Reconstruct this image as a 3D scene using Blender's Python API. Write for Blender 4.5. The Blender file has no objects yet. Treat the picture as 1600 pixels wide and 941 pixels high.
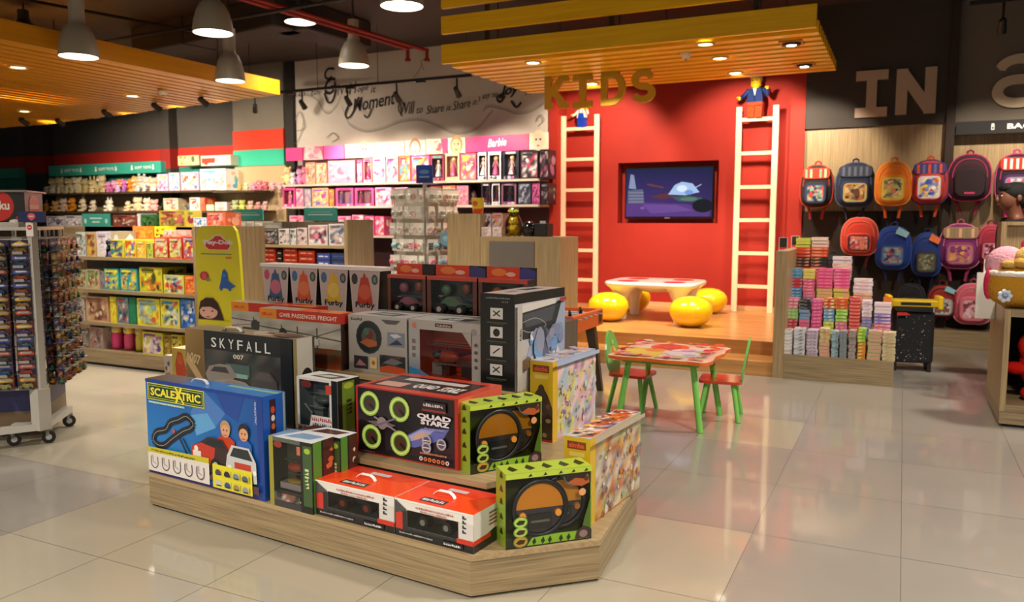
import bpy, math, random
from mathutils import Vector, Matrix
random.seed(7)
SC = bpy.context.scene
COL = SC.collection
PI = math.pi
# ------------------------------------------------------------------ camera
F_PX, YAW, PITCH, EYE = 1250.0, math.radians(26), math.atan(127/1250), 1.4
cam_d = bpy.data.cameras.new('camera'); cam = bpy.data.objects.new('camera', cam_d); COL.objects.link(cam)
cam_d.sensor_fit = 'HORIZONTAL'; cam_d.sensor_width = 36; cam_d.lens = 36*F_PX/1600
cam.location = (0, 0, EYE); cam.rotation_euler = (PI/2-PITCH, 0, YAW)
cam_d.dof.use_dof = True; cam_d.dof.focus_distance = 3.7; cam_d.dof.aperture_fstop = 2.8
cam_d.clip_start = .05; cam_d.clip_end = 100
SC.camera = cam
# ------------------------------------------------------------------ view, world, lamps
vs = SC.view_settings
vs.view_transform = 'Standard'; vs.look = 'None'; vs.gamma = 1; vs.use_curve_mapping = False
vs.exposure = 0.0
world = bpy.data.worlds.new('world'); SC.world = world; world.use_nodes = True
world.node_tree.nodes['Background'].inputs[0].default_value = (1, .90, .78, 1)
world.node_tree.nodes['Background'].inputs[1].default_value = .32
WARM = (1, .84, .64); WARM2 = (1, .90, .76)

def lamp(kind, loc, energy, color=WARM, size=.12, target=None, spot=100, blend=.6, name=None):
    d = bpy.data.lights.new((name or kind.lower()+'_light'), kind)
    d.energy = energy; d.color = color
    if kind == 'SPOT':
        d.spot_size = math.radians(spot); d.spot_blend = blend; d.shadow_soft_size = size
    elif kind == 'AREA':
        d.shape = 'DISK'; d.size = size
    else:
        d.shadow_soft_size = size
    o = bpy.data.objects.new(d.name, d); COL.objects.link(o); o.location = loc
    if target is not None:
        o.rotation_euler = (Vector(target)-Vector(loc)).to_track_quat('-Z', 'Y').to_euler()
    return o
PEND_E, DOWN_E, WALL_E = 330, 110, 190
# pendants of the hall, those in view, then unseen fill lamps added to brighten the room: (x, y, z of the lens)
PENDANTS_SEEN = [((123, 92), 6.75, 0), ((360, 130), 8.0, 0), ((333, 55), 7.1, 0), ((553, 106), 9.2, 0),
                 ((469, 38), 8.9, 1), ((628, 13), 6.4, 0), ((38, 50), 9.4, 1)]
for x, y in ((.6, 3.4), (1.2, 6.4), (-4.6, .4), (-1.4, -.6), (1.6, .4), (-7.6, 2.0), (-3.2, -2.2), (.4, -2.6)):
    lamp('SPOT', (x, y, 3.1), PEND_E*1.05, WARM2, .14, (x, y, 0), 150, .7, 'hall_pendant_or_fill')

# ------------------------------------------------------------------ pixel of the photograph -> point of the room
def ray(u, v):
    a = (u-800)/F_PX; b = (470.5-v)/F_PX
    cp, sp = math.cos(PITCH), math.sin(PITCH)
    h = cp+b*sp; z = b*cp-sp
    return (a*math.cos(YAW)-h*math.sin(YAW), a*math.sin(YAW)+h*math.cos(YAW), z)
def G(u, v, z=0):
    d = ray(u, v); t = (z-EYE)/d[2]; return Vector((d[0]*t, d[1]*t, z))
def W(u, v, Y):
    d = ray(u, v); t = Y/d[1]; return Vector((d[0]*t, Y, EYE+d[2]*t))
def D(u, v, depth):
    d = ray(u, v); f = -d[0]*math.sin(YAW)+d[1]*math.cos(YAW); t = depth/f
    return Vector((d[0]*t, d[1]*t, EYE+d[2]*t))

# ------------------------------------------------------------------ colours and materials
def lin(c):
    if isinstance(c, str):
        c = [int(c[i:i+2], 16)/255 for i in (0, 2, 4)]
    return tuple(((x/12.92) if x <= .04045 else ((x+.055)/1.055)**2.4) for x in c)+(1.0,)
LC = {}
def L(c):
    if c not in LC: LC[c] = lin(c)
    return LC[c]
def new_mat(name):
    m = bpy.data.materials.new(name); m.use_nodes = True
    nt = m.node_tree; b = nt.nodes['Principled BSDF']
    return m, nt, b
def paint(name, rough, coat=0, metal=0, bump=0, bscale=200, spec=.5, vary=.0):
    m, nt, b = new_mat(name)
    a = nt.nodes.new('ShaderNodeVertexColor'); a.layer_name = 'Col'
    b.inputs['Roughness'].default_value = rough; b.inputs['Coat Weight'].default_value = coat
    b.inputs['Coat Roughness'].default_value = .12
    b.inputs['Metallic'].default_value = metal; b.inputs['Specular IOR Level'].default_value = spec
    n = nt.nodes.new('ShaderNodeTexNoise'); n.inputs['Scale'].default_value = bscale
    tc = nt.nodes.new('ShaderNodeTexCoord'); nt.links.new(tc.outputs['Object'], n.inputs['Vector'])
    mx = nt.nodes.new('ShaderNodeMix'); mx.data_type = 'RGBA'; mx.blend_type = 'MULTIPLY'
    mx.inputs['Factor'].default_value = vary
    nt.links.new(a.outputs['Color'], mx.inputs[6]); nt.links.new(n.outputs['Fac'], mx.inputs[7])
    nt.links.new(mx.outputs[2], b.inputs['Base Color'])
    if bump:
        bp = nt.nodes.new('ShaderNodeBump'); bp.inputs['Strength'].default_value = bump
        bp.inputs['Distance'].default_value = .01
        nt.links.new(n.outputs['Fac'], bp.inputs['Height']); nt.links.new(bp.outputs['Normal'], b.inputs['Normal'])
    return m
M_MATTE = paint('matte_paint', .75, vary=.12, bscale=6)
M_SATIN = paint('satin_plastic', .4)
M_GLOSS = paint('glossy_plastic', .18, coat=.4)
M_PRINT = paint('printed_card', .35, coat=.25)
M_CLOTH = paint('woven_cloth', .85, bump=.35, bscale=90, vary=.25)
M_PLUSH = paint('plush_pile', .95, bump=.9, bscale=60, vary=.2, spec=.1)
M_METAL = paint('painted_metal', .3, metal=.55)
M_CHROME = paint('chrome_metal', .15, metal=1)
M_SKIN = paint('skin', .5)
def wood(name, c1, c2, axis, scale=1.0, rough=.42, coat=.15, cross=26):
    m, nt, b = new_mat(name)
    tc = nt.nodes.new('ShaderNodeTexCoord'); mp = nt.nodes.new('ShaderNodeMapping')
    s = [cross*scale if axis == 'z' else 1.1*scale]*3
    s[2] = 1.1*scale if axis == 'z' else cross*scale
    if name.startswith(('deck', 'amber', 'plinth_top')): s = [cross*scale]*3; s['xyz'.index(axis)] = 1.1*scale
    mp.inputs['Scale'].default_value = s
    n = nt.nodes.new('ShaderNodeTexNoise'); n.inputs['Scale'].default_value = 2.2; n.inputs['Detail'].default_value = 5
    cr = nt.nodes.new('ShaderNodeValToRGB')
    cr.color_ramp.elements[0].position = .32; cr.color_ramp.elements[0].color = L(c1)
    cr.color_ramp.elements[1].position = .68; cr.color_ramp.elements[1].color = L(c2)
    nt.links.new(tc.outputs['Object'], mp.inputs['Vector']); nt.links.new(mp.outputs['Vector'], n.inputs['Vector'])
    nt.links.new(n.outputs['Fac'], cr.inputs['Fac']); nt.links.new(cr.outputs['Color'], b.inputs['Base Color'])
    b.inputs['Roughness'].default_value = rough; b.inputs['Coat Weight'].default_value = coat
    b.inputs['Coat Roughness'].default_value = .2
    return m
M_LAMX = wood('laminate_grain_sideways', '7c6a50', 'a8946f', 'x', cross=60)
M_LAMY = wood('laminate_grain_inward', '7c6a50', 'a8946f', 'y', cross=60)
M_LAMZ = wood('laminate_grain_upright', '8c7656', 'b89e74', 'z', cross=60)
M_LAMD = wood('dark_laminate_upright', '54483c', '6b5d4f', 'z')
M_EDGE = wood('plinth_top_laminate', '9a8462', 'b29a74', 'x', cross=30)
M_DECK = wood('deck_boards', 'b07a41', 'd29b5c', 'x', .6, rough=.35, coat=.3, cross=14)
M_SLATX = wood('amber_slat_sideways', 'f2b608', 'ffca0e', 'x', .5, rough=.38, coat=.2)
M_SLATY = wood('amber_slat_inward', 'cf8a0c', 'dc9612', 'y', .5, rough=.38, coat=.2)
M_DARKWALL = None
def floor_mat():
    m, nt, b = new_mat('polished_floor_tile')
    a = nt.nodes.new('ShaderNodeVertexColor'); a.layer_name = 'Col'
    tc = nt.nodes.new('ShaderNodeTexCoord')
    n = nt.nodes.new('ShaderNodeTexNoise'); n.inputs['Scale'].default_value = 1.3; n.inputs['Detail'].default_value = 6
    nt.links.new(tc.outputs['Object'], n.inputs['Vector'])
    cr = nt.nodes.new('ShaderNodeValToRGB')
    cr.color_ramp.elements[0].position = .25; cr.color_ramp.elements[0].color = (.86, .86, .86, 1)
    cr.color_ramp.elements[1].position = .75; cr.color_ramp.elements[1].color = (1, 1, 1, 1)
    nt.links.new(n.outputs['Fac'], cr.inputs['Fac'])
    mx = nt.nodes.new('ShaderNodeMix'); mx.data_type = 'RGBA'; mx.blend_type = 'MULTIPLY'; mx.inputs['Factor'].default_value = 1
    nt.links.new(a.outputs['Color'], mx.inputs[6]); nt.links.new(cr.outputs['Color'], mx.inputs[7])
    nt.links.new(mx.outputs[2], b.inputs['Base Color'])
    b.inputs['Roughness'].default_value = .30
    b.inputs['Coat Weight'].default_value = .55; b.inputs['Coat Roughness'].default_value = .05
    b.inputs['Specular IOR Level'].default_value = .5
    return m
M_FLOOR = floor_mat()
def emit(name, color, strength, attr=False):
    m, nt, b = new_mat(name)
    b.inputs['Base Color'].default_value = (0, 0, 0, 1)
    b.inputs['Emission Strength'].default_value = strength
    if attr:
        a = nt.nodes.new('ShaderNodeVertexColor'); a.layer_name = 'Col'
        nt.links.new(a.outputs['Color'], b.inputs['Emission Color'])
    else:
        b.inputs['Emission Color'].default_value = (*color, 1)
    b.inputs['Roughness'].default_value = .15
    return m
M_LAMP = emit('lamp_diffuser', (1, .93, .82), 9)
M_DLAMP = emit('downlight_lens', (1, .88, .68), 14)
M_SCREEN = emit('screen', (1, 1, 1), 1.0, True)
def glass():
    m = bpy.data.materials.new('clear_film'); m.use_nodes = True; nt = m.node_tree
    for n in list(nt.nodes): nt.nodes.remove(n)
    o = nt.nodes.new('ShaderNodeOutputMaterial'); mx = nt.nodes.new('ShaderNodeMixShader')
    t = nt.nodes.new('ShaderNodeBsdfTransparent'); g = nt.nodes.new('ShaderNodeBsdfGlossy')
    g.inputs['Roughness'].default_value = .12; f = nt.nodes.new('ShaderNodeFresnel'); f.inputs[0].default_value = 1.5
    nt.links.new(f.outputs[0], mx.inputs[0]); nt.links.new(t.outputs[0], mx.inputs[1]); nt.links.new(g.outputs[0], mx.inputs[2])
    nt.links.new(mx.outputs[0], o.inputs[0]); return m
M_GLASS = glass()

# ------------------------------------------------------------------ mesh builder
TEXT = {}
def text_mesh(s, bold=0.0, shear=0.0):
    k = (s, bold, shear)
    if k in TEXT: return TEXT[k]
    cu = bpy.data.curves.new('lettering', 'FONT'); cu.body = s; cu.size = 1; cu.resolution_u = 2; cu.offset = bold; cu.shear = shear
    o = bpy.data.objects.new('lettering', cu); COL.objects.link(o)
    dg = bpy.context.evaluated_depsgraph_get(); dg.update()
    me = bpy.data.meshes.new_from_object(o.evaluated_get(dg))
    vs_ = [(v.co.x, v.co.y) for v in me.vertices]; fs = [tuple(p.vertices) for p in me.polygons]
    bpy.data.objects.remove(o); bpy.data.curves.remove(cu); bpy.data.meshes.remove(me)
    if not vs_: vs_ = [(0, 0)]
    x0 = min(v[0] for v in vs_); x1 = max(v[0] for v in vs_); y0 = min(v[1] for v in vs_); y1 = max(v[1] for v in vs_)
    TEXT[k] = (vs_, fs, x0, x1, y0, y1); return TEXT[k]

class MB:
    def __init__(s): s.v = []; s.f = []; s.c = []; s.mi = []; s.sm = []
    def add(s, vs_, fs, col, mi=0, smooth=False, M=None):
        n = len(s.v)
        for p in vs_:
            p = Vector(p)
            s.v.append(M @ p if M is not None else p)
        multi = isinstance(col, list)
        for i, f in enumerate(fs):
            s.f.append([n+k for k in f]); s.c.append(col[i] if multi else col); s.mi.append(mi); s.sm.append(smooth)
        return s
    def box(s, a, b, col='808080', mi=0, M=None):
        x0, y0, z0 = a; x1, y1, z1 = b
        v = [(x0, y0, z0), (x1, y0, z0), (x1, y1, z0), (x0, y1, z0), (x0, y0, z1), (x1, y0, z1), (x1, y1, z1), (x0, y1, z1)]
        # faces: front, right, back, left, top, bottom
        f = [(0, 1, 5, 4), (1, 2, 6, 5), (2, 3, 7, 6), (3, 0, 4, 7), (4, 5, 6, 7), (3, 2, 1, 0)]
        return s.add(v, f, col, mi, False, M)
    def rbox(s, a, b, r, col='808080', mi=0, M=None):      # box whose upright and top edges are cut at 45 degrees
        x0, y0, z0 = a; x1, y1, z1 = b
        def ring(i, z): return [(x0+i+r, y0+i, z), (x1-i-r, y0+i, z), (x1-i, y0+i+r, z), (x1-i, y1-i-r, z), (x1-i-r, y1-i, z), (x0+i+r, y1-i, z), (x0+i, y1-i-r, z), (x0+i, y0+i+r, z)]
        v = ring(r*.5, z0)+ring(0, z0+r*.5)+ring(0, z1-r*.5)+ring(r*.5, z1)
        f = [tuple(range(7, -1, -1)), tuple(range(24, 32))]
        for k in range(3):
            for i in range(8): f.append((k*8+i, k*8+(i+1) % 8, k*8+8+(i+1) % 8, k*8+8+i))
        return s.add(v, f, col, mi, False, M)
    def prism(s, pts, z0, z1, col='808080', mi=0, M=None, top=None):  # counter-clockwise outline in xy
        n = len(pts)
        v = [(p[0], p[1], z0) for p in pts]+[(p[0], p[1], z1) for p in pts]
        f = [tuple(range(n-1, -1, -1)), tuple(range(n, 2*n))]+[(i, (i+1) % n, n+(i+1) % n, n+i) for i in range(n)]
        c = [col, top or col]+[col]*n
        return s.add(v, f, c, mi, False, M)
    def cyl(s, p0, p1, r0, r1=None, n=12, col='808080', mi=0, M=None, caps=True, smooth=True):
        r1 = r0 if r1 is None else r1
        p0 = Vector(p0); p1 = Vector(p1); d = (p1-p0).normalized()
        a = Vector((0, 0, 1)) if abs(d.z) < .9 else Vector((1, 0, 0))
        x = d.cross(a).normalized(); y = d.cross(x)
        v = []
        for p, r in ((p0, r0), (p1, r1)):
            for i in range(n):
                t = 2*PI*i/n; v.append(p+(x*math.cos(t)+y*math.sin(t))*r)
        f = [(i, i+n, (i+1) % n+n, (i+1) % n) for i in range(n)]
        s.add(v, f, col, mi, smooth, M)
        if caps:
            s.add(v, [tuple(range(n)), tuple(range(2*n-1, n-1, -1))], col, mi, False, M)
        return s
    def tube(s, path, r, n=8, col='808080', mi=0, M=None):
        for a, b in zip(path, path[1:]): s.cyl(a, b, r, r, n, col, mi, M)
        for p in path[1:-1]: s.ell(p, (r, r, r), 6, 4, col, mi, M)
        return s
    def ell(s, c, r, nu=12, nv=8, col='808080', mi=0, M=None, e=1.0):
        c = Vector(c); v = []; f = []
        def pw(x): return math.copysign(abs(x)**e, x)
        v.append(c-Vector((0, 0, r[2])))
        for j in range(1, nv):
            ph = -PI/2+PI*j/nv
            for i in range(nu):
                t = 2*PI*i/nu
                v.append(c+Vector((r[0]*pw(math.cos(ph))*pw(math.cos(t)), r[1]*pw(math.cos(ph))*pw(math.sin(t)), r[2]*pw(math.sin(ph)))))
        v.append(c+Vector((0, 0, r[2]))); top = len(v)-1
        for i in range(nu):
            f.append((0, 1+(i+1) % nu, 1+i))
            for j in range(nv-2):
                a = 1+j*nu; f.append((a+i, a+(i+1) % nu, a+nu+(i+1) % nu, a+nu+i))
            a = 1+(nv-2)*nu; f.append((a+i, a+(i+1) % nu, top))
        return s.add(v, f, col, mi, True, M)
    def lathe(s, prof, n=24, col='808080', mi=0, M=None, smooth=True):   # prof: (r, z)
        v = []; f = []
        for r, z in prof:
            for i in range(n): v.append((r*math.cos(2*PI*i/n), r*math.sin(2*PI*i/n), z))
        m = len(prof)
        for k in range(m-1):
            for i in range(n): f.append((k*n+i, k*n+(i+1) % n, (k+1)*n+(i+1) % n, (k+1)*n+i))
        return s.add(v, f, col, mi, smooth, M)
    def torus(s, c, R, r, ax='z', n=24, m=8, col='808080', mi=0, M=None):
        v = []; f = []
        for i in range(n):
            t = 2*PI*i/n
            for j in range(m):
                p = 2*PI*j/m; rr = R+r*math.cos(p)
                q = (rr*math.cos(t), rr*math.sin(t), r*math.sin(p))
                if ax == 'y': q = (q[0], -q[2], q[1])
                if ax == 'x': q = (q[2], q[0], q[1])
                v.append(Vector(c)+Vector(q))
        for i in range(n):
            for j in range(m): f.append((i*m+j, ((i+1) % n)*m+j, ((i+1) % n)*m+(j+1) % m, i*m+(j+1) % m))
        return s.add(v, f, col, mi, True, M)
    def build(s, name, mats, parent=None, loc=(0, 0, 0), rotz=0):
        me = bpy.data.meshes.new(name)
        me.from_pydata([tuple(p) for p in s.v], [], s.f)
        if not isinstance(mats, (list, tuple)): mats = [mats]
        for m in mats: me.materials.append(m)
        ca = me.color_attributes.new('Col', 'FLOAT_COLOR', 'CORNER')
        buf = []; k = 0
        for p, c, mi, sm in zip(me.polygons, s.c, s.mi, s.sm):
            p.material_index = mi; p.use_smooth = sm
            if isinstance(c, tuple) and c and isinstance(c[0], (tuple, str)) and len(c) == p.loop_total and not isinstance(c, str):
                for q in c: buf.extend(L(q))
            else:
                buf.extend(L(c)*p.loop_total)
        ca.data.foreach_set('color', buf)
        o = bpy.data.objects.new(name, me); COL.objects.link(o)
        o.location = loc; o.rotation_euler = (0, 0, rotz)
        if parent is not None: o.parent = parent
        return o

class Fr:
    """a flat printed face: (a, b) in 0..1 across and up it, every mark printed a hair above the one before"""
    def __init__(s, mb, o, ux, uy, mi=0, step=.0003, M=None):
        s.mb = mb; s.o = Vector(o); s.ux = Vector(ux); s.uy = Vector(uy); s.n = s.ux.cross(s.uy).normalized()
        s.k = 1; s.mi = mi; s.step = step; s.W = s.ux.length; s.H = s.uy.length; s.M = M
    def P(s, a, b): return s.o+s.ux*a+s.uy*b+s.n*(s.k*s.step)
    def poly(s, pts, col):
        s.mb.add([s.P(*p) for p in pts], [tuple(range(len(pts)))], col, s.mi, False, s.M); s.k += 1; return s
    def rect(s, a0, b0, a1, b1, col): return s.poly([(a0, b0), (a1, b0), (a1, b1), (a0, b1)], col)
    def grad(s, a0, b0, a1, b1, c00, c10, c11, c01):
        return s.poly([(a0, b0), (a1, b0), (a1, b1), (a0, b1)], [(c00, c10, c11, c01)])
    def ell(s, ca, cb, ra, col, rb=None, t0=0, t1=2*PI, n=16):
        rb = ra*s.W/s.H if rb is None else rb
        return s.poly([(ca+ra*math.cos(t0+(t1-t0)*i/n), cb+rb*math.sin(t0+(t1-t0)*i/n)) for i in range(n+(0 if t1-t0 > 6.2 else 1))], col)
    def ring(s, ca, cb, ra, w, col, n=20, t0=0, t1=2*PI):
        k = s.W/s.H; v = []
        for i in range(n+1):
            t = t0+(t1-t0)*i/n
            v.append(s.P(ca+ra*math.cos(t), cb+ra*k*math.sin(t))); v.append(s.P(ca+(ra-w)*math.cos(t), cb+(ra-w)*k*math.sin(t)))
        s.mb.add(v, [(2*i, 2*i+2, 2*i+3, 2*i+1) for i in range(n)], col, s.mi, False, s.M); s.k += 1; return s
    def line(s, pts, w, col):      # w in metres
        for (a0, b0), (a1, b1) in zip(pts, pts[1:]):
            d = Vector(((a1-a0)*s.W, (b1-b0)*s.H)); l = d.length or 1e-6; nx, ny = -d.y/l*w/2/s.W, d.x/l*w/2/s.H
            s.mb.add([s.P(a0-nx, b0-ny), s.P(a1-nx, b1-ny), s.P(a1+nx, b1+ny), s.P(a0+nx, b0+ny)], [(0, 1, 2, 3)], col, s.mi, False, s.M)
        s.k += 1; return s
    def text(s, t, a, b, h, col, w=None, bold=.0, shear=0, align='l', rot=0):   # h: height as a fraction of the face, w: width fraction
        vs_, fs, x0, x1, y0, y1 = text_mesh(t, bold, shear)
        sy = h/(y1-y0 or 1); sx = (w/(x1-x0) if w else sy*s.H/s.W); tw = (x1-x0)*sx
        off = {'l': 0, 'c': -tw/2, 'r': -tw}[align]
        pts = []
        for x, y in vs_:
            p = ((x-x0)*sx+off, (y-y0)*sy)
            if rot:
                X, Y = p[0]*s.W, p[1]*s.H; p = ((X*math.cos(rot)-Y*math.sin(rot))/s.W, (X*math.sin(rot)+Y*math.cos(rot))/s.H)
            pts.append(s.P(a+p[0], b+p[1]))
        s.mb.add(pts, fs, col, s.mi, False, s.M); s.k += 1; return s
    def scrib(s, t, a, b, h, col, w=None, bold=0, shear=0, align='l', rot=0):   # lettering too small to read in the photograph: t strokes
        rr = random.Random(t*31+int(a*100)); w = w or h*t*.6*s.H/s.W; c, q = math.cos(rot), math.sin(rot)
        for i in range(t):
            x0, x1 = w*(i+.12)/t, w*(i+rr.uniform(.7, .92))/t; y0 = 0 if rr.random() < .8 else h*.2; y1 = h*rr.uniform(.75, 1)
            P = [(x0, y0), (x1, y0), (x1, y1), (x0, y1)]
            if rr.random() < .5: P = [(x0, y0), (x1, y0), (x1, y1*.45), (x0+(x1-x0)*.45, y1*.5), (x0+(x1-x0)*.4, y1), (x0, y1)]
            R = [(a+(x*s.W*c-y*s.H*q)/s.W, b+(x*s.W*q+y*s.H*c)/s.H) for x, y in P]
            s.mb.add([s.P(*p) for p in R], [tuple(range(len(R)))], col, s.mi, False, s.M)
        s.k += 1; return s
    def mosaic(s, pal, nx, ny, rnd, a0=0, b0=0, a1=1, b1=1):      # a soft colour photograph: colours blend between the grid points
        g = [[rnd.choice(pal) for _ in range(nx+1)] for _ in range(ny+1)]
        for j in range(ny):
            for i in range(nx):
                A, B = a0+(a1-a0)*i/nx, a0+(a1-a0)*(i+1)/nx; C_, D_ = b0+(b1-b0)*j/ny, b0+(b1-b0)*(j+1)/ny
                s.mb.add([s.P(A, C_), s.P(B, C_), s.P(B, D_), s.P(A, D_)], [(0, 1, 2, 3)], [(g[j][i], g[j][i+1], g[j+1][i+1], g[j+1][i])], s.mi, False, s.M)
        s.k += 1; return s
    def blobs(s, pal, n, rnd, a0=.05, b0=.05, a1=.95, b1=.95, smin=.05, smax=.18):
        for _ in range(n):
            r = rnd.uniform(smin, smax); a = rnd.uniform(a0+r*.5, max(a0+r*.5, a1-r*.5)); b = rnd.uniform(b0+.05, b1-.05)
            c = rnd.choice(pal); k = rnd.random()
            q = rnd.uniform(.5, 1.6)
            ra = min(r, a-a0, a1-a); rb = min(r*s.W/s.H*q, b-b0, b1-b)
            if ra <= .004 or rb <= .004: continue
            if k < .55: s.ell(a, b, ra, c, rb, n=9)
            else:
                pts = [(a+ra*math.cos(t+rnd.uniform(-.4, .4)), b+rb*math.sin(t)) for t in (0.4, 1.6, 3.0, 4.4, 5.5)]
                s.poly(pts, c)
        return s

def tag(o, label=None, cat=None, group=None, kind=None):
    if label: o['label'] = label
    if cat: o['category'] = cat
    if group: o['group'] = group
    if kind: o['kind'] = kind
    return o
def struct(o): o['kind'] = 'structure'; return o
def empty(name, loc=(0, 0, 0), rotz=0, label=None, cat=None, group=None):
    o = bpy.data.objects.new(name, None); COL.objects.link(o); o.location = loc; o.rotation_euler = (0, 0, rotz)
    o.empty_display_size = .1
    return tag(o, label, cat, group)
def dup(root, loc=None, rotz=None, label=None, group=None):
    r = root.copy(); COL.objects.link(r)
    if loc is not None: r.location = loc
    if rotz is not None: r.rotation_euler = (0, 0, rotz)
    if label: r['label'] = label
    if group: r['group'] = group
    for ch in list(root.children):
        c = ch.copy(); COL.objects.link(c); c.parent = r
        for g in list(ch.children):
            d = g.copy(); COL.objects.link(d); d.parent = c
    return r
ORD = 'first second third fourth fifth sixth seventh eighth ninth tenth eleventh twelfth thirteenth fourteenth fifteenth sixteenth seventeenth eighteenth nineteenth twentieth'.split()
def T(x, y, z=0, rz=0): return Matrix.Translation((x, y, z)) @ Matrix.Rotation(rz, 4, 'Z')
# ================================================================== THE SETTING
CEIL = 3.85
TX, TY = .6, .73
mb = MB(); rf = random.Random(3)
def beige(x, y):
    return (x < -.55 and y < 3.59 and x > -3.55 and y > -9) or (-1.16 < x < -.55 and 5.05 < y < 5.79) or (x < -3.25 and 3.2 < y < 5.0)
xs = [-.55+TX*i for i in range(-29, 8)]; ys = [3.59+TY*j for j in range(-9, 11)]
for x in xs:
    for y in ys:
        b_ = beige(x+TX/2, y+TY/2)
        k = rf.uniform(-.012, .012)
        c = (.68+k, .645+k, .575+k) if b_ else (.60+k, .575+k, .545+k)
        g = .0012
        mb.add([(x+g, y+g, 0), (x+TX-g, y+g, 0), (x+TX-g, y+TY-g, 0), (x+g, y+TY-g, 0)], [(0, 1, 2, 3)], c)
mb.add([(-19, -4, -.0015), (5, -4, -.0015), (5, 12, -.0015), (-19, 12, -.0015)], [(0, 1, 2, 3)], '6f685e')
mb.box((-19, -4, -.1), (5, 12, -.002), '6f685e')
struct(mb.build('floor', M_FLOOR))
mb = MB(); mb.box((-19, -4, CEIL), (5, 12, CEIL+.1), '3f332d')
struct(mb.build('ceiling', M_MATTE))

YL = 10.0
LWX = W(443, 230, 9.88).x
# left back wall: charcoal above, red band
mb = MB()
mb.box((-19, YL, 0), (LWX, YL+.15, 2.0), 'a8936f'); mb.box((-19, YL, 2.0), (LWX, YL+.15, 2.3), '1e7a6c')
mb.box((-19, YL, 2.3), (LWX, YL+.15, 2.62), 'b3220f'); mb.box((-19, YL, 2.62), (LWX, YL+.15, CEIL), '45403b')
for x0, x1 in ((-15.15, -14.55), (-11.5, -11.25)):
    mb.box((x0, YL-.18, 0), (x1, YL, 2.27), '2b3a33'); mb.box((x0, YL-.18, 2.27), (x1, YL, 2.6), '8d1a0d'); mb.box((x0, YL-.18, 2.6), (x1, YL, CEIL), '39342f')
struct(mb.build('wall_left', M_MATTE))
mb = MB(); mb.box((-19.1, -4, 0), (-19, YL+.15, CEIL), '45403b'); struct(mb.build('wall_far_left', M_MATTE))
mb = MB(); mb.box((4.5, -4, 0), (4.6, 10.4, CEIL), '6d645a'); struct(mb.build('wall_right', M_MATTE))
mb = MB()      # the banded pier between the soft toys and the mural
q0, q1 = W(364, 230, 9.88).x, W(443, 230, 9.88).x; qa, qb, qc = W(404, 259, 9.88).z, W(404, 234, 9.88).z, W(404, 203, 9.88).z
mb.box((q0, 9.9, 0), (q1, 9.999, qa), 'b99f78'); mb.box((q0, 9.88, qa), (q1, 9.999, qb), '35b795')
mb.box((q0, 9.88, qb), (q1, 9.999, qc), 'd33b20'); mb.box((q0, 9.9, qc), (q1, 9.999, CEIL), '7b7266')
mb.box((q1, 9.93, 0), (W(457, 150, 9.93).x, 9.999, CEIL), '2b2723')
struct(mb.build('wall_pier', M_MATTE))
# mural wall
mb = MB(); mx0 = W(457, 150, YL).x; mx1 = -4.44
mb.box((mx0-.1, YL, 0), (mx1+.1, YL+.15, CEIL), 'd9cfc4')
def wl(u, v, k=1): p = W(u, v, YL); return (p.x, YL-.0015*k, p.z)
def band(pts, w0, col, k):
    for (a, b) in zip(pts, pts[1:]):
        A, B = wl(*a, k), wl(*b, k)
        mb.add([A, B, (B[0], B[1], B[2]+w0), (A[0], A[1], A[2]+w0)], [(0, 1, 2, 3)], col)
def spl(pts, n=5):
    out = []
    for i in range(len(pts)-1):
        p0 = pts[max(i-1, 0)]; p1 = pts[i]; p2 = pts[i+1]; p3 = pts[min(i+2, len(pts)-1)]
        for j in range(n):
            t = j/n
            out.append(tuple(.5*((2*p1[q])+(-p0[q]+p2[q])*t+(2*p0[q]-5*p1[q]+4*p2[q]-p3[q])*t*t+(-p0[q]+3*p1[q]-3*p2[q]+p3[q])*t**3) for q in range(2)))
    out.append(pts[-1]); return out
w1 = spl([(535, 168), (541, 186), (549, 198), (572, 207), (600, 202), (626, 192), (656, 189), (681, 197), (707, 209), (728, 209), (748, 201), (764, 182), (770, 175)])
w2 = spl([(458, 152), (480, 150), (496, 158), (506, 175), (516, 178), (527, 166), (533, 152)])
w3 = spl([(755, 175), (764, 168), (786, 172), (809, 179), (831, 175), (850, 163)])
for w_ in (w1, w2, w3):
    band(w_, .05, 'c2bab0', 1); band(w_, .02, 'a8a198', 2)
frm = Fr(mb, (mx0, YL, 2.4), (1, 0, 0), (0, 0, 1), step=.001)
frm.k = 4
INK = '2a2523'
def mt(t, u, v, hpx, col=INK, bold=0, shear=.35, rot=.13, wpx=None):
    p = W(u, v, YL); q = W(u, v-hpx, YL); h = q.z-p.z
    w = (W(u+wpx, v, YL).x-p.x) if wpx else None
    frm.text(t, p.x-mx0, p.z-2.4, h, col, w=w, bold=bold, shear=shear, rot=rot)
mt('Yes', 461, 153, 12, wpx=18, bold=-.01); mt('to', 487, 150, 8, wpx=11)
mt('G', 508, 150, 26, bold=.02, wpx=20); mt('ive', 528, 150, 18, wpx=20, bold=-.01); mt('H', 546, 148, 18, wpx=14); mt('ope', 560, 147, 9, wpx=17); mt('it', 580, 146, 10, wpx=9)
mt('Moment', 552, 176, 21, wpx=68, bold=.01, rot=.1)
mt('Will', 627, 180, 19, wpx=23, bold=.01, rot=.06); mt('to', 652, 178, 9, wpx=10); mt('Share', 667, 179, 13, wpx=28, rot=.08); mt('it.', 698, 174, 8, wpx=9)
mt('Share', 709, 173, 14, wpx=28, rot=.12); mt('it.', 739, 165, 8, wpx=9); mt('I', 749, 160, 9, wpx=3); mt('say', 755, 158, 9, wpx=13); mt('to', 771, 153, 7, wpx=8)
mt('Joy', 781, 155, 20, bold=.03, wpx=32, rot=.05); mt('. . .', 822, 150, 3, wpx=16)
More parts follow.
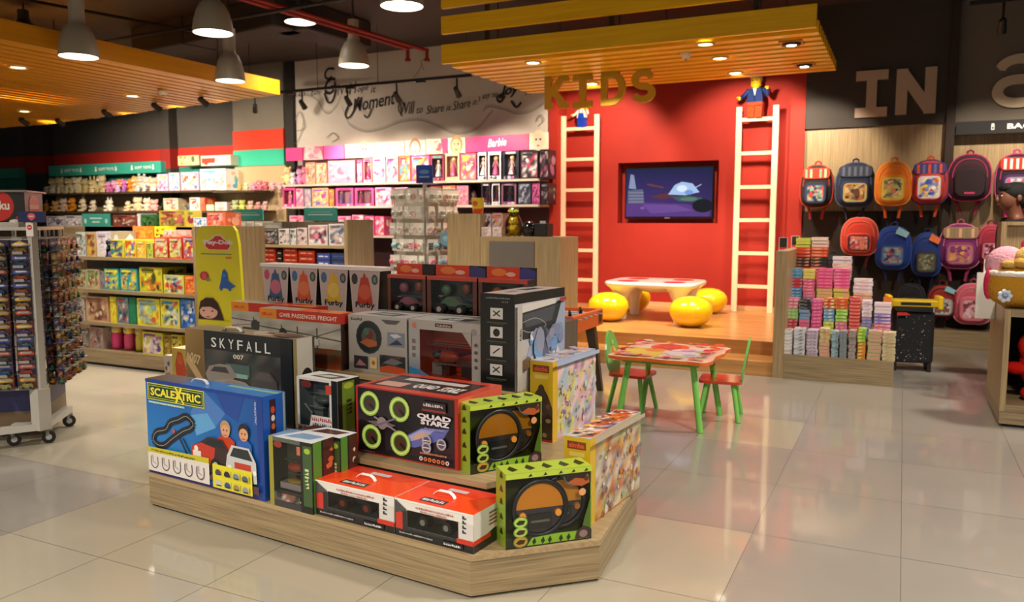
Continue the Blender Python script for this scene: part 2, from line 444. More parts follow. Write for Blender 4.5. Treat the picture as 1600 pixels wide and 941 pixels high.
def curl(pts, w=.022, col=INK):
    frm.line([(W(u, v, YL).x-mx0, W(u, v, YL).z-2.4) for u, v in spl(pts, 5)], w, col)
curl([(524, 108), (514, 108), (509, 118), (514, 124), (520, 120)], .035); curl([(508, 146), (514, 160), (521, 158), (526, 140), (524, 128)], .03)
curl([(547, 163), (541, 178), (545, 185), (553, 176), (562, 152)], .028); curl([(570, 180), (576, 184), (582, 170)], .02)
curl([(633, 165), (628, 158), (624, 170), (630, 182)], .02); curl([(790, 150), (783, 160), (778, 153), (790, 146)], .035)
curl([(800, 158), (808, 168), (816, 160)], .03)
for pts in ([(462, 190), (470, 175), (476, 192), (470, 215), (462, 228)], [(466, 205), (478, 200), (474, 182)], [(512, 216), (522, 208), (530, 216), (520, 222)], [(664, 110), (660, 98), (668, 90)], [(648, 122), (656, 112), (662, 100)], [(841, 190), (846, 180), (852, 188), (845, 196)]):
    curl(pts, .012, '8c857c')
struct(mb.build('wall_back', M_MATTE))

# red alcove -----------------------------------------------------------------
YR = 10.3; RED = 'ac2412'
t0 = W(966, 255, YR); t1 = W(1121, 349, YR); rx0, rx1, rz0, rz1 = t0.x, t1.x, t1.z, t0.z
XL, XR = -4.62, -1.16
mb = MB()
mb.box((XL, YR, 0), (rx0, YR+.3, CEIL), RED); mb.box((rx1, YR, 0), (XR, YR+.3, CEIL), RED)
mb.box((rx0, YR, 0), (rx1, YR+.3, rz0), RED); mb.box((rx0, YR, rz1), (rx1, YR+.3, CEIL), RED)
mb.box((rx0, YR+.2, rz0), (rx1, YR+.3, rz1), RED)
struct(mb.build('wall_red', M_MATTE))
mb = MB()
pL0, pL1 = W(857, 300, 9.98).x, W(870.5, 300, 9.98).x
mb.box((pL0, 9.98, 0), (pL1, YR, CEIL), RED)
mb.box((W(1231, 300, 10.1).x, 10.1, 0), (W(1254, 300, 10.1).x, YR, CEIL), RED)
struct(mb.build('wall_red_piers', M_MATTE))
# right back wall: laminate below, charcoal fascia above
YB = 10.15; bx0 = W(1254, 300, YB).x; c0, c1 = W(1472, 300, YB).x, W(1486, 300, YB).x
mb = MB(); mb.box((bx0, YB, 0), (c0, YB+.15, 2.46), mi=0); mb.box((c1, YB, 0), (4.5, YB+.15, 2.36), mi=0)
struct(mb.build('wall_laminate', M_LAMZ))
mb = MB(); mb.box((bx0+.01, YB-.02, .2), (c0-.02, YB-.001, 1.50), '33261e'); mb.box((c1+.02, YB-.02, .2), (4.4, YB-.001, 1.30), '33261e'); struct(mb.build('wall_dark_board', M_MATTE))  # flat dark brown boards over the lower wall behind the bags
mb = MB(); mb.box((bx0, YB-.04, 2.46), (c0, YB+.15, CEIL), '3b342f'); mb.box((c1, YB-.04, 2.36), (4.5, YB+.15, CEIL), '6d645a')  # right section lighter: its lit tone is put into the colour
struct(mb.build('wall_fascia', M_MATTE))
mb = MB(); mb.box((c0, YB-.12, 0), (c1, YB+.15, CEIL), '2e2019')
struct(mb.build('wall_divider', M_MATTE))
# low plinth along the backpack wall
mb = MB(); mb.box((bx0+.02, 9.87, 0), (c0+.7, YB, .2)); mb.box((c0+.7, 9.87, 0), (4.5, YB, .2))
o = mb.build('wall_plinth', M_LAMX); tag(o, 'long low wood laminate plinth running under the backpack wall', 'plinth')

# wooden stage ----------------------------------------------------------------
st = empty('play_stage', (-2.7, 7.36, 0), 0, 'low wooden stage with two steps in front of the red wall', 'stage')
mb = MB(); sx0, sx1 = -4.15+2.7, -.97+2.7
mb.prism([(sx0, .37), (sx1, .37), (sx1, 10.09-7.36), (-1.33+2.7, 10.09-7.36), (-1.33+2.7, YR-7.361), (sx0, YR-7.361)], 0, .26); mb.build('deck', M_DECK, st)
mb = MB(); mb.box((sx0, 0, 0), (sx1, .369, .13)); mb.build('step', M_DECK, st)
mb = MB(); mb.box((sx0+.35, YR-7.36-.03, .2605), (sx1-.4, YR-7.36-.002, .32), 'e0b483'); struct(mb.build('baseboard_red', M_SATIN, None, (-2.7, 7.36, 0)))

# ceiling services --------------------------------------------------------------
def pipe(name, a, b, r, col, label, extra=None):
    mb = MB(); mb.cyl(a, b, r, r, 10, col)
    if extra: mb.cyl(b, extra, r, r, 10, col); mb.ell(b, (r*1.3,)*3, 8, 6, col); mb.cyl(extra, (extra[0], extra[1], extra[2]-.03), r*1.6, r*1.6, 10, col)
    return tag(mb.build(name, M_MATTE), label, 'pipe')
PR = '8c2418'
a, b = G(300, -25, 3.46), G(637, 76, 3.46)
pipe('sprinkler_pipe', a, b, .022, PR, 'red sprinkler pipe under the ceiling, the shorter one ending above the mural', (b.x, b.y, b.z-.12))
a, b = G(340, -20, 3.47), G(667, 79, 3.47)
pipe('sprinkler_pipe', a, b, .022, PR, 'red sprinkler pipe under the ceiling, the longer one reaching the amber canopy', (b.x, b.y, b.z-.1))
a, b = G(-40, 20, 3.7), G(330, 22, 3.7)
a, b = G(0, -8, 3.49), G(310, 50, 3.49)
pipe('conduit', a, b, .015, '241d1a', 'thin dark conduit crossing the ceiling above the left canopy')
a, b = G(60, 84, 3.42), G(560, -6, 3.42)
pipe('conduit', a, b, .018, '241d1a', 'dark conduit running across the ceiling between the pendant lamps')
def duct(p, q, w, h, z, label):
    mb = MB(); p = Vector(p); q = Vector(q); d = q-p; an = math.atan2(d.y, d.x); l = d.length
    mb.rbox((0, -w/2, z-h), (l, w/2, z), .03, '2c2522'); 
    for i in range(1, int(l/1.1)): mb.box((i*1.1-.015, -w/2-.01, z-h-.01), (i*1.1+.015, w/2+.01, z), '241e1b')
    o = mb.build('air_duct', M_MATTE, None, (p.x, p.y, 0), an); return tag(o, label, 'duct')
a, b = G(230, 92, 3.5), G(452, 50, 3.5); duct(a.xy.to_3d(), b.xy.to_3d(), .45, .32, CEIL, 'dark square air duct crossing the ceiling left of the mural')
a, b = G(455, 52, 3.5), G(560, 82, 3.5); duct(a.xy.to_3d(), b.xy.to_3d(), .45, .32, CEIL, 'short dark air duct turning towards the mural wall')
a, b = G(1250, 0, 3.6), G(1500, -10, 3.6)

# canopies ----------------------------------------------------------------------
cn = empty('slatted_canopy', (-2.6, 8.4, 3.0), 0, 'amber slatted canopy hanging over the wooden stage', 'canopy')
x0, x1, y0, y1 = -4.36+2.6, -.73+2.6, 7.28-8.4, 9.55-8.4
mb = MB(); n = 11; p = (y1-y0)/n
for i in range(1, n): mb.box((x0, y0+p*i, .0), (x1, y0+p*i+p*.58, .10))
mb.build('slats', M_SLATX, cn)
mb = MB(); mb.box((x0, y0, 0), (x1, y0+.05, .19)); 
mb.build('front_board', M_SLATX, cn)
mb = MB(); zt = W(675, 55, 7.28).z-3.0; zt2 = W(675, 28, 7.28).z-3.0
mb.box((x0, y0, zt), (x1, y0+.05, zt2-.0)); mb.build('front_board', M_SLATX, cn)
zt = W(675, 15, 7.28).z-3.0
mb = MB(); mb.box((x0, y0, zt), (x1, y0+.05, zt+.13)); mb.build('front_board', M_SLATX, cn)
mb = MB()
for x in (x0+.5, (x0+x1)/2, x1-.5):
    mb = MB(); mb.box((x-.03, y0+.05, .101), (x+.03, y1-.05, .15), '2a2019')
    for y in (y0+.3, y1-.3): mb.cyl((x, y, .14), (x, y, CEIL-3.0), .006, .006, 6, '2a2420')
    mb.box((x-.02, y0+.05, .14), (x+.02, y0+.08, zt+.12), '2a2019'); mb.build('hanger_bar', M_MATTE, cn)
cn2 = empty('slatted_canopy', (-9, 5, 2.8), 0, 'wide amber slatted canopy over the left side of the shop', 'canopy')
mb = MB(); xa = -6.38; n = 44; p = .165
for i in range(n):
    x = xa-.06-p*i; yb = 7.12+(-6.36-x)*.132 if x > -11.3 else 7.76
    mb.box((x+9-p*.70, 1.0-5, 0), (x+9, yb-5+rf.uniform(-.03, .03), .10))
mb.build('slats', M_SLATY, cn2)
mb = MB(); mb.box((xa+9-.05, 1.0-5, 0), (xa+9, 7.12-5, .16)); mb.build('side_board', M_SLATY, cn2)
mb = MB()
for y in (1.6, 4.2, 6.6):
    mb = MB(); mb.box((-13.5+9, y-5, .101), (xa+9-.05, y-5+.06, .15), '2a2019')
    for x in (-12.5, -9.5, -6.8): mb.cyl((x+9, y+.03-5, .14), (x+9, y+.03-5, CEIL-2.8), .006, .006, 6, '2a2420')
    mb.build('hanger_bar', M_MATTE, cn2)

# pendants ----------------------------------------------------------------------
def pendant(loc, dark, R=.17):
    e = empty('pendant_lamp', loc)
    c = '2b2926' if dark else 'a89f8d'
    mb = MB()
    prof = [(R, .0), (R*.99, .03), (R*.93, .10), (R*.80, .18), (R*.60, .245), (R*.42, .27), (R*.42, .30)] if not dark else [(R*1.02, 0), (R*1.0, .025), (R*.62, .07), (R*.42, .09), (R*.4, .12)]
    mb.lathe(prof, 28, c); mb.lathe([(r-.006, z) for r, z in prof[:-2]], 28, 'e8e0d0'); mb.lathe([(R, 0), (R-.006, 0)], 28, c)
    mb.build('shade', M_SATIN, e)
    top = prof[-1][1]
    mb = MB(); mb.lathe([(.001, top), (R*.42, top)], 20, c); mb.cyl((0, 0, top), (0, 0, top+.20 if not dark else top+.10), .06, .06, 20, c)
    mb.cyl((0, 0, top+.10), (0, 0, CEIL-loc[2]), .012, .012, 8, '2b2622')
    mb.build('ballast_housing', M_SATIN, e)
    mb = MB(); mb.add([(0.0, 0, .012)]+[((R-.008)*math.cos(2*PI*i/28), (R-.008)*math.sin(2*PI*i/28), .012) for i in range(28)], [(0, 1+(i+1) % 28, 1+i) for i in range(28)], 'ffffff')
    mb.build('diffuser', M_LAMP, e)
    lamp('SPOT', (loc[0], loc[1], loc[2]-.01), PEND_E*(.45 if R == .142 else 1), WARM2, .14, (loc[0], loc[1], 0), 78 if R == .142 else 112, .7, 'hall_pendant_or_fill')
    return e
PL = ['grey bell pendant lamp in front of the left canopy edge', 'grey bell pendant lamp right of the left canopy, above its far tip',
      'grey bell pendant lamp nearest the picture top, left of the dark flat one', 'grey bell pendant lamp hanging before the lettered mural',
      'dark flat-shaded lamp near the ceiling right of the biggest bell', 'bright pendant lamp at the top edge beside the amber stage canopy', 'dark flat-shaded lamp at the far top left']
for ((u, v), dep, dk), lb in zip(PENDANTS_SEEN, PL):
    p = D(u, v-3, dep); e = pendant((p.x, p.y, p.z), dk, {8.0: .142, 6.75: .154}.get(dep, .17)); tag(e, lb, 'lamp')

# downlights ----------------------------------------------------------------------
def downlight(u, v, z, label, black=False, e=DOWN_E, target=None, spot=95, on=True):
    p = G(u, v, z); o = empty('downlight', (p.x, p.y, z), 0, label, 'downlight')
    mb = MB(); c = '1d1a17' if black else 'd9b469'
    s = .085
    if black: mb.box((-s*1.2, -s*1.2, -.012), (s*1.2, s*1.2, 0), 'b57a1c'); mb.lathe([(s*.95, -.013), (s*.9, -.03), (s*.5, -.03), (s*.5, -.013)], 20, c); mb.lathe([(s*.95, -.0135), (.001, -.0135)], 20, c)
    else: mb.lathe([(s*1.05, 0), (s*1.05, -.012), (s*.8, -.016), (s*.75, -.002)], 24, c)
    mb.build('trim_ring', M_SATIN, o)
    r = s*.5 if black else s*.76; zz = -.031 if black else -.006
    mb = MB(); mb.add([(0, 0, zz)]+[(r*math.cos(2*PI*i/20), r*math.sin(2*PI*i/20), zz) for i in range(20)], [(0, 1+(i+1) % 20, 1+i) for i in range(20)], 'ffffff')
    mb.build('lens', M_DLAMP, o)
    if on: lamp('SPOT', (p.x, p.y, z-.05), e, WARM, .05, target or (p.x, p.y, 0), spot, .5, 'canopy_downlight_or_fill')
    return o
RW = 10.7
downlight(833, 97, 3.0, 'round downlight at the left front of the stage canopy')
downlight(1102, 68, 3.0, 'brightest round downlight in the front half of the stage canopy')
downlight(1125, 90, 3.0, 'small round downlight in the middle of the stage canopy', e=DOWN_E*2.0, target=(-2.2, 9.2, .3), spot=80)
downlight(1149, 113, 3.0, 'round downlight nearest the red wall, above the right ladder', e=WALL_E*.75, target=(-1.75, 10.7, 1.7), spot=100)
downlight(925, 130, 3.0, 'round downlight half hidden by the yellow hanging letters', e=WALL_E*.75, target=(-3.9, 10.7, 1.7), spot=100)
downlight(1237, 66, 3.0, 'black gimbal downlight at the right front of the stage canopy', True, e=DOWN_E)
downlight(1257, 100, 3.0, 'black gimbal downlight at the back right corner of the stage canopy', True, e=WALL_E, target=(-1.0, 10.1, 2.0), spot=70)
for i, (u, v, lb) in enumerate([(28, 104, 'faint downlight in the front left of the left canopy'), (207, 149, 'bright round downlight in the middle of the left canopy'), (38, 173, 'downlight near the far left end of the left canopy')]):
    downlight(u, v, 2.8, lb, e=DOWN_E)
def smoke(u, v, z, label):
    p = G(u, v, z); mb = MB(); mb.lathe([(.001, -.06), (.035, -.055), (.05, -.03), (.055, -.0), (.055, .0)], 16, 'e4d9c2'); mb.cyl((0, 0, -.06), (0, 0, -.075), .012, .012, 8, 'a09a8d')
    tag(mb.build('smoke_detector', M_SATIN, None, p), label, 'smoke detector')
lamp('SPOT', G(925, 100, 2.96), DOWN_E*2.4, WARM, .05, (-3.0, 9.4, .3), 80, .6, 'canopy_downlight_or_fill')  # bare fill lamp added to brighten the stage, without a fixture
smoke(1072, 82, 3.0, 'white smoke detector on the stage canopy'); smoke(254, 140, 2.8, 'white smoke detector on the left canopy')
def spothead(loc, name, label, aim, e=WALL_E, stem=.12, spot=70, col=WARM, parent=None):
    o = empty(name, loc, 0, label, 'spotlight')
    mb = MB(); mb.cyl((0, 0, 0), (0, 0, -stem), .012, .012, 8, '171412'); mb.build('stem', M_SATIN, o)
    a = (Vector(aim)-Vector(loc)).normalized()
    mb = MB(); c = Vector((0, 0, -stem)); mb.cyl(c-a*.04, c+a*.075, .03, .038, 14, '171412'); mb.ell(c-a*.04, (.03,)*3, 10, 6, '171412'); mb.build('lamp_head', M_SATIN, o)
    mb = MB(); mb.cyl(c+a*.0755, c+a*.0765, .031, .031, 14, 'ffffff'); mb.build('lens', M_DLAMP, o)
    if e: lamp('SPOT', Vector(loc)+c+a*.10, e, col, .04, aim, spot, .8, 'track_spot')
    return o
WP = ['leftmost', 'second', 'third', 'fourth', 'rightmost']
for i, (u, v) in enumerate(((36, 186), (92, 187), (165, 173), (243, 162), (316, 153))):
    p = G(u, v-2, 2.8); spothead((p.x, p.y, 2.8), 'canopy_spotlight', f'small black spotlight under the left canopy, {WP[i]} of the row of five', (p.x-.5, 10, 1.55), WALL_E*(1.5, 1.5, 1.4, 1.1, .25)[i], .05, 95)
# track with four heads before the mural
ta, tb = W(385, 157, 8.6), W(737, 113, 8.6)
tz = (ta.z+tb.z)/2
mb = MB(); mb.box((ta.x, 8.58, tz), (tb.x, 8.62, tz+.035), '191513')
for f in (.02, .35, .62, .98): xx = ta.x+(tb.x-ta.x)*f; mb.cyl((xx, 8.6, tz+.03), (xx, 8.6, CEIL), .004, .004, 6, '191513')
for f in (.22, .5, .8): xx = ta.x+(tb.x-ta.x)*f; mb.box((xx-.06, 8.575, tz-.02), (xx+.06, 8.625, tz), '191513')
tag(mb.build('lighting_track', M_SATIN), 'long black lighting track hanging before the mural', 'lighting track')
for i, u in enumerate((398, 472, 543, 620, 714)):
    x = W(u, 150, 8.6).x
    spothead((x, 8.6, tz), 'track_spotlight', f'black spotlight on the track before the mural, {WP[i]} of five', (x-.0, 10.0, 1.75) if i else (-8.9, 9.4, 2.3), WALL_E*(.74 if i else .5), .16, 70 if i else 40)
# track over the backpacks
mb = MB(); mb.box((.45, 8.6, 3.35), (2.4, 8.64, 3.385), '141110'); mb.cyl((.5, 8.62, 3.38), (.5, 8.62, CEIL), .005, .005, 6, '141110'); mb.cyl((2.2, 8.62, 3.38), (2.2, 8.62, CEIL), .005, .005, 6, '141110')
tag(mb.build('lighting_track', M_SATIN), 'short black lighting track at the top right above the bag wall', 'lighting track')
spothead((.72, 8.62, 3.35), 'track_spotlight', 'black spotlight hanging above the large letter a', (.75, 10.1, 1.7), WALL_E*.8, .2, 60)
spothead((1.35, 8.62, 3.35), 'track_spotlight', 'black spotlight farther right over the bag sign', (1.45, 10.1, 1.9), WALL_E*.7, .2, 60)
# ================================================================== THE ISLAND OF BOXED TOYS
IO = Vector((-1.381, 2.482, 0)); IA = math.radians(-5.06)
def IP(s, t, z=0): return (IO.x+s*math.cos(IA)-t*math.sin(IA), IO.y+s*math.sin(IA)+t*math.cos(IA), z)
isl = empty('display_island', IP(0, 0), IA, 'low wood laminate island with stepped shelves carrying the boxed toys', 'display stand')
base = [(-1.9, 0), (0, 0), (.345, .381), (.205, 1.10), (-.10, 1.58), (-.3, 1.75), (-2.5, 1.75), (-2.42, .52)]
def inset(pts, d):
    c = Vector((sum(p[0] for p in pts)/len(pts), sum(p[1] for p in pts)/len(pts)))
    return [tuple(Vector(p)+(c-Vector(p)).normalized()*d) for p in pts]
mb = MB(); mb.prism(inset(base, .02), .0, .012, '2b241d'); mb.build('kick_strip', M_MATTE, isl)
mb = MB(); mb.prism(base, .012, .148); mb.build('plinth', M_LAMX, isl)
mb = MB(); mb.prism(inset(base, -.006), .148, .17); mb.build('plinth_top', M_EDGE, isl)
t2 = [(-2.3, .50), (-2.02, .262), (-.10, .262), (.06, .60), (.02, 1.0), (-.13, 1.45), (-.3, 1.6), (-2.4, 1.6)]
mb = MB(); mb.prism(t2, .325, .35); mb.build('middle_shelf', M_EDGE, isl)
mb = MB(); mb.prism(inset(t2, .06), .17, .325); mb.build('middle_riser', M_LAMD, isl)  # dark laminate here puts the shade under the shelf into the colour
t3 = [(-2.35, .78), (-.29, .74), (-.27, 1.6), (-2.4, 1.6)]
mb = MB(); mb.prism(t3, .575, .60); mb.build('top_shelf', M_EDGE, isl)
mb = MB(); mb.prism(inset(t3, .05), .35, .575); mb.build('top_riser', M_LAMD, isl)
mb = MB(); mb.box((-2.4, 1.14, .60), (-.35, 1.58, .855)); mb.build('rear_block', M_LAMD, isl)

GLOSSP = M_PRINT
def place(name, s, t, z, label, cat='toy box', rot=0.0, group=None):
    return empty(name, IP(s, t, z), IA+rot, label, cat, group)
def frames(mb, w, d, h, x0=0, step=.0003):
    return dict(front=Fr(mb, (x0, 0, 0), (w, 0, 0), (0, 0, h), step=step), right=Fr(mb, (x0+w, 0, 0), (0, d, 0), (0, 0, h), step=step),
                left=Fr(mb, (x0, d, 0), (0, -d, 0), (0, 0, h), step=step), top=Fr(mb, (x0, 0, h), (w, 0, 0), (0, d, 0), step=step))
def handle(parent, x, y, z, w, col='f2f2f2'):
    mb = MB(); pts = [(x-w/2, y, z), (x-w/2+.01, y, z+.012), (x-w/4, y, z+.02), (x+w/4, y, z+.02), (x+w/2-.01, y, z+.012), (x+w/2, y, z)]
    for a, b in zip(pts, pts[1:]):
        a = Vector(a); b = Vector(b); mb.add([a+Vector((0, -.008, 0)), b+Vector((0, -.008, 0)), b+Vector((0, .008, 0)), a+Vector((0, .008, 0)),
            a+Vector((0, -.008, .003)), b+Vector((0, -.008, .003)), b+Vector((0, .008, .003)), a+Vector((0, .008, .003))], [(3, 2, 1, 0), (4, 5, 6, 7), (0, 1, 5, 4), (2, 3, 7, 6)], col)
    mb.build('handle', M_GLOSS, parent)
def windowed(w, d, h, win, cols, inner, dep=None, x0=0):
    """carton with an opening in its front; win=(a0,b0,a1,b1); cols=(front, side, top, back)"""
    mb = MB(); a0, b0, a1, b1 = win; F, S, TP, B = cols; dep = dep or d*.92
    X0, X1, Z0, Z1 = x0+a0*w, x0+a1*w, b0*h, b1*h; x1 = x0+w
    q = lambda pts, c: mb.add(pts, [(0, 1, 2, 3)], c)
    q([(x1, 0, 0), (x1, d, 0), (x1, d, h), (x1, 0, h)], S); q([(x0, d, 0), (x0, 0, 0), (x0, 0, h), (x0, d, h)], S)
    q([(x0, 0, h), (x1, 0, h), (x1, d, h), (x0, d, h)], TP); q([(x0, d, 0), (x1, d, 0), (x1, 0, 0), (x0, 0, 0)], B); q([(x1, d, 0), (x0, d, 0), (x0, d, h), (x1, d, h)], B)
    q([(x0, 0, 0), (x1, 0, 0), (x1, 0, Z0), (x0, 0, Z0)], F); q([(x0, 0, Z1), (x1, 0, Z1), (x1, 0, h), (x0, 0, h)], F)
    q([(x0, 0, Z0), (X0, 0, Z0), (X0, 0, Z1), (x0, 0, Z1)], F); q([(X1, 0, Z0), (x1, 0, Z0), (x1, 0, Z1), (X1, 0, Z1)], F)
    q([(X0, dep, Z0), (X1, dep, Z0), (X1, dep, Z1), (X0, dep, Z1)], inner)
    q([(X0, 0, Z0), (X1, 0, Z0), (X1, dep, Z0), (X0, dep, Z0)], inner); q([(X0, dep, Z1), (X1, dep, Z1), (X1, 0, Z1), (X0, 0, Z1)], inner)
    q([(X0, 0, Z0), (X0, dep, Z0), (X0, dep, Z1), (X0, 0, Z1)], inner); q([(X1, dep, Z0), (X1, 0, Z0), (X1, 0, Z1), (X1, dep, Z1)], inner)
    return mb
def pane(parent, w, h, win, x0=0, y=.0012):
    mb = MB(); a0, b0, a1, b1 = win
    mb.add([(x0+a0*w, y, b0*h), (x0+a1*w, y, b0*h), (x0+a1*w, y, b1*h), (x0+a0*w, y, b1*h)], [(0, 1, 2, 3)], 'ffffff')
    mb.build('window_film', M_GLASS, parent)
def buggy_wheels(parent, c, l, trim):
    x, y, z = c; w = l*.5; r = l*.15
    for sx in (-.34, .34):
        for sy in (-.5, .5):
            mb = MB(); mb.cyl((x+sx*l, y+sy*w-.02, z+r), (x+sx*l, y+sy*w+.02, z+r), r, r, 14, '161616'); mb.cyl((x+sx*l, y+sy*w-.023, z+r), (x+sx*l, y+sy*w+.023, z+r), r*.5, r*.5, 10, trim); mb.build('wheel', M_SATIN, parent)
def buggy(mb, c, l, body, trim, M=None):
    x, y, z = c; w = l*.5; r = l*.15
    mb.box((x-.42*l, y-w*.28, z+r*.8), (x+.42*l, y+w*.28, z+r*1.5), '2a2a2a', 0, M)
    P = [(-.46, 1.5), (.48, 1.4), (.46, 1.9), (.2, 2.3), (.05, 3.1), (-.22, 3.2), (-.42, 2.2)]
    n = len(P); v = [(x+a*l, y-w*.26, z+b*r) for a, b in P]+[(x+a*l, y+w*.26, z+b*r) for a, b in P]
    mb.add(v, [tuple(range(n-1, -1, -1)), tuple(range(n, 2*n))]+[(i, (i+1) % n, n+(i+1) % n, n+i) for i in range(n)], [body, body]+[trim if i in (3, 4) else body for i in range(n)], 0, False, M)
    mb.box((x-.5*l, y-w*.3, z+r*3.2), (x-.36*l, y+w*.3, z+r*3.35), trim, 0, M); mb.box((x-.44*l, y-.004, z+r*2), (x-.42*l, y+.004, z+r*3.2), '222222', 0, M)

# --- big blue racing set
w, d, h = .815, .13, .465
o = place('racing_set_box', -1.90, .006, .17, 'big blue slot car set box with yellow lettering, left end of the island')
mb = MB(); mb.rbox((0, 0, 0), (w, d, h), .004, '1b62b4'); f = frames(mb, w, d, h); F = f['front']
F.rect(0, 0, 1, 1, '1c6fc0'); F.grad(0, .1, .98, 1, '2a86d2', '16509c', '1b4f9e', '1d66b8')
F.poly([(.40, .72), (.52, .98), (.70, .78), (.60, .6)], '4b7cc4'); F.poly([(.45, .5), (.62, .62), (.55, .75), (.4, .7)], '5fa3dc'); F.poly([(.62, .98), (.86, .98), (.80, .72), (.7, .78)], '21499b')
F.rect(0, 0, 1, .035, '2b2a7a'); F.rect(.955, 0, 1, 1, '1a3f94'); F.rect(0, .97, 1, 1, '1a3f94')
F.rect(.02, .79, .53, .965, 'd7d23a'); F.rect(.027, .80, .523, .955, '173c2a'); F.rect(.034, .812, .516, .943, 'c9d13a'); F.rect(.038, .818, .512, .937, '17422f')
F.text('SCALEXTRIC', .05, .835, .085, 'f2e23a', w=.45, bold=.035)
F.poly([(.29, .79), (.345, .965), (.325, .965), (.275, .80)], 'f2e23a'); F.poly([(.27, .965), (.35, .79), (.36, .80), (.29, .96)], 'f2e23a')
F.rect(.03, .755, .36, .775, '8fc0c8'); F.scrib(21, .035, .756, .017, 'e8e6a0', w=.3)
tr = [(.07, .42), (.06, .36), (.10, .32), (.16, .33), (.24, .42), (.34, .52), (.40, .56), (.43, .62), (.37, .68), (.30, .63), (.22, .58), (.18, .50), (.10, .46), (.07, .42)]
F.line(spl(tr, 4), .034, '22262a'); F.line(spl(tr, 4), .003, '9aa0a4')
F.ell(.255, .50, .012, 'd05030'); F.line([(.30, .45), (.36, .30)], .008, '202428'); F.line([(.335, .45), (.39, .32)], .008, '202428')
# two boys
for cx, cy, hr, sh, hw in ((.705, .60, 'b8926a', 'c23a1c', .085), (.855, .60, '2c2018', '2d62b8', .07)):
    F.poly([(cx-hw, cy-.28), (cx+hw, cy-.28), (cx+hw*.85, cy-.08), (cx+.03, cy-.04), (cx-.03, cy-.04), (cx-hw*.85, cy-.08)], sh)
    F.ell(cx, cy+.045, .042, hr); F.ell(cx, cy+.01, .036, 'd9a07c'); F.ell(cx-.013, cy+.02, .005, '402820'); F.ell(cx+.013, cy+.02, .005, '402820'); F.rect(cx-.014, cy-.035, cx+.014, cy-.025, 'b0574a')
# rally cars
F.poly([(.41, .30), (.42, .40), (.50, .46), (.56, .52), (.68, .52), (.74, .40), (.73, .22), (.60, .16), (.44, .22)], '3a2a2c'); F.poly([(.415, .30), (.42, .40), (.50, .45), (.62, .42), (.60, .24), (.46, .22)], 'c23a2a')
F.poly([(.53, .45), (.57, .50), (.67, .50), (.70, .43)], '20282e'); F.ell(.62, .24, .045, '1a1a1c'); F.ell(.62, .24, .024, 'b9d0c0'); F.rect(.43, .30, .5, .36, 'e6dcd6'); F.ell(.46, .38, .018, 'e9e6df')
F.poly([(.70, .20), (.72, .38), (.76, .49), (.90, .49), (.95, .36), (.955, .16), (.80, .12)], 'c9ccd0'); F.poly([(.745, .38), (.775, .47), (.89, .47), (.925, .37)], '2a3238'); F.rect(.78, .27, .91, .33, 'c2402c')
F.poly([(.76, .16), (.78, .25), (.92, .24), (.93, .15)], '181a1e'); F.ell(.74, .26, .018, 'f4f4ee'); F.ell(.94, .26, .014, 'f4f4ee'); F.rect(.81, .17, .88, .20, 'e8e8e8')
F.poly([(.55, .10), (.97, .06), (.97, .13), (.60, .17)], '5b3a40')
# bottom panels
F.poly([(.02, .04), (.57, .04), (.57, .28), (.02, .26)], 'e3dcd8'); F.poly([(.02, .235), (.57, .255), (.57, .31), (.02, .29)], 'c9c02c'); F.scrib(29, .05, .255, .022, '30301c', w=.4)
for i in range(5):
    a = .05+i*.104; F.line(spl([(a, .2), (a, .11), (a+.03, .075), (a+.06, .11), (a+.06, .2)], 4), .005, '55505c'); F.line([(a+.015, .21), (a+.015, .14), (a+.045, .12)], .003, '77707c')
F.rect(.605, .035, .925, .27, 'e6dc2c')
for i in range(4):
    for j in range(2):
        a = .625+i*.075; b = .055+j*.11; c = ['c8c8c4', '35508a', 'a08a5a', '9a9aa4', '4a4a4c', '262a2c', '7c8a9a', '5a6474'][i+4*j]
        F.rect(a, b, a+.058, b+.065, 'd8d060'); F.poly([(a+.002, b+.01), (a+.056, b+.01), (a+.05, b+.04), (a+.038, b+.058), (a+.016, b+.058), (a+.004, b+.035)], c); F.rect(a+.01, b+.003, a+.05, b+.014, '222222')
f['top'].grad(0, 0, 1, 1, '4a3a3a', '2f7fd6', '5aa4e8', '6a5a50'); f['top'].rect(.32, 0, 1, .9, '2b7fd2'); f['top'].rect(.6, .6, 1, .8, '8fc6a0')
R_ = f['right']; R_.rect(0, 0, 1, 1, '1b56b0'); R_.rect(.28, .60, .55, .96, '2c2030'); R_.ell(.42, .86, .09, 'c2402c', .035); R_.ell(.42, .78, .08, 'd8d0c8', .03); R_.ell(.42, .70, .08, 'c8602c', .03); R_.rect(.86, .4, .95, 1, '8aa090')
F.text('SCALEXTRIC', .972, .96, .022, 'dfe6f4', rot=-PI/2, w=.12)
mb.build('carton', GLOSSP, o); handle(o, .34, .05, h+.002, .11)

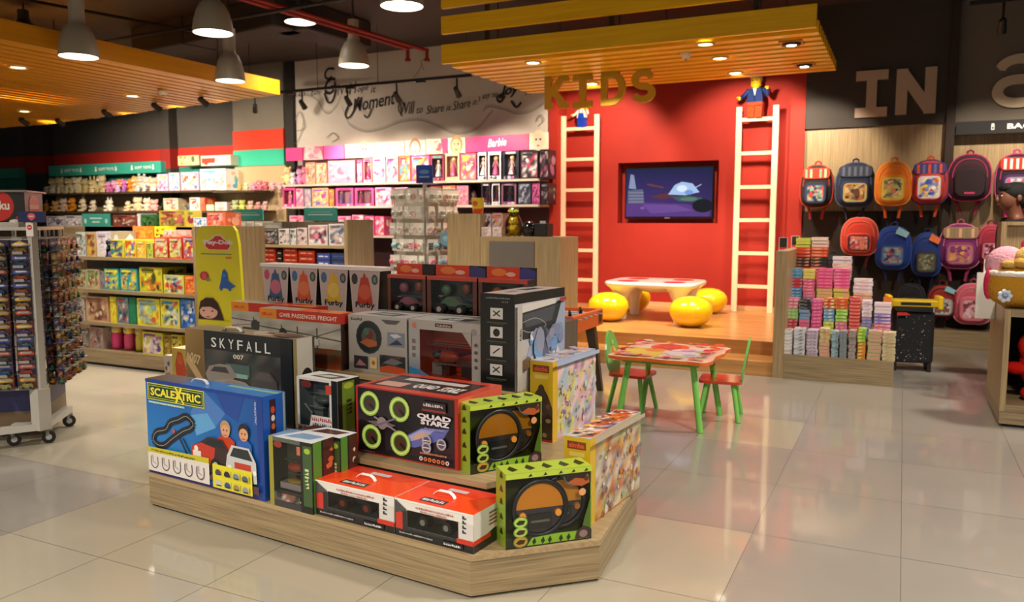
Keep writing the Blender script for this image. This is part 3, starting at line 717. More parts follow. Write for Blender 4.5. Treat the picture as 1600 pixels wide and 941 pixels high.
def copter_box(name, s, t, z, w, d, h, label, c1, c2, accent, side):
    o = place(name, s, t, z, label)
    win = (.10, .22, .74, .94)
    mb = windowed(w, d, h, win, (c1, '1d2420', accent, c1), '5c6a5c', d*.6); f = frames(mb, w, d, h); F = f['front']
    F.rect(0, 0, .10, 1, side); F.rect(.10, 0, 1, .22, c2); F.rect(.10, .0, .9, .09, '3a3840'); F.ell(.22, .90, .10, '8c3428', .05); F.rect(.66, .80, .86, .92, 'c86a50')
    F.scrib(6, .30, .12, .05, 'e8e0e0', w=.45, bold=.03); F.poly([(.74, 0), (1, 0), (1, 1), (.74, 1)], '161c18'); F.rect(.80, .10, 1, .95, '3c5a34')
    F.ell(.9, .88, .07, '9fbf3a', .04); F.scrib(6, .93, .35, .08, 'c8d8a0', rot=PI/2, bold=.02)
    Bk = Fr(mb, (w*.10, d*.6, h*.22), (w*.64, 0, 0), (0, 0, h*.72), step=-.0006); Bk.mosaic(['5a6a58', '7a6a50', 'a84a3c', '3c4a44', '8a7a60', '6a7a6a', 'b8a070'], 6, 7, random.Random(int(-s*50)))
    F.mosaic(['3a3840', '8a4a40', 'c8a8b0', '2c2a34', '5a6a4a'], 8, 2, random.Random(3), .12, .10, .72, .21)
    R_ = f['right']; R_.rect(.05, 0, .42, 1, '4f8a34'); R_.scrib(5, .33, .3, .06, '1e3a1e', rot=PI/2, bold=.03); R_.rect(.5, 0, 1, 1, '4a2420')
    rr = random.Random(int(-s*100)); R_.blobs(['c8643c', 'd8c8a0', '302018'], 8, rr, .5, .1, .98, .95, .08, .2)
    TP = f['top']; TP.poly([(.1, 0), (1, 0), (1, 1), (.3, 1)], 'dfe2e6'); TP.poly([(.25, .2), (.8, .3), (.9, .8), (.4, .8)], accent)
    mb.build('carton', GLOSSP, o)
    mb = MB(); cx, cy, cz = w*.42, d*.4, h*.55
    mb.ell((cx, cy, cz), (w*.18, d*.18, h*.07), 12, 8, 'c85a3c'); mb.cyl((cx+w*.12, cy, cz), (cx+w*.30, cy, cz+.01), .006, .003, 8, '8a8a84'); mb.cyl((cx, cy, cz), (cx, cy, cz+h*.09), .003, .003, 6, '888888')
    mb.box((cx-w*.28, cy-.006, cz+h*.088), (cx+w*.28, cy+.006, cz+h*.096), '70766e'); mb.box((cx-w*.14, cy-.01, cz-h*.09), (cx+w*.14, cy-.006, cz-h*.08), '707070'); mb.box((cx-.003, cy, cz-h*.33), (cx+.003, d*.78, cz-h*.02), '444a46')
    mb.box((w*.14, d*.2, h*.24), (w*.7, d*.6, h*.33), 'c9bfc4'); mb.ell((w*.45, d*.3, h*.36), (w*.18, d*.15, h*.04), 10, 6, 'c8b04a')
    mb.build('toy_helicopter', M_SATIN, o)
    pane(o, w, h, win); return o
copter_box('helicopter_box', -1.045, -.003, .17, .255, .13, .305, 'small window box with a red toy helicopter on the plinth, beside the blue racing set', '5a6058', '2e2c34', '7ea0c8', '9a9434')
copter_box('helicopter_box', -1.02, .132, .17, .26, .11, .30, 'dark window box wedged behind the small red helicopter box', '3c2c28', '2e2420', '5a2c24', '4a3028')
# white helicopter box, second level
w, d, h = .262, .15, .305
o = place('helicopter_box', -1.238, .352, .35, 'white and grey window box of a toy helicopter beside the long black car box')
win = (.06, .24, .80, .96); mb = windowed(w, d, h, win, ('d6d4d2', '23282a', 'e6e4e2', '8a8a88'), '8a9490', d*.6); f = frames(mb, w, d, h); F = f['front']
F.rect(.0, 0, 1, .24, 'a89888'); F.rect(0, .0, 1, .12, '5a4438'); F.ell(.24, .90, .13, '6e2c26', .06); F.rect(.72, .78, .92, .92, 'c44a34')
F.poly([(.30, .22), (.86, .26), (.92, .42), (.36, .42)], 'e6e2de'); F.scrib(10, .36, .335, .06, 'c23a30', w=.5, bold=.03); F.scrib(10, .38, .255, .05, '3a5a6a', w=.46, bold=.03)
Bk = Fr(mb, (w*.06, d*.6, h*.24), (w*.74, 0, 0), (0, 0, h*.72), step=-.0006); Bk.mosaic(['a8b0ac', '7a8480', 'c4c8c4', '5c6662', '8a8c88', 'b8785c', '98a098'], 6, 7, random.Random(5)); F.mosaic(['a89888', '7a5c4a', '5a4438', 'c8b8a8'], 8, 2, random.Random(6), .02, .02, .5, .22)
F.rect(.86, 0, 1, 1, '1c211e'); F.poly([(.5, .05), (.62, .05), (.62, .2), (.5, .2)], 'd8d4c8'); F.ring(.86, .05, .09, .03, 'f0f0f0', t0=0, t1=PI*.9)
R_ = f['right']; R_.rect(0, 0, 1, 1, '20261f'); R_.rect(.2, .05, .75, .97, '6a8a2e'); R_.scrib(4, .62, .45, .12, '2c3420', rot=PI/2, bold=.04, w=.5); R_.ell(.48, .9, .22, 'a8bc40', .05); R_.rect(.2, .05, .75, .2, '8a8a80')
TP = f['top']; TP.poly([(.15, .3), (.75, .2), (.9, .7), (.4, .8)], '3a3a38'); TP.poly([(.25, .4), (.65, .35), (.75, .6), (.45, .65)], 'cfcfcb')
mb.build('carton', GLOSSP, o)
mb = MB(); mb.ell((w*.42, .06, h*.62), (.05, .03, .022), 12, 8, '5d6a5e'); mb.cyl((w*.5, .06, h*.62), (w*.76, .06, h*.66), .008, .003, 8, '7d857c'); mb.cyl((w*.42, .06, h*.62), (w*.42, .06, h*.72), .003, .003, 6, '888888'); mb.box((w*.08, .055, h*.715), (w*.76, .065, h*.725), '9aa19a')
mb.box((w*.1, .05, h*.5), (w*.5, .056, h*.51), 'b0b0aa'); mb.tube([(w*.08, .03, h*.55), (w*.25, .03, h*.42), (w*.2, .03, h*.3)], .005, 6, 'b8bcbc'); mb.box((w*.41, .062, h*.3), (w*.43, .12, h*.6), '4a504c')
mb.build('toy_helicopter', M_SATIN, o); pane(o, w, h, win)

# --- orange and white stunt car boxes
def stunt_box(s, w, label, body, trim):
    d, h = .235, .15
    o = place('toy_car_box', s, .012, .17, label)
    win = (.16, .28, .82, .74); mb = windowed(w, d, h, win, ('e3e0dc', 'ddd8d4', 'f0461c', '1c1c1e'), '50564e', d*.5); f = frames(mb, w, d, h); F = f['front']
    F.rect(0, 0, 1, .20, '1b1a1e'); F.rect(0, .2, 1, .28, '2c2c30'); F.rect(.0, .16, .16, .72, '2c2a2c'); F.rect(.01, .20, .10, .66, 'c9362a'); F.poly([(0, .98), (.16, .74), (.0, .60)], '4a4a48'); F.rect(0, .96, 1, 1, 'f4f0ec')
    F.rect(.82, .28, 1, .74, 'd4cfcc'); None
    for i, chh in enumerate('LIA4'): F.scrib(1, .86, .84-.12*i, .10, '2a3040', w=.075, bold=.04)
    F.rect(.80, .20, 1, .33, 'c9321f'); F.scrib(22, .28, .84, .05, 'b04a44', w=.48); F.scrib(16, .34, .77, .04, 'b04a44', w=.34)
    F.scrib(27, .06, .10, .045, 'b8b6b8', w=.44); F.rect(.62, .05, .88, .18, '101012'); F.scrib(9, .64, .08, .06, 'e8e8e8', w=.22, bold=.03)
    R_ = f['right']; R_.poly([(0, .35), (.7, .28), (.9, 0), (1, 0), (1, 1), (0, 1)], 'd8d2ce'); R_.poly([(0, 0), (1, 0), (1, .3), (.6, .38), (0, .2)], '191a1c'); R_.rect(0, .2, .5, .32, 'c9321f')
    for i in range(4): R_.rect(.45, .5+i*.1, .9, .55+i*.1, '5a5c58' if i % 2 else 'b0503c')
    TP = f['top']; TP.rect(.0, .0, 1, 1, 'f0461c'); TP.poly([(.0, .70), (.8, .62), (1, 1), (0, 1)], 'd6301a'); TP.rect(.26, .10, .58, .28, '2c2c30'); TP.scrib(9, .28, .14, .1, 'e8e8e8', w=.28, bold=.03); TP.rect(.35, .72, .6, .84, 'c8b8c0')
    mb.build('carton', GLOSSP, o)
    mb = MB(); buggy(mb, (w*.48, d*.33, h*.28), w*.44, body, trim); tb0 = mb.build('toy_buggy', M_SATIN, o); buggy_wheels(tb0, (w*.48, d*.33, h*.28), w*.44, trim)
    pane(o, w, h, win); handle(o, w*.44, d*.45, h+.001, .10, 'ffffff'); return o
stunt_box(-.787, .42, 'orange and white remote control car box on the plinth, the left one of two', 'c8bcae', 'a8412c')
stunt_box(-.362, .368, 'orange and white remote control car box on the plinth corner, the right one of two', 'd87a4c', 'b8bab0')

# --- black box with glowing green rings
w, d, h = .562, .345, .305
o = place('drone_box', -.848, .335, .35, 'black box with red edges printed with four glowing green rings')
mb = MB(); mb.box((0, 0, 0), (w, d, h), ['17090c', 'b0261c', '17090c', 'b0261c', 'c8402c', '17090c']); f = frames(mb, w, d, h); F = f['front']
F.rect(0, 0, 1, 1, 'a8241c'); F.rect(.02, .02, .97, .98, '160a10'); F.grad(.3, .1, .97, .7, '20202c', '1c1c24', '10101a', '141018')
F.poly([(.46, .32), (.66, .52), (.92, .56), (.86, .40), (.6, .22), (.44, .2)], '5a68b4'); F.poly([(.5, .34), (.66, .50), (.8, .52), (.62, .34), (.5, .27)], '9aa6e0'); F.poly([(.55, .36), (.66, .46), (.76, .46), (.62, .34)], 'c8a890')
for cx, cy in ((.145, .76), (.45, .74), (.165, .27), (.46, .25)):
    F.ell(cx, cy, .098, '2a4a18'); F.ring(cx, cy, .10, .035, 'a3c85a'); F.ring(cx, cy, .088, .012, 'd2ec8a'); F.ell(cx, cy, .045, '4a2c28'); F.line([(cx, cy), (cx+.05, cy-.08)], .012, '160a10')
F.poly([(.12, .50), (.3, .54), (.42, .50), (.36, .45), (.2, .46)], '6a5a60'); F.ell(.28, .50, .05, '8a7a80'); F.line([(.2, .58), (.42, .42)], .008, '8a8490'); F.line([(.2, .44), (.42, .6)], .008, '6a6470')
F.rect(.68, .78, .9, .92, '2a1c20'); F.scrib(9, .69, .85, .045, 'c8c8d0', w=.19, bold=.03); F.rect(.68, .78, .9, .81, '8a3030')
F.text('QUAD', .63, .655, .085, 'e0e0e8', w=.32, bold=.05); F.text('STARZ', .665, .585, .075, 'e0e0e8', w=.27, bold=.05); F.scrib(20, .70, .52, .03, '8a94c8', w=.2)
for cx, cy in ((.72, .36), (.86, .34), (.72, .26)): F.ell(cx, cy, .045, 'a8a8b4'); F.ell(cx, cy, .03, '50506a'); F.line([(cx-.03, cy), (cx+.03, cy)], .004, 'e0e0e0')
F.scrib(29, .66, .165, .03, 'c8906a', w=.25)
for i in range(7): F.ell(.67+i*.042, .095, .017, 'd8d8e0' if i in (0, 6) else 'd87a4c'); F.ell(.67+i*.042, .095, .008, '802818')
F.scrib(9, .08, .05, .022, '605860', w=.14)
TP = f['top']; TP.rect(0, 0, 1, 1, 'c8402c')
TP.poly([(.05, .15), (.92, .15), (.92, .85), (.05, .85)], '2a1214'); TP.rect(.10, .2, .35, .45, 'd8a090'); TP.text('QUAD', .42, .25, .25, 'e6e2e0', w=.22, bold=.05); TP.text('STARZ', .68, .25, .25, 'e6e2e0', w=.2, bold=.05); TP.rect(.2, .6, .8, .75, 'd2c8c4')
f['right'].rect(0, 0, 1, 1, '3a1014'); f['right'].rect(0, 0, .25, 1, 'b83024'); f['right'].rect(0, .8, 1, 1, 'd85a40')
mb.build('carton', GLOSSP, o)

# --- lime boxes with the two ringed wheels
def wheel_box(s, t, z, rot, label):
    w, d, h = .35, .115, .29
    o = place('wheel_toy_box', s, t, z, label, rot=rot)
    win = (.03, .03, .97, .97); mb = windowed(w, d, h, (.0, .14, .985, .93), ('9cb83a', '8aa832', 'a8c83e', '2c3018'), '4a5a2a', d*.75); f = frames(mb, w, d, h, step=.0003); F = f['front']
    F.rect(0, .0, 1, .14, '1e2416'); F.poly([(.24, .02), (.98, .02), (.97, .13), (.60, .14), (.30, .12)], '7fae2c')
    for a in (.32, .42, .5, .63, .72, .84, .92): F.poly([(a, .02), (a+.03, .06), (a+.01, .12), (a-.02, .07)], '1c3010')
    F.rect(0, .93, 1, 1, 'b8cf48')
    for a in (.25, .42, .6, .75, .9): F.poly([(a, .94), (a+.05, .95), (a+.03, .985)], '20300f')
    Lf = f['left']; Lf.rect(0, 0, 1, 1, '8fae30')
    for b in (.15, .35, .55, .72, .9): Lf.poly([(.4, b), (.75, b+.02), (.6, b+.1), (.45, b+.06)], '24300f')
    TP = f['top']; TP.rect(0, 0, 1, 1, 'aac240')
    for a in (.1, .3, .5, .7, .88): TP.poly([(a, .2), (a+.08, .35), (a+.03, .8), (a-.03, .5)], '20300f')
    f['right'].rect(0, 0, 1, 1, '8f9c40'); f['right'].rect(.2, .1, .8, .8, '39401c')
    mb.build('carton', GLOSSP, o)
    for cx, cy, cz, R in ((.232, .030, .150, .098), (.140, .010, .144, .106)):
        mb = MB(); M = T(cx, cy, cz)
        mb.torus((0, 0, 0), R, .011, 'y', 32, 8, '1c2024', 0, M)
        k = 24; up = [(R*.96*math.cos(PI*i/k), 0, R*.96*math.sin(PI*i/k)) for i in range(k+1)]; dn = [(R*.96*math.cos(PI+PI*i/k), 0, R*.96*math.sin(PI+PI*i/k)) for i in range(k+1)]
        for pts, c in ((up, 'f6a82a'), (dn, '46484a')):
            m = len(pts); mb.add(pts+[(p[0], .02, p[2]) for p in pts], [tuple(range(m-1, -1, -1)), tuple(range(m, 2*m))]+[(i, (i+1) % m, m+(i+1) % m, m+i) for i in range(m)], c, 0, False, M)
        for sx in (-1, 1): mb.cyl((sx*R*.68, 0, -R*.22), (sx*R*.68, -.012, -R*.22), R*.14, R*.12, 14, 'd98f34', 0, M)
        mb.box((-R*.45, -.006, -R*.75), (R*.45, 0, -R*.2), '34383a', 0, M); mb.box((-R*.35, -.008, -R*.5), (R*.35, -.006, -R*.42), '6a6e60', 0, M)
        mb.build('toy_wheel', M_SATIN, o)
    mb = MB(); F2 = Fr(mb, (0, -.001, 0), (w, 0, 0), (0, 0, h))
    F2.poly([(.60, .93), (.985, .93), (.985, .77), (.84, .76), (.70, .82)], '2a2418'); F2.ring(.80, .92, .14, .012, '506070', t0=PI*1.05, t1=PI*1.6)
    F2.poly([(.70, .80), (.80, .86), (.90, .84), (.95, .90), (.97, .78), (.88, .74), (.78, .77)], 'b05a2c'); F2.ell(.93, .84, .028, '5a2c18'); F2.ell(.885, .66, .042, 'e0a070')
    F2.poly([(.88, .15), (.985, .15), (.985, .60), (.95, .45), (.91, .3)], '4c6a24'); F2.poly([(.80, .03), (.985, .03), (.985, .16), (.9, .2), (.82, .13)], '3a2c2c'); F2.ell(.9, .09, .05, '8a7070', .05)
    mb.build('printed_film', GLOSSP, o)
    for i, b in enumerate((.09, .22, .35)):
        mb = MB(); F2 = Fr(mb, (0, -.004, 0), (w, 0, 0), (0, 0, h)); F2.ell(.165, b, .085, '5a8030', .078); F2.ell(.165, b, .073, ['b88a3a', 'a9c05a', 'a6cc5c'][i], .067); F2.poly([(.11, b-.01), (.15, b+.03), (.22, b+.02), (.2, b-.03), (.14, b-.035)], '2c2a14'); mb.build('medallion', GLOSSP, o)
    pane(o, w, h, (.0, .14, .985, .93), y=.002)
    return o
wheel_box(.088, .105, .17, math.radians(50), 'lime green box with two orange and black toy wheels, lower of the two')
wheel_box(-.212, .315, .35, math.radians(62), 'lime green box with two orange toy wheels beside the black ring-printed box')

# --- yellow ended boxes on the right side
def story_box(s, t, z, w, d, h, rot, label, pal, seed, topp):
    o = place('playset_box', s, t, z, label, rot=rot)
    mb = MB(); mb.box((0, 0, 0), (w, d, h), ['d8b61e', 'cbb8a8', 'd8b61e', 'd8b61e', 'a8c0e0', '806a20']); f = frames(mb, w, d, h); F = f['front']; rr = random.Random(seed)
    F.rect(0, 0, 1, 1, 'd0ac1c'); F.rect(.12, .86, .85, .95, '7a3a1c'); F.text('simba', .18, .875, .06, 'd8583a', w=.6, bold=.04); F.rect(.2, .78, .8, .83, 'e0c860')
    F.ell(.5, .66, .14, '5a4424', .05); F.poly([(.0, .38), (.2, .58), (.5, .72), (.8, .58), (1, .42), (1, 0), (0, 0)], '4a3c30'); F.blobs(['6a5038', 'a8862c', '2c3040', 'b8a070'], 10, rr, .05, .03, .95, .5, .1, .25); F.rect(0, 0, 1, .03, 'c8322a')
    R_ = f['right']; R_.grad(0, 0, 1, 1, pal[0], pal[1], pal[2], pal[3]); R_.rect(0, 0, .10, 1, 'd8b020')
    R_.mosaic(pal[4]+list(pal[:4]), 11, 9, rr, .10, .02, 1, .95); R_.blobs(pal[4], 70, rr, .12, .03, .97, .93, .008, .035); R_.rect(.0, .95, 1, 1, pal[3])
    TP = f['top']; TP.rect(0, 0, 1, 1, topp[0]); TP.mosaic(topp, 4, 12, rr, .04, .02, .96, .98); TP.blobs(topp[1:], 50, rr, .06, .03, .94, .97, .04, .14)
    mb.build('carton', GLOSSP, o); return o
story_box(.139, .478, .17, .115, .53, .36, math.radians(0), 'yellow ended playset box with an orange patterned top at the right end of the plinth', ('a8622c', '9a6a44', 'b4b08a', 'bfae9a', ['c8702c', 'b8a088', 'd8cfc0', '7a5a48', '9aa870', 'e0a040', '8a7a8a', 'c8b8a8']), 5, ['a8c0d8', 'd87a2c', 'e8e0d8', '5a3428', 'e8a83a', 'c85a34', 'd8c8b0', '40404a'])
story_box(-.272, .916, .35, .122, .47, .385, math.radians(0), 'yellow ended pink and lilac playset box standing behind the patterned one', ('c8a088', 'b8b4a0', '9ab4c8', 'a8b8d8', ['d8a8b8', 'c8b8c8', 'e8c8c8', '8a70a8', 'b8c890', 'd8d060', 'c8d4e0', 'e0b8b0']), 9, ['b8c4d8', 'e8dce0', 'd8a8a8', 'e8d8a8', 'c8b0c8', 'a8c0d8', 'e0c8c0'])

# --- black film car box
w, d, h = .835, .145, .455
o = place('racing_set_box', -2.215, .47, .35, 'long black film themed car set box behind the blue racing set')
mb = MB(); mb.box((0, 0, 0), (w, d, h), ['1a1c1d', 'd0cabc', '1a1c1d', '6a5230', '6b6358', '1a1c1d']); f = frames(mb, w, d, h); F = f['front']
F.rect(0, 0, 1, 1, '202425'); F.grad(0, 0, .19, 1, '3a2a1c', '5a4428', '84683a', '96784a'); F.poly([(.0, .60), (.18, .25), (.19, .36), (.02, .72)], 'b09468'); F.text('007', .04, .60, .12, 'c0a878', w=.1, bold=.02, rot=-.2)
F.mosaic(['38302e', '4a423e', '24282a', '5a5450', '303638', '3c4644'], 9, 6, random.Random(7), .19, .02, .90, .78); [F.text(c_, .262+.083*q_, .81-.0*q_, .115, 'e4e4e0', w=.05, bold=.005) for q_, c_ in enumerate('SKYFALL')]
F.text('007', .47, .70, .055, 'd8d0b8', w=.1, bold=.03); F.rect(.40, .50, .62, .64, '4a6460'); F.rect(.42, .48, .60, .53, '8ab0a4')
F.poly([(.20, .48), (.24, .58), (.34, .62), (.44, .62), (.5, .50), (.44, .42), (.22, .40)], '8a817a'); F.poly([(.25, .52), (.29, .58), (.40, .59), (.43, .52)], '3a3a3c')
F.poly([(.22, .30), (.30, .42), (.44, .46), (.58, .44), (.68, .34), (.70, .18), (.60, .06), (.26, .14)], '9a8e86'); F.poly([(.30, .38), (.44, .44), (.57, .41), (.50, .34)], '8f847c'); F.poly([(.24, .28), (.44, .33), (.62, .26), (.68, .18), (.5, .2)], '5e544e'); F.poly([(.34, .2), (.5, .22), (.58, .14), (.4, .1)], '8a7e76')
F.poly([(.62, .38), (.64, .52), (.68, .60), (.80, .60), (.86, .50), (.87, .34), (.84, .18), (.68, .16)], '4c4644'); F.poly([(.66, .50), (.70, .58), (.80, .58), (.83, .49)], '5a5452'); F.rect(.64, .36, .86, .42, '4c4644'); F.rect(.70, .28, .82, .31, '8c8480'); F.ell(.68, .35, .02, '9a938c'); F.ell(.84, .34, .02, '9a938c')
F.rect(.90, 0, 1, 1, '14181a'); F.poly([(.86, .2), (.92, .45), (.93, .1)], '2c3c3c')
R_ = f['right']; R_.rect(0, 0, 1, 1, 'cfcabd'); R_.rect(.0, 0, .16, 1, '9a8a5a'); R_.ell(.62, .50, .30, '1b1b1c', .16); R_.rect(.32, .0, .92, .50, '1b1b1c'); R_.rect(.9, 0, 1, 1, '4a4a44')
f['top'].rect(0, 0, 1, 1, '8c8070'); f['top'].blobs(['3a342c', 'a89a88', 'c8c0b0', '54483a'], 16, random.Random(2), .3, .1, .98, .9, .03, .1)
mb.build('carton', GLOSSP, o); handle(o, w*.40, .05, h+.001, .13)

# --- train set boxes
def train_box(s, t, w, h, label, txt, z=.60):
    d = .11; o = place('train_set_box', s, t, z, label)
    mb = MB(); mb.box((0, 0, 0), (w, d, h), ['8c8478', '2c1a18', '5a5048', '8a3020', 'e0561e', '4a4038']); f = frames(mb, w, d, h); F = f['front']
    F.mosaic(['b0a89a', 'a8a294', '9a9488', 'c0b8ac'], 8, 4, random.Random(8), 0, .35, 1, .82); F.mosaic(['5a5034', '6a4a30', '4a5438', '7a3a24', '8a4a2c'], 9, 3, random.Random(9), 0, 0, 1, .36); F.rect(0, .82, 1, 1, 'c0321c'); F.rect(0, .82, .22, 1, 'e08a24'); F.scrib(6, .03, .87, .07, 'c8401c', w=.15, bold=.03)
    if txt: F.text(txt, .26, .865, .08, 'f0d8c8', w=.70, bold=.015)
    F.grad(0, .0, 1, .14, 'a8421c', 'b84a24', '6a4428', '5a4a30')
    F.line([(0, .50), (.3, .58), (.6, .50), (1, .74)], .004, '6a645c'); F.line([(.0, .66), (.5, .60), (1, .52)], .006, '5c554c')
    for a in (.28, .48, .72): F.line([(a, .34), (a, .72)], .006, '5a544c')
    F.poly([(.5, .36), (.66, .38), (.66, .54), (.5, .52)], '8a6a60'); F.rect(.60, .40, .74, .52, 'cfc6b8'); F.ell(.30, .55, .05, '3c3c3a', .12); F.rect(.14, .36, .34, .5, '3a4438')
    f['right'].rect(0, 0, 1, 1, '231614'); f['right'].rect(0, .82, 1, 1, 'c0321c'); f['right'].rect(.2, .1, .8, .7, '4a2a24')
    TP = f['top']; TP.rect(0, 0, .45, 1, 'b8a898'); TP.rect(.45, 0, 1, 1, 'ec5a1c'); TP.rect(.78, 0, .95, 1, 'f08a2c')
    mb.build('carton', GLOSSP, o); return o
train_box(-1.965, .78, .615, .302, 'train set box with a red band reading passenger freight, in front of its twin', 'GWR PASSENGER FREIGHT')
train_box(-2.42, .96, .70, .30, 'train set box with an orange lid, half hidden behind the passenger freight one', '')

# --- two grey helicopter boxes
w, d, h = .395, .26, .302
o = place('helicopter_box', -1.333, .82, .60, 'grey flying toy box with a round window, left of the orange framed one')
mb = MB(); mb.box((0, 0, 0), (w, d, h), ['98918a', '8a857e', '98918a', '8a857e', 'c8c4c0', '5a5650']); f = frames(mb, w, d, h); F = f['front']
F.grad(0, 0, 1, 1, '948c82', '9c948c', 'bab4ae', 'b0aaa4'); F.scrib(8, .05, .90, .05, '3a3434', w=.2, bold=.03); F.ell(.36, .62, .225, '3a3a38'); F.ell(.36, .62, .205, '20282a'); F.ell(.36, .62, .13, '5a5048'); F.poly([(.2, .52), (.34, .60), (.5, .56), (.5, .48), (.36, .44)], 'a85a34'); F.ell(.38, .66, .06, '6a2c24'); F.ell(.32, .72, .05, '4a6a58')
F.rect(.68, .50, .96, .74, '7f8694'); F.poly([(.7, .52), (.84, .62), (.94, .54)], '3c3c44'); F.poly([(.72, .70), (.84, .72), (.92, .68), (.8, .64)], 'c8ccd4'); F.poly([(.58, .95), (.9, .95), (.82, .88), (.66, .88)], '5a5a54')
F.rect(.10, .06, .34, .28, '2e2c30'); F.poly([(.12, .1), (.2, .22), (.32, .12)], '9a6a70'); F.rect(.38, .08, .50, .28, 'c8b884'); F.ell(.44, .18, .03, 'b85a2c'); F.mosaic(['242628', '4a3a34', '6a4a3c', '303438'], 5, 4, random.Random(11), .55, .04, .97, .34); F.poly([(.55, .04), (.97, .04), (.97, .14), (.7, .17), (.55, .12)], 'b84a24'); F.poly([(.6, .2), (.76, .3), (.94, .24), (.8, .18)], '6a6e70')
TP = f['top']; TP.poly([(.2, .2), (.7, .15), (.8, .5), (.3, .6)], '4a4644'); TP.poly([(.3, .3), (.6, .25), (.66, .42), (.36, .48)], 'b8b4b0'); TP.rect(.05, .75, .9, .9, '8c8884')
mb.build('carton', GLOSSP, o)
w = .435
o = place('helicopter_box', -.925, .82, .60, 'grey box with a big orange window and red toy helicopter, beside the tall black box')
win = (.16, .06, .88, .84); mb = windowed(w, d, h, win, ('a6a09a', '8a857e', 'cac6c2', '5a5650'), 'b8401c', .12); f = frames(mb, w, d, h); F = f['front']
F.rect(0, .84, 1, 1, 'aea8a2'); F.rect(.38, .90, .62, .96, '302c2c'); F.scrib(9, .40, .91, .035, 'c8a8a0', w=.2, bold=.02); F.ell(.08, .90, .035, 'c87a60'); F.ell(.91, .86, .04, '8a8a90'); F.rect(0, .0, .16, .84, 'a8a6a4'); F.grad(0, 0, .16, .45, '5a6a90', '5a6a90', 'a8a6a4', 'a8a6a4')
for b in (.36, .48, .6): F.rect(.05, b, .10, b+.07, '7a6a60')
F.poly([(0, .0), (.4, 0), (.2, .14), (0, .2)], '2c7aa8'); F.rect(.4, 0, 1, .06, '5a6a9a'); F.scrib(7, .7, .01, .05, '90b0e0', w=.25, bold=.03)
for b in (.3, .42, .54, .66): F.ell(.94, b, .02, '50504e')
F.poly([(.76, .84), (.88, .84), (.88, .62)], 'a6a09a'); F.poly([(.16, .06), (.28, .06), (.16, .18)], '5a7090')
TP = f['top']; TP.poly([(.3, .2), (.75, .2), (.8, .5), (.4, .55)], '3a3634'); TP.scrib(3, .42, .28, .2, 'e0dcd8', w=.2, bold=.04); TP.rect(.05, .75, .9, .9, '8c8884')
mb.build('carton', GLOSSP, o)
mb = MB(); mb.ell((.2, .055, .12), (.08, .03, .03), 14, 8, 'a33420'); mb.ell((.15, .045, .125), (.035, .026, .024), 12, 6, '1c1c20'); mb.cyl((.26, .055, .13), (.36, .055, .15), .010, .004, 8, '2c2828'); mb.cyl((.2, .055, .14), (.2, .055, .185), .004, .004, 6, '404040'); mb.box((.08, .05, .183), (.33, .062, .188), '3a2420'); mb.box((.08, .05, .172), (.33, .062, .176), '5a3024')
mb.box((.13, .03, .08), (.27, .036, .085), '60605c'); mb.box((.30, .03, .03), (.37, .07, .10), '3a2a28'); mb.box((.10, .06, .019), (.16, .1, .08), '8a8078'); mb.box((.19, .056, .02), (.21, .11, .1), '54201a')
mb.build('toy_helicopter', M_SATIN, o); pane(o, w, h, win)

# --- tall black and white box
w, d, h = .19, .50, .455
o = place('drone_box', -.478, .80, .60, 'tall box with a black icon-marked end, highest on the right of the island')
mb = MB(); mb.box((0, 0, 0), (w, d, h), ['101211', 'b8bcc6', '202020', '202020', 'c6c6c4', '202020']); f = frames(mb, w, d, h); F = f['front']
F.rect(0, 0, 1, 1, '121413'); F.scrib(21, .16, .95, .016, '8a8e8c', w=.7); F.scrib(4, .62, .915, .014, '8a8e8c', w=.2)
for i, b in enumerate((.74, .545, .35, .155)):
    F.rect(.30, b, .66, b+.115, 'd2d2ce'); F.line([(.38, b+.03), (.58, b+.09)], .006, '202020') if i != 1 else F.ell(.48, b+.055, .10, '202020')
    F.line([(.38, b+.085), (.58, b+.03)], .006, '202020') if i in (0, 3) else None; F.rect(.2, b-.045, .78, b-.03, '4a4c3a'); F.rect(.3, b-.06, .68, b-.05, '3a3c34')
F.scrib(9, .12, .03, .03, '707470', w=.5, bold=.02)
R_ = f['right']; R_.grad(0, 0, 1, 1, 'b8b0a8', '5a8ac0', 'aab0c4', 'c4c4cc'); R_.rect(0, .90, 1, 1, '202322'); R_.poly([(.10, .80), (.92, .86), (.84, .60), (.6, .50), (.10, .52)], '33363a')
R_.poly([(.14, .78), (.8, .82), (.72, .66), (.2, .64)], '4a5058'); R_.line(spl([(.14, .7), (.4, .72), (.6, .62), (.3, .58), (.14, .62)], 4), .005, '8a8e90'); R_.poly([(.1, .88), (.8, .90), (.8, .84), (.12, .80)], 'd0ccc6')
R_.poly([(.3, .48), (.55, .52), (.8, .62), (.95, .9), (1, .9), (1, .2), (.6, .1), (.2, .3)], '9aa4bc'); R_.blobs(['7c84a4', 'c8d4e4', '6a98c8', '585e78', 'd8dce4', '8a90a4', '3c4450'], 40, random.Random(4), .25, .08, .97, .62, .03, .10)
R_.poly([(.0, .28), (.2, .34), (.34, .26), (.16, .2)], '6a5444'); R_.rect(0, 0, .09, .90, 'b8b4ae'); R_.scrib(6, .075, .52, .04, '3c3c3e', rot=PI/2, w=.12, bold=.03) ; None
R_.rect(.84, .86, .98, .90, 'a83a34')
TP = f['top']; TP.rect(0, 0, 1, 1, '1c1e1e'); TP.rect(.05, .03, .95, .97, 'd4d2ce'); TP.poly([(.3, .45), (.6, .5), (.7, .8), (.4, .75)], '4a4a50'); TP.poly([(.35, .2), (.55, .2), (.6, .35), (.4, .35)], '8a8a90')
mb.build('carton', GLOSSP, o)

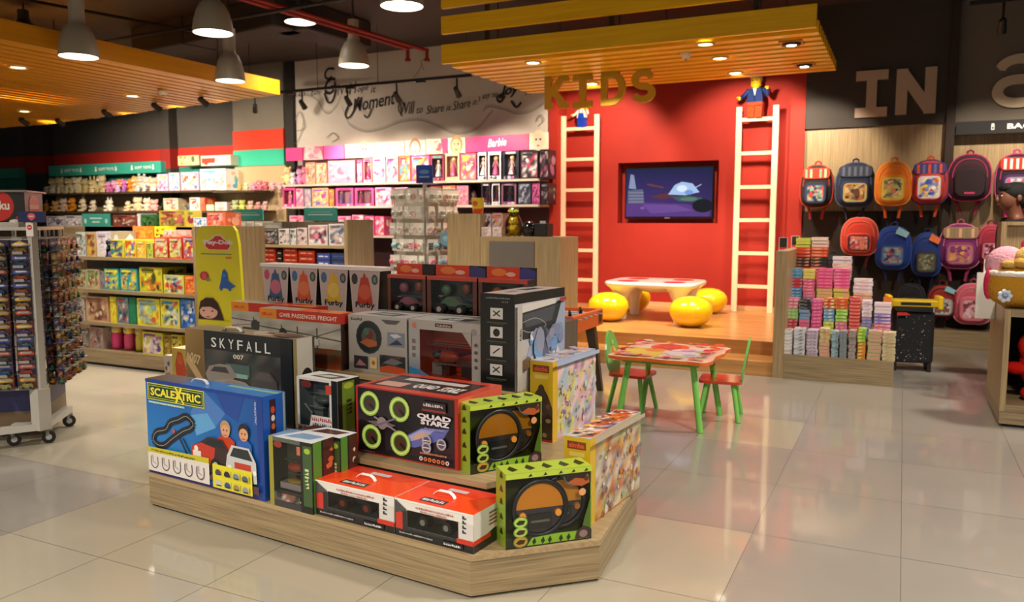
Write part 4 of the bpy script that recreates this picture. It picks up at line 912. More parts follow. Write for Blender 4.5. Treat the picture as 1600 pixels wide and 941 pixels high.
# --- four tapered pet boxes
PETS = [('c44a6a', '3c5a80', 'c86a80', 'pink and blue'), ('3c6a9c', 'd8562c', 'e0764c', 'orange'), ('3a6c94', 'dcb030', 'e6c458', 'yellow'), ('3a2c2c', 'c03a28', 'd85a3c', 'red and dark')]
mb = MB()
for i, (ear, bod, bod2, cn_) in enumerate(PETS):
    w, d, h = .235, .10, .25
    o = place('pet_toy_box', -2.385+i*.245, 1.18, .8555, f'tapered white pet toy box printed in {cn_}, {ORD[i]} from the left of four', rot=0)
    mb = MB(); k = .022
    v = [(k, 0, 0), (w-k, 0, 0), (w-k, d, 0), (k, d, 0), (0, 0, h), (w, 0, h), (w, d, h), (0, d, h)]
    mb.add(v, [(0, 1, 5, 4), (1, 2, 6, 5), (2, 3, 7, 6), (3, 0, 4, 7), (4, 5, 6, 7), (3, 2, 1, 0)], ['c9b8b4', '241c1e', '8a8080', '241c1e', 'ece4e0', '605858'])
    F = Fr(mb, (0, 0, 0), (w, 0, 0), (0, 0, h)); F.poly([(.15, .02), (.85, .02), (.96, .98), (.04, .98)], 'c6aeaa'); F.poly([(.24, .22), (.76, .22), (.7, .55), (.62, .84), (.38, .84), (.3, .55)], bod); F.ell(.5, .50, .20, bod2, .18)
    F.ell(.18, .80, .10, ear, .13); F.ell(.83, .80, .10, '4a4444', .12); F.ell(.83, .80, .05, '6a8a7a', .07); F.poly([(.44, .84), (.5, .96), (.56, .84)], bod)
    F.text('Furby', .20, .10, .17, '241a1c', w=.62, bold=.02)
    mb.build('carton', GLOSSP, o)
mbx = MB(); mbx.box((0, -.008, 0), (.99, .112, .02), 'f0e8e4'); o = place('price_rail', -2.395, 1.18, 1.106, 'white cardboard tray lid lying along the four tapered pet boxes', 'lid'); mbx.build('lid', M_PRINT, o)
# --- robot car boxes with red headers
for i, (s0, wv, c, cc, lb) in enumerate(((-1.36, .27, '3a2c34', 'a05a70', 'purple car'), (-1.08, .33, '2c3a34', '5a7a5c', 'green car'), (-.74, .30, '4a3020', 'c8682c', 'red car'))):
    w, d, h = wv, .10, .235
    o = place('robot_toy_box', s0, 1.18, .8555, f'small window box with orange-red header and {lb}, {ORD[i]} of three behind the grey boxes')
    win = (.08, .08, .92, .92); mb = windowed(w, d, h, win, ('6a3a2c', '2a1c1c', 'b8382c', '2a1c1c'), c, .08); f = frames(mb, w, d, h); F = f['front']; F.rect(0, .92, 1, 1, 'c84a30'); F.rect(0, 0, 1, .08, '4a2c24')
    mb.prism([(0, .085), (w, .085), (w, .1), (0, .1)], h, h+.06, '1c1414'); H = Fr(mb, (0, .085, h), (w, 0, 0), (0, 0, .06)); H.rect(0, 0, .68, 1, 'e0421c'); H.ell(.25, .5, .16, 'f08a3c', .35); H.poly([(.68, 0), (1, 0), (1, .7), (.8, 1), (.68, .8)], ['1c1414', '3a3c7c', '3a3c8c'][i]); H.ell(.5, .35, .1, 'f0c8b0', .2)
    mb.build('carton', GLOSSP, o)
    mb = MB(); buggy(mb, (w*.5, .045, .03), w*.6, cc, 'b8a8a0'); mb.ell((w*.3, .05, .16), (.035, .02, .03), 8, 6, cc); mb.ell((w*.7, .05, .17), (.03, .02, .035), 8, 6, '8a4a3c'); mb.box((w*.1, .06, .1), (w*.9, .075, .12), '2c3c50'); tb0 = mb.build('toy_car', M_SATIN, o); buggy_wheels(tb0, (w*.5, .045, .03), w*.6, 'b8a8a0'); pane(o, w, h, win)
# ================================================================== RED ALCOVE
tv = empty('television', ((rx0+rx1)/2, YR+.02, rz0), 0, 'flat screen television set in the recess of the red wall', 'television')
a, b = W(977, 263, YR+.05), W(1114, 342, YR+.05); cx = (rx0+rx1)/2
x0, x1, z0, z1 = a.x-cx, b.x-cx, b.z-rz0, a.z-rz0
mb = MB(); mb.rbox((x0, .03, z0), (x1, .10, z1), .006, '0b0b0d'); mb.box((-.15, .10, z0+.1), (.15, .179, z1-.1), '151517'); mb.box((-.035, .028, z0+.008), (.035, .03, z0+.016), '8a8a90'); mb.build('frame', M_GLOSS, tv)
mb = MB(); F = Fr(mb, (x0+.02, .029, z0+.03), (x1-x0-.04, 0, 0), (0, 0, z1-z0-.05)); 
F.grad(0, 0, 1, 1, '4a2f78', '3c2a66', '141c44', '16204c'); F.poly([(0, .28), (.2, .30), (.7, .26), (.98, .16), (.98, 0), (0, 0)], '5a3a80'); F.poly([(.2, .26), (.6, .24), (.8, .12), (.3, .06)], '6c4a94')
F.poly([(.02, .28), (.02, .56), (.2, .58), (.22, .28)], '55647c'); 
for i in range(4): F.rect(.03, .30+i*.065, .21, .325+i*.065, '8a7f9a')
F.poly([(.03, .60), (.05, .9), (.09, .88), (.12, .58)], '8a94b4'); F.poly([(.25, .70), (.45, .62), (.44, .59), (.25, .66)], '6a3c3a'); F.poly([(.28, .42), (.5, .5), (.6, .40), (.42, .36)], '5c2f3c')
F.ell(.67, .58, .12, '6a86c8', .12); F.poly([(.50, .46), (.58, .66), (.66, .72), (.78, .68), (.86, .5), (.7, .44)], 'a8c4ec'); F.ell(.66, .58, .06, 'dcecff', .07); F.ell(.74, .50, .05, '7a9adc', .05); F.line([(.80, .58), (.88, .66)], .008, 'c8d8f4')
F.poly([(.55, .40), (.7, .44), (.9, .38), (.85, .30), (.62, .32)], '3c5a58'); F.ell(.74, .36, .10, '5a7a6c', .04); F.ell(.9, .22, .12, '10121e', .14); F.ell(.2, .18, .03, '7a5a9c', .03)
mb.build('picture', M_SCREEN, tv)
def ladder(u0, v0, u1, label):
    Yl = YR-.17; a, b = W(u0, v0, Yl), W(u1, v0, Yl); w = b.x-a.x; H = a.z-.26
    o = empty('wooden_ladder', ((a.x+b.x)/2, Yl, .2605), 0, label, 'ladder')
    for s in (-1, 1):
        mb = MB(); mb.rbox((s*(w/2-.035)-.035, -.02, 0), (s*(w/2-.035)+.035, .02, H), .006, 'f0d9b4'); mb.build('side_rail', M_SATIN, o)
    return o, w, H
o, w, H = ladder(877, 182, 937, 'cream wooden ladder on the left, holding the figure in blue dungarees')
def rungs(o, w, H, vs_, u):
    for v in vs_:
        z = W(u, v, YR-.17).z-.26
        mb = MB(); mb.rbox((-w/2+.05, -.014, z-.025), (w/2-.05, .014, z+.02), .005, 'efd6ae'); mb.build('rung', M_SATIN, o)
rungs(o, w, H, (201, 249, 297, 344, 391, 437), 905)
Lw = w; zl = W(905, 199, YR-.17).z
o, w, H = ladder(1151, 168, 1218, 'cream wooden ladder on the right, holding the figure in the dark blue jacket')
rungs(o, w, H, (186, 239, 292, 344, 396, 448), 1185)
zr = W(1185, 184, YR-.17).z
def figure(x, y, z, rz, k, head, hair, torso, legs, arm, label, skirt=False, tie=False):
    o = empty('toy_figure', (x, y, z), rz, label, 'toy figure')
    mb = MB(); 
    for s in (-1, 1): mb.rbox((s*.045*k-.042*k, -.05*k, 0), (s*.045*k+.042*k, .06*k, .045*k), .004, legs); mb.box((s*.045*k-.041*k, -.035*k, .04*k), (s*.045*k+.041*k, .045*k, .15*k), legs)
    mb.box((-.09*k, -.035*k, .135*k), (.09*k, .045*k, .18*k), legs); mb.build('legs', M_GLOSS, o)
    mb = MB(); v = [(-.10*k, -.04*k, .18*k), (.10*k, -.04*k, .18*k), (.10*k, .045*k, .18*k), (-.10*k, .045*k, .18*k), (-.075*k, -.04*k, .34*k), (.075*k, -.04*k, .34*k), (.075*k, .045*k, .34*k), (-.075*k, .045*k, .34*k)]
    mb.add(v, [(0, 1, 5, 4), (1, 2, 6, 5), (2, 3, 7, 6), (3, 0, 4, 7), (4, 5, 6, 7), (3, 2, 1, 0)], torso)
    F = Fr(mb, (-.09*k, -.04*k, .18*k), (.18*k, 0, 0), (0, 0, .16*k), step=.001)
    if tie: F.poly([(.38, 1), (.62, 1), (.5, .45)], 'e8e4dc'); F.poly([(.46, .95), (.54, .95), (.5, .5)], 'c83a2a'); F.rect(.47, .05, .53, .45, '101a40')
    else: F.poly([(.1, 0), (.9, 0), (.8, .55), (.2, .55)], legs); F.rect(.25, .55, .33, 1, legs); F.rect(.67, .55, .75, 1, legs); F.ell(.29, .55, .04, 'e8d040'); F.ell(.71, .55, .04, 'e8d040')
    mb.build('torso', M_GLOSS, o)
    for s, lift in ((-1, -.5), (1, 1.1)):
        mb = MB(); sh = Vector((s*.095*k, 0, .315*k)); el = sh+Vector((s*.05*k, -.02*k, -.06*k)); ha = el+Vector((s*.02*k, -.07*k, .06*k*lift))
        mb.tube([sh, el, ha], .026*k, 8, arm); mb.ell(sh, (.03*k,)*3, 8, 6, arm); am_ = mb.build('arm', M_GLOSS, o); mb = MB(); mb.torus(ha+Vector((0, -.02*k, .01*k)), .02*k, .009*k, 'z', 12, 6, 'f2c41c'); mb.ell(ha, (.02*k,)*3, 8, 6, 'f2c41c'); mb.build('hand', M_GLOSS, am_)
    mb = MB(); mb.cyl((0, 0, .34*k), (0, 0, .36*k), .04*k, .04*k, 14, 'f2c41c'); mb.lathe([(.001, .355*k), (.055*k, .36*k), (.062*k, .375*k), (.062*k, .455*k), (.055*k, .47*k), (.001, .475*k)], 20, 'f2c41c')
    mb.ell((-.022*k, -.060*k, .425*k), (.007*k, .005*k, .008*k), 6, 4, '181410'); mb.ell((.022*k, -.060*k, .425*k), (.007*k, .005*k, .008*k), 6, 4, '181410'); mb.box((-.02*k, -.0635*k, .39*k), (.02*k, -.06*k, .396*k), '4a1c10'); hd_ = mb.build('head', M_GLOSS, o)
    mb = MB(); mb.ell((0, .008*k, .47*k), (.072*k, .07*k, .045*k), 14, 8, hair); mb.ell((0, .03*k, .44*k), (.07*k, .05*k, .05*k), 12, 8, hair); mb.ell((-.045*k, -.03*k, .475*k), (.03*k, .03*k, .02*k), 8, 6, hair); mb.build('hair', M_GLOSS, hd_)
    return o
xl = W(906, 199, YR-.17).x; xr = W(1180, 184, YR-.17).x
figure(xl+.03, YR-.17, zl, math.radians(-12), .68, '', 'e0dcd4', 'd8d4cc', '1c3fae', 'd8d4cc', 'big toy figure in blue dungarees sitting on the left ladder behind the hanging letters')
figure(xr, YR-.17, zr, math.radians(-10), 1.02, '', 'b8b4a4', '1c3468', 'd84a28', '1c3468', 'big toy figure with grey hair and dark blue jacket standing on the right ladder', tie=True)

# hanging letters ----------------------------------------------------------------
def stroke(mb, path, w, d, col, sx, sz, M=None):
    """thick upright stroke in the xz plane, w wide, d deep (towards +y)"""
    P_ = [Vector((p[0]*sx, 0, p[1]*sz)) for p in path]
    for k_, (a, b) in enumerate(zip(P_, P_[1:])):
        a = a+Vector((0, -.00001*k_, 0)); b = b+Vector((0, -.00001*k_, 0)); dd = (b-a); l = dd.length; dd.normalize(); n = Vector((-dd.z, 0, dd.x))*w/2
        v = [a-n, b-n, b+n, a+n]; v += [p+Vector((0, d, 0)) for p in v]
        mb.add(v, [(0, 1, 2, 3), (7, 6, 5, 4), (0, 4, 5, 1), (1, 5, 6, 2), (2, 6, 7, 3), (3, 7, 4, 0)], col, 0, False, M)
    for k_, p in enumerate(P_[1:-1]): mb.cyl(p+Vector((0, -.0003-.00001*k_, 0)), p+Vector((0, d, 0)), w/2, w/2, 16, col, 0, M)
def arc(cx, cy, rx, ry, t0, t1, n=10): return [(cx+rx*math.cos(math.radians(t0+(t1-t0)*i/n)), cy+ry*math.sin(math.radians(t0+(t1-t0)*i/n))) for i in range(n+1)]
GL_ = {
 'K': [[(.12, .0), (.12, 1)], [(.80, .97), (.16, .42)], [(.35, .55), (.85, .03)], [(0, .07), (.30, .07)], [(0, .93), (.30, .93)], [(.62, .07), (1, .07)], [(.62, .93), (1, .93)]],
 'I': [[(.5, .05), (.5, .95)], [(.08, .08), (.92, .08)], [(.08, .92), (.92, .92)]],
 'D': [[(.16, .08), (.16, .92)], [(.05, .08), (.45, .08)]+arc(.45, .5, .43, .42, -90, 90, 12)+[(.05, .92)]],
 'S': [[(.12, .22)]+arc(.48, .29, .38, .21, 200, 360, 8)[1:]+arc(.48, .29, .38, .21, 0, 80, 5)[1:]+arc(.48, .71, .37, .21, 260, 180, 5)+arc(.48, .71, .37, .21, 180, 20, 9)[1:]],
 'N': [[(.14, .0), (.14, 1)], [(.86, 0), (.86, 1)], [(.14, .93), (.86, .07)]],
 'a': [arc(.5, .70, .36, .25, 165, 90, 5)+arc(.52, .70, .33, .25, 90, 0, 5)[1:]+[(.85, .02)], [(.85, .52), (.45, .52)]+arc(.42, .28, .30, .24, 90, 270, 10)[1:]+[(.6, .04)]+arc(.6, .26, .25, .22, -90, 0, 5)],
}
def letter(name, ch, u0, u1, vt, vb, Y, col, label, wt, d, mat=M_MATTE, hang=None, face=None):
    a = W(u0, (vt+vb)/2, Y); b = W(u1, (vt+vb)/2, Y); zt, zb = W((u0+u1)/2, vt, Y).z, W((u0+u1)/2, vb, Y).z
    w, h = b.x-a.x, zt-zb
    mb = MB(); 
    sx, sz = w, h
    ins = wt*h/2
    for pi_, path in enumerate(GL_[ch]): 
        stroke(mb, [(min(max(p[0], ins/w), 1-ins/w) if ch in 'N' else p[0], p[1]) for p in path], wt*h, d, col, sx, sz, Matrix.Translation((0, -.0007*pi_, 0)))
    if hang: 
        for f in (.25, .75): mb.cyl((w*f, d/2, h*.9), (w*f, d/2, hang-zb), .004, .004, 6, '3a3020')
    o = mb.build(name, mat, None, (a.x, Y, zb)); return tag(o, label, 'letter')
YK = 8.5
for ch, u0, u1, vt, vb in (('K', 851, 887, 119, 168), ('I', 892, 927, 116, 167), ('D', 937, 976, 112, 163), ('S', 987, 1023, 109, 159)):
    letter('hanging_letter', ch, u0, u1, vt, vb, YK, 'c9a227', f'yellow three-dimensional letter {ch} hanging under the stage canopy', .21, .05, hang=3.0)
letter('wall_letter', 'I', 1332, 1392, 112, 181, YB-.075, 'b9a18f', 'large pale slab letter I on the charcoal fascia', .22, .03)
letter('wall_letter', 'N', 1400, 1463, 106, 178, YB-.075, 'b9a18f', 'large pale letter N on the charcoal fascia', .23, .03)
letter('wall_letter', 'a', 1549, 1640, 87, 163, YB-.075, 'cdb8a2', 'huge pale lower case letter a cut by the right edge of the picture', .20, .03)
a = W(1494, 200, 9.98); zt, zb = W(1494, 191, 9.98).z, W(1494, 211, 9.98).z
mb = MB(); mb.box((0, 0, 0), (2.2, .06, zt-zb), '1b1c20'); F = Fr(mb, (0, 0, 0), (2.2, 0, 0), (0, 0, zt-zb), step=.001)
F.rect(.148, .28, .162, .62, 'e6e6e6'); F.ell(.155, .68, .007, 'e6e6e6', .1); F.rect(.150, .7, .160, .78, 'e6e6e6'); F.rect(.151, .36, .159, .52, '60646a'); F.text('BAGS', .214, .30, .42, 'f2eee6', w=.125, bold=.03)
o = mb.build('bag_sign', M_MATTE, None, (a.x, 9.98, zb)); tag(o, 'black sign strip with a small bag symbol and white lettering on the fascia', 'sign')

# white table and yellow stools -----------------------------------------------------
tb_ = empty('white_play_table', (-2.55, 9.03, .2605), 0, 'white moulded plastic play table with red discs on the wooden stage', 'table')
tw, td, th = 1.06, .86, .44
def roundrect(w, d, r, n=6, bulge=0):
    pts = []
    for cx, cy, t0 in ((w/2-r, -d/2+r, -90), (w/2-r, d/2-r, 0), (-w/2+r, d/2-r, 90), (-w/2+r, -d/2+r, 180)):
        for i in range(n+1):
            t = math.radians(t0+90*i/n); pts.append((cx+r*math.cos(t), cy+r*math.sin(t)))
    return pts
mb = MB(); rr_ = [(roundrect(tw-.05, td-.05, .17), th-.055), (roundrect(tw, td, .2), th-.035), (roundrect(tw, td, .2), th-.012), (roundrect(tw-.03, td-.03, .19), th)]
n = len(rr_[0][0]); v = [(p[0], p[1], z) for pts, z in rr_ for p in pts]
mb.add(v, [tuple(range(3*n, 4*n)), tuple(range(n-1, -1, -1))], 'f4f0ea'); mb.add(v, [(k*n+i, k*n+(i+1) % n, (k+1)*n+(i+1) % n, (k+1)*n+i) for k in range(3) for i in range(n)], 'f4f0ea', 0, True)
mb.lathe([(.001, th-.13), (.14, th-.125), (.22, th-.09), (.26, th-.05)], 24, 'f0ebe2')
mb.build('tabletop', M_GLOSS, tb_)
for sx in (-1, 1):
    for sy in (-1, 1):
        mb = MB(); M = T(sx*(tw/2-.20), sy*(td/2-.18)); mb.lathe([(.001, 0), (.055, 0), (.06, .02), (.062, .15), (.075, .25), (.11, .33), (.17, th-.05), (.18, th-.04)], 18, 'f4efe6', 0, M); mb.build('leg', M_GLOSS, tb_)
        mb = MB(); mb.cyl((sx*.27, sy*.20, th), (sx*.27, sy*.20, th+.002), .125, .125, 24, 'c8384a'); mb.build('red_disc', M_GLOSS, tb_)
for i, ((u, v), lb) in enumerate(zip(((1077, 514), (948, 505), (987, 489), (1106, 493)), ('nearest the front of the stage, right of centre', 'at the front left beside the football table', 'behind the left legs of the white table', 'at the back right of the white table'))):
    p = G(u, v-3, .26); mb = MB(); k = 1.0 if i in (0, 1) else .95
    prof = [(.001, .0), (.10, .005), (.17, .045), (.215, .11), (.232, .165), (.22, .225), (.18, .275), (.11, .31), (.05, .322), (.001, .324)]
    mb.lathe([(r*k, z*k) for r, z in prof], 28, 'ffd41a')
    o = mb.build('egg_stool', M_GLOSS, None, (p.x, p.y+.05, .2605)); tag(o, f'yellow egg-shaped stool {lb}', 'stool', 'yellow egg stools')

# green children's table and two chairs ------------------------------------------------
def leg(parent, top, foot, r0, r1, col):
    mb = MB(); mb.cyl(foot, top, r1, r0, 12, col); mb.build('leg', M_SATIN, parent)
GR = '7cc85a'
kt = empty('children_table', (-1.43, 5.47, 0), math.radians(-2), 'small children\'s table with a bright patterned top and green legs', 'table')
pts = []
for cx, cy, t0 in ((.30, -.31, -90), (.30, .31, 0), (-.30, .31, 90), (-.30, -.31, 180)):
    for i in range(7):
        t = math.radians(t0+90*i/6); pts.append((cx+.045*math.cos(t)-(.0), cy+.045*math.sin(t)))
wav = []
m = len(pts)
for i in range(m):
    a, b = pts[i], pts[(i+1) % m]; L_ = math.hypot(b[0]-a[0], b[1]-a[1]); k = 8 if L_ > .3 else 1
    for j in range(k):
        f = j/k; x, y = a[0]+(b[0]-a[0])*f, a[1]+(b[1]-a[1])*f; q = 1+.035*math.sin(f*2*PI*2) if k > 1 else 1; wav.append((x*q, y*q))
mb = MB(); mb.prism(wav, .46, .482, 'e8682c', top='f0e0c8'); F = Fr(mb, (-.345, -.355, .482), (.69, 0, 0), (0, .71, 0), step=.0004)
F.ell(.5, .5, .42, 'f2e4d4', .42); F.poly([(.05, .08), (.5, .04), (.42, .5), (.08, .62)], 'f0d84a'); F.ell(.27, .36, .2, 'f4e25c', .24); F.ell(.42, .74, .20, 'e8642c', .2); F.ell(.42, .74, .13, 'd8401c', .13); F.ell(.34, .50, .10, 'f0a23c', .1)
F.ell(.70, .46, .22, 'dfe6ea', .26); F.ell(.74, .32, .07, 'a8c8d8', .07); F.ell(.66, .6, .08, 'c8b8d0', .08); F.ell(.78, .56, .05, 'a8d090', .05); F.blobs(['e8682c', 'f0d04a', 'd8402c', 'e8a8a0', 'b8cc5a'], 26, random.Random(8), .03, .02, .97, .16, .02, .06); F.blobs(['e8682c', 'd8401c', 'f0c84a', 'f4e8dc'], 26, random.Random(9), .03, .84, .97, .98, .02, .06)
F.blobs(['e8682c', 'd8401c', 'f0c84a', 'c83a4a'], 16, random.Random(10), .02, .1, .14, .9, .02, .06); F.blobs(['e8682c', 'd8401c', 'f0c84a', 'd85a7a'], 16, random.Random(11), .86, .1, .98, .9, .02, .06); F.line(spl([(.3, .2), (.5, .32), (.62, .2), (.8, .28)], 4), .01, 'b04a2c')
mb.build('tabletop', M_GLOSS, kt)
mb = MB(); mb.box((-.26, -.27, .43), (.26, -.25, .46), GR); mb.box((-.26, .25, .43), (.26, .27, .46), GR); mb.box((-.26, -.25, .43), (-.24, .25, .46), GR); mb.box((.24, -.25, .43), (.26, .25, .46), GR); mb.build('apron', M_SATIN, kt)
for sx in (-1, 1):
    for sy in (-1, 1): leg(kt, (sx*.22, sy*.23, .46), (sx*.29, sy*.27, 0), .021, .021, GR)
def kid_chair(x, y, rz, label):
    o = empty('children_chair', (x, y, 0), rz, label, 'chair')
    mb = MB(); P_ = roundrect(.29, .28, .04, 4)
    mb.prism(P_, .262, .282, 'c2401f'); mb.build('seat', M_GLOSS, o)
    for sx in (-1, 1):
        for sy in (-1, 1): leg(o, (sx*.09, sy*.09, .263), (sx*.135, sy*.145, 0), .017, .016, GR)
    # oval back at -x, standing up, slightly reclined
    mb = MB(); n = 26; R_, H_ = .115, .17; c = .41
    v = []
    for k in (0, 1):
        for i in range(n):
            t = 2*PI*i/n; z = c+H_*math.sin(t); v.append((-.135-(z-.28)*.16-k*.016, R_*math.cos(t)*(1-.15*math.sin(t)), z))
    mb.add(v, [tuple(range(n)), tuple(range(2*n-1, n-1, -1))]+[(i, n+i, n+(i+1) % n, (i+1) % n) for i in range(n)], '7cc262')
    for (dy, dz, r, cc) in ((0, 0, .055, 'e8e0c8'), (.0, .01, .042, 'e8883a'), (.02, .03, .018, 'f0d04a'), (-.025, -.02, .02, 'd8542c'), (.02, -.03, .016, '8a5a2c'), (0, .085, .02, 'c8d87a')):
        for side in (1, -1):
            z = c+dz; xx = -.135-(z-.28)*.16+(.001 if side > 0 else -.017)
            q = [(xx-(r*math.sin(2*PI*i/10))*.16, dy+r*math.cos(2*PI*i/10)*side, z+r*math.sin(2*PI*i/10)) for i in range(10)]
            xo = .0006*side*(1+['e8e0c8', 'e8883a', 'f0d04a', 'd8542c', '8a5a2c', 'c8d87a'].index(cc)); mb.add([(a+xo, b, d) for a, b, d in q], [tuple(range(10))], cc)
    mb.build('backrest', M_GLOSS, o); return o
kid_chair(-1.12, 5.69, math.radians(186), 'green children\'s chair with a red seat on the right of the patterned table')
kid_chair(-1.75, 5.62, math.radians(-4), 'green children\'s chair with a red seat on the left of the patterned table')

# football table --------------------------------------------------------------------------
fb = empty('football_table', (-2.55, 5.53, 0), 0, 'orange and blue table football game beside the stage steps', 'table football')
fw, fd, z0, z1 = .36, .66, .545, .675
mb = MB(); t_ = .03
mb.box((fw-t_, 0, z0), (fw, fd, z1), 'e0642c'); mb.box((-fw, 0, z0), (-fw+t_, fd, z1), 'e0642c'); mb.box((-fw+t_, 0, z0), (fw-t_, t_, z1), 'e0642c'); mb.box((-fw+t_, fd-t_, z0), (fw-t_, fd, z1), 'e0642c'); mb.box((-fw+t_, t_, z0), (fw-t_, fd-t_, z0+.03), '6a8a78')
mb.box((-fw-.001, -.004, z0-.03), (fw+.001, .0, z1-.01), '2a5cb0'); F = Fr(mb, (-fw, -.004, z0-.03), (2*fw, 0, 0), (0, 0, z1-z0+.02)); F.ell(.90, .6, .018, '102a60'); F.rect(.85, .3, .95, .34, '6a9ae0')
R_ = Fr(mb, (fw, 0, z0), (0, fd, 0), (0, 0, z1-z0)); R_.rect(.84, .1, .98, .9, '8a3a20'); R_.ell(.91, .5, .05, '141414', .32); R_.rect(.0, .94, 1, 1, 'f08a4c')
mb.build('cabinet', M_SATIN, fb)
for j in range(5):
    y = .1+j*.115; mb = MB(); mb.cyl((-fw-.03, y, z1-.03), (fw+.03, y, z1-.03), .006, .006, 8, 'b8b8b8')
    rod_ = mb.build('player_rod', M_SATIN, fb)
    for k in range(3): mb = MB(); x = -.2+k*.2+(.05 if j % 2 else 0); mb.rbox((x-.012, y-.008, z1-.085), (x+.012, y+.008, z1-.0), .003, '1c1c22' if j % 2 else '8a3030'); mb.ell((x, y, z1+.006), (.011, .011, .012), 8, 6, '1c1c22'); mb.build('player', M_SATIN, rod_)
for sx in (-1, 1):
    for y in (.08, fd-.10):
        mb = MB(); a, b = (sx*(fw-.07), y, z0), (sx*(fw-.0), y+(.06 if y > .3 else -.04), 0)
        v = [(a[0]-.04, y-.03, z0), (a[0]+.04, y-.03, z0), (a[0]+.04, y+.03, z0), (a[0]-.04, y+.03, z0), (b[0]-.022, b[1]-.02, 0), (b[0]+.022, b[1]-.02, 0), (b[0]+.022, b[1]+.02, 0), (b[0]-.022, b[1]+.02, 0)]
        mb.add(v, [(4, 5, 1, 0), (5, 6, 2, 1), (6, 7, 3, 2), (7, 4, 0, 3), (0, 1, 2, 3), (7, 6, 5, 4)], '4a3a2c'); mb.build('leg', M_SATIN, fb)

# ================================================================== NOTEBOOK STAND
ns = empty('notebook_stand', (-.95, 7.34, 0), 0, 'wood laminate stepped stand with an upright side panel, loaded with notebooks', 'display stand')
mb = MB(); mb.prism([(-.05, 0), (.045, 0), (.045, .95), (-.05, .95)], 0, 1.125); mb.build('side_panel', M_LAMZ, ns)
mb = MB(); mb.box((.046, 0, 0), (.925, .80, .215)); mb.build('plinth', M_LAMX, ns)
tiers = [(.20, .43), (.42, .66), (.66, .86)]
NS = [(7.36, .2155), (7.56, .385), (7.78, .60), (8.02, .84)]
mb = MB(); mb.box((.046, .20, .2155), (.85, .80, .385), '8a7458'); mb.build('low_step', M_LAMX, ns)
mb = MB(); mb.box((.046, .42, .386), (.62, .80, .60), '8a7458'); mb.build('middle_step', M_LAMX, ns)
mb = MB(); mb.box((.046, .66, .601), (.36, .80, .84), '8a7458'); mb.build('high_step', M_LAMX, ns)
def notebook_stack(u0, u1, vt, tier, cols, desc, n=None, dep=.13, wide=False):
    Y, z = NS[tier]; a, b = W(u0, 480, Y), W(u1, 480, Y); x0, x1 = a.x, b.x; zt = W((u0+u1)/2, vt, Y).z
    n = n or max(3, round((zt-z)/.03)); t = (zt-z)/n; w = x1-x0
    first = {}
    for i in range(n):
        c = cols[i*len(cols)//n]
        rr = random.Random(int(u0*7+i)); dx, dy = rr.uniform(-.004, .004), rr.uniform(0, .01)
        if c not in first:
            mb = MB(); mb.box((-w/2+.002, 0, 0), (w/2-.002, dep, t*.16), c); mb.box((-w/2+.002, 0, t*.80), (w/2-.002, dep, t*.96), c); mb.box((-w/2+.002, -.0, t*.16), (-w/2+.006, dep, t*.80), c)
            mb.box((-w/2+.006, .002, t*.16), (w/2-.004, dep-.002, t*.80), 'e8e0d4' if not wide else c)
            if not wide: mb.box((-w/2+.004, -.001, t*.16), (w/2-.003, .001, t*.78), c)
            F = Fr(mb, (-w/2, -.0015, 0), (w, 0, 0), (0, 0, t)); F.mosaic([c, c, desc[1]], 4, 1, rr, .05, .2, .95, .72)
            TPf = Fr(mb, (-w/2+.002, 0, t*.96), (w-.004, 0, 0), (0, dep, 0)); TPf.blobs([desc[1], 'f0e8e0'], 4, rr, .1, .1, .9, .9, .1, .25)
            o = mb.build('notebook', M_PRINT, None, (0, 0, 0)); first[c] = o
        else:
            o = first[c].copy(); COL.objects.link(o)
        o.location = ((x0+x1)/2+dx, Y+dy, z+t*i)
        tag(o, f'{CN(c)} notebook in {desc[0]}', 'notebook', f'notebooks in {desc[0]}')
def CN(c):
    r, g, b = [int(c[i:i+2], 16) for i in (0, 2, 4)]
    mx_, mn = max(r, g, b), min(r, g, b)
    if mx_-mn < 28: return 'black' if mx_ < 60 else ('dark grey' if mx_ < 110 else ('grey' if mx_ < 180 else 'white'))
    import colorsys
    h, l, s = colorsys.rgb_to_hls(r/255, g/255, b/255); h *= 360
    if h < 15 or h >= 345: n_ = 'red' if l < .6 else 'pink'
    elif h < 42: n_ = ('brown' if l < .38 else 'orange') if l < .7 else 'peach'
    elif h < 68: n_ = 'yellow' if l > .35 else 'olive'
    elif h < 165: n_ = 'green'
    elif h < 200: n_ = 'teal'
    elif h < 255: n_ = 'blue'
    elif h < 290: n_ = 'purple'
    else: n_ = 'pink'
    return ('dark ' if l < .25 and n_ not in ('brown', 'olive') else 'pale ' if l > .8 and n_ != 'peach' else '')+n_
T0 = [(1223, 1240, 516, ['e8e4e4'], '3a3638'), (1242, 1260, 514, ['d8dce4'], '5a6070'), (1262, 1280, 516, ['dcd4e4'], '8a6a90'), (1282, 1299, 514, ['d8a890', 'd8c890'], 'c87a60'), (1301, 1312, 518, ['9ab8c4'], '4a6a7a'), (1314, 1326, 518, ['8a949c'], '303a40'), (1328, 1340, 517, ['a89890'], '4a7a90'), (1342, 1355, 514, ['d8883a', '8cc83a'], 'e8e060'), (1358, 1380, 518, ['c0b884'], 'd87a8a'), (1381, 1402, 520, ['cfc49c'], 'b88a6a')]
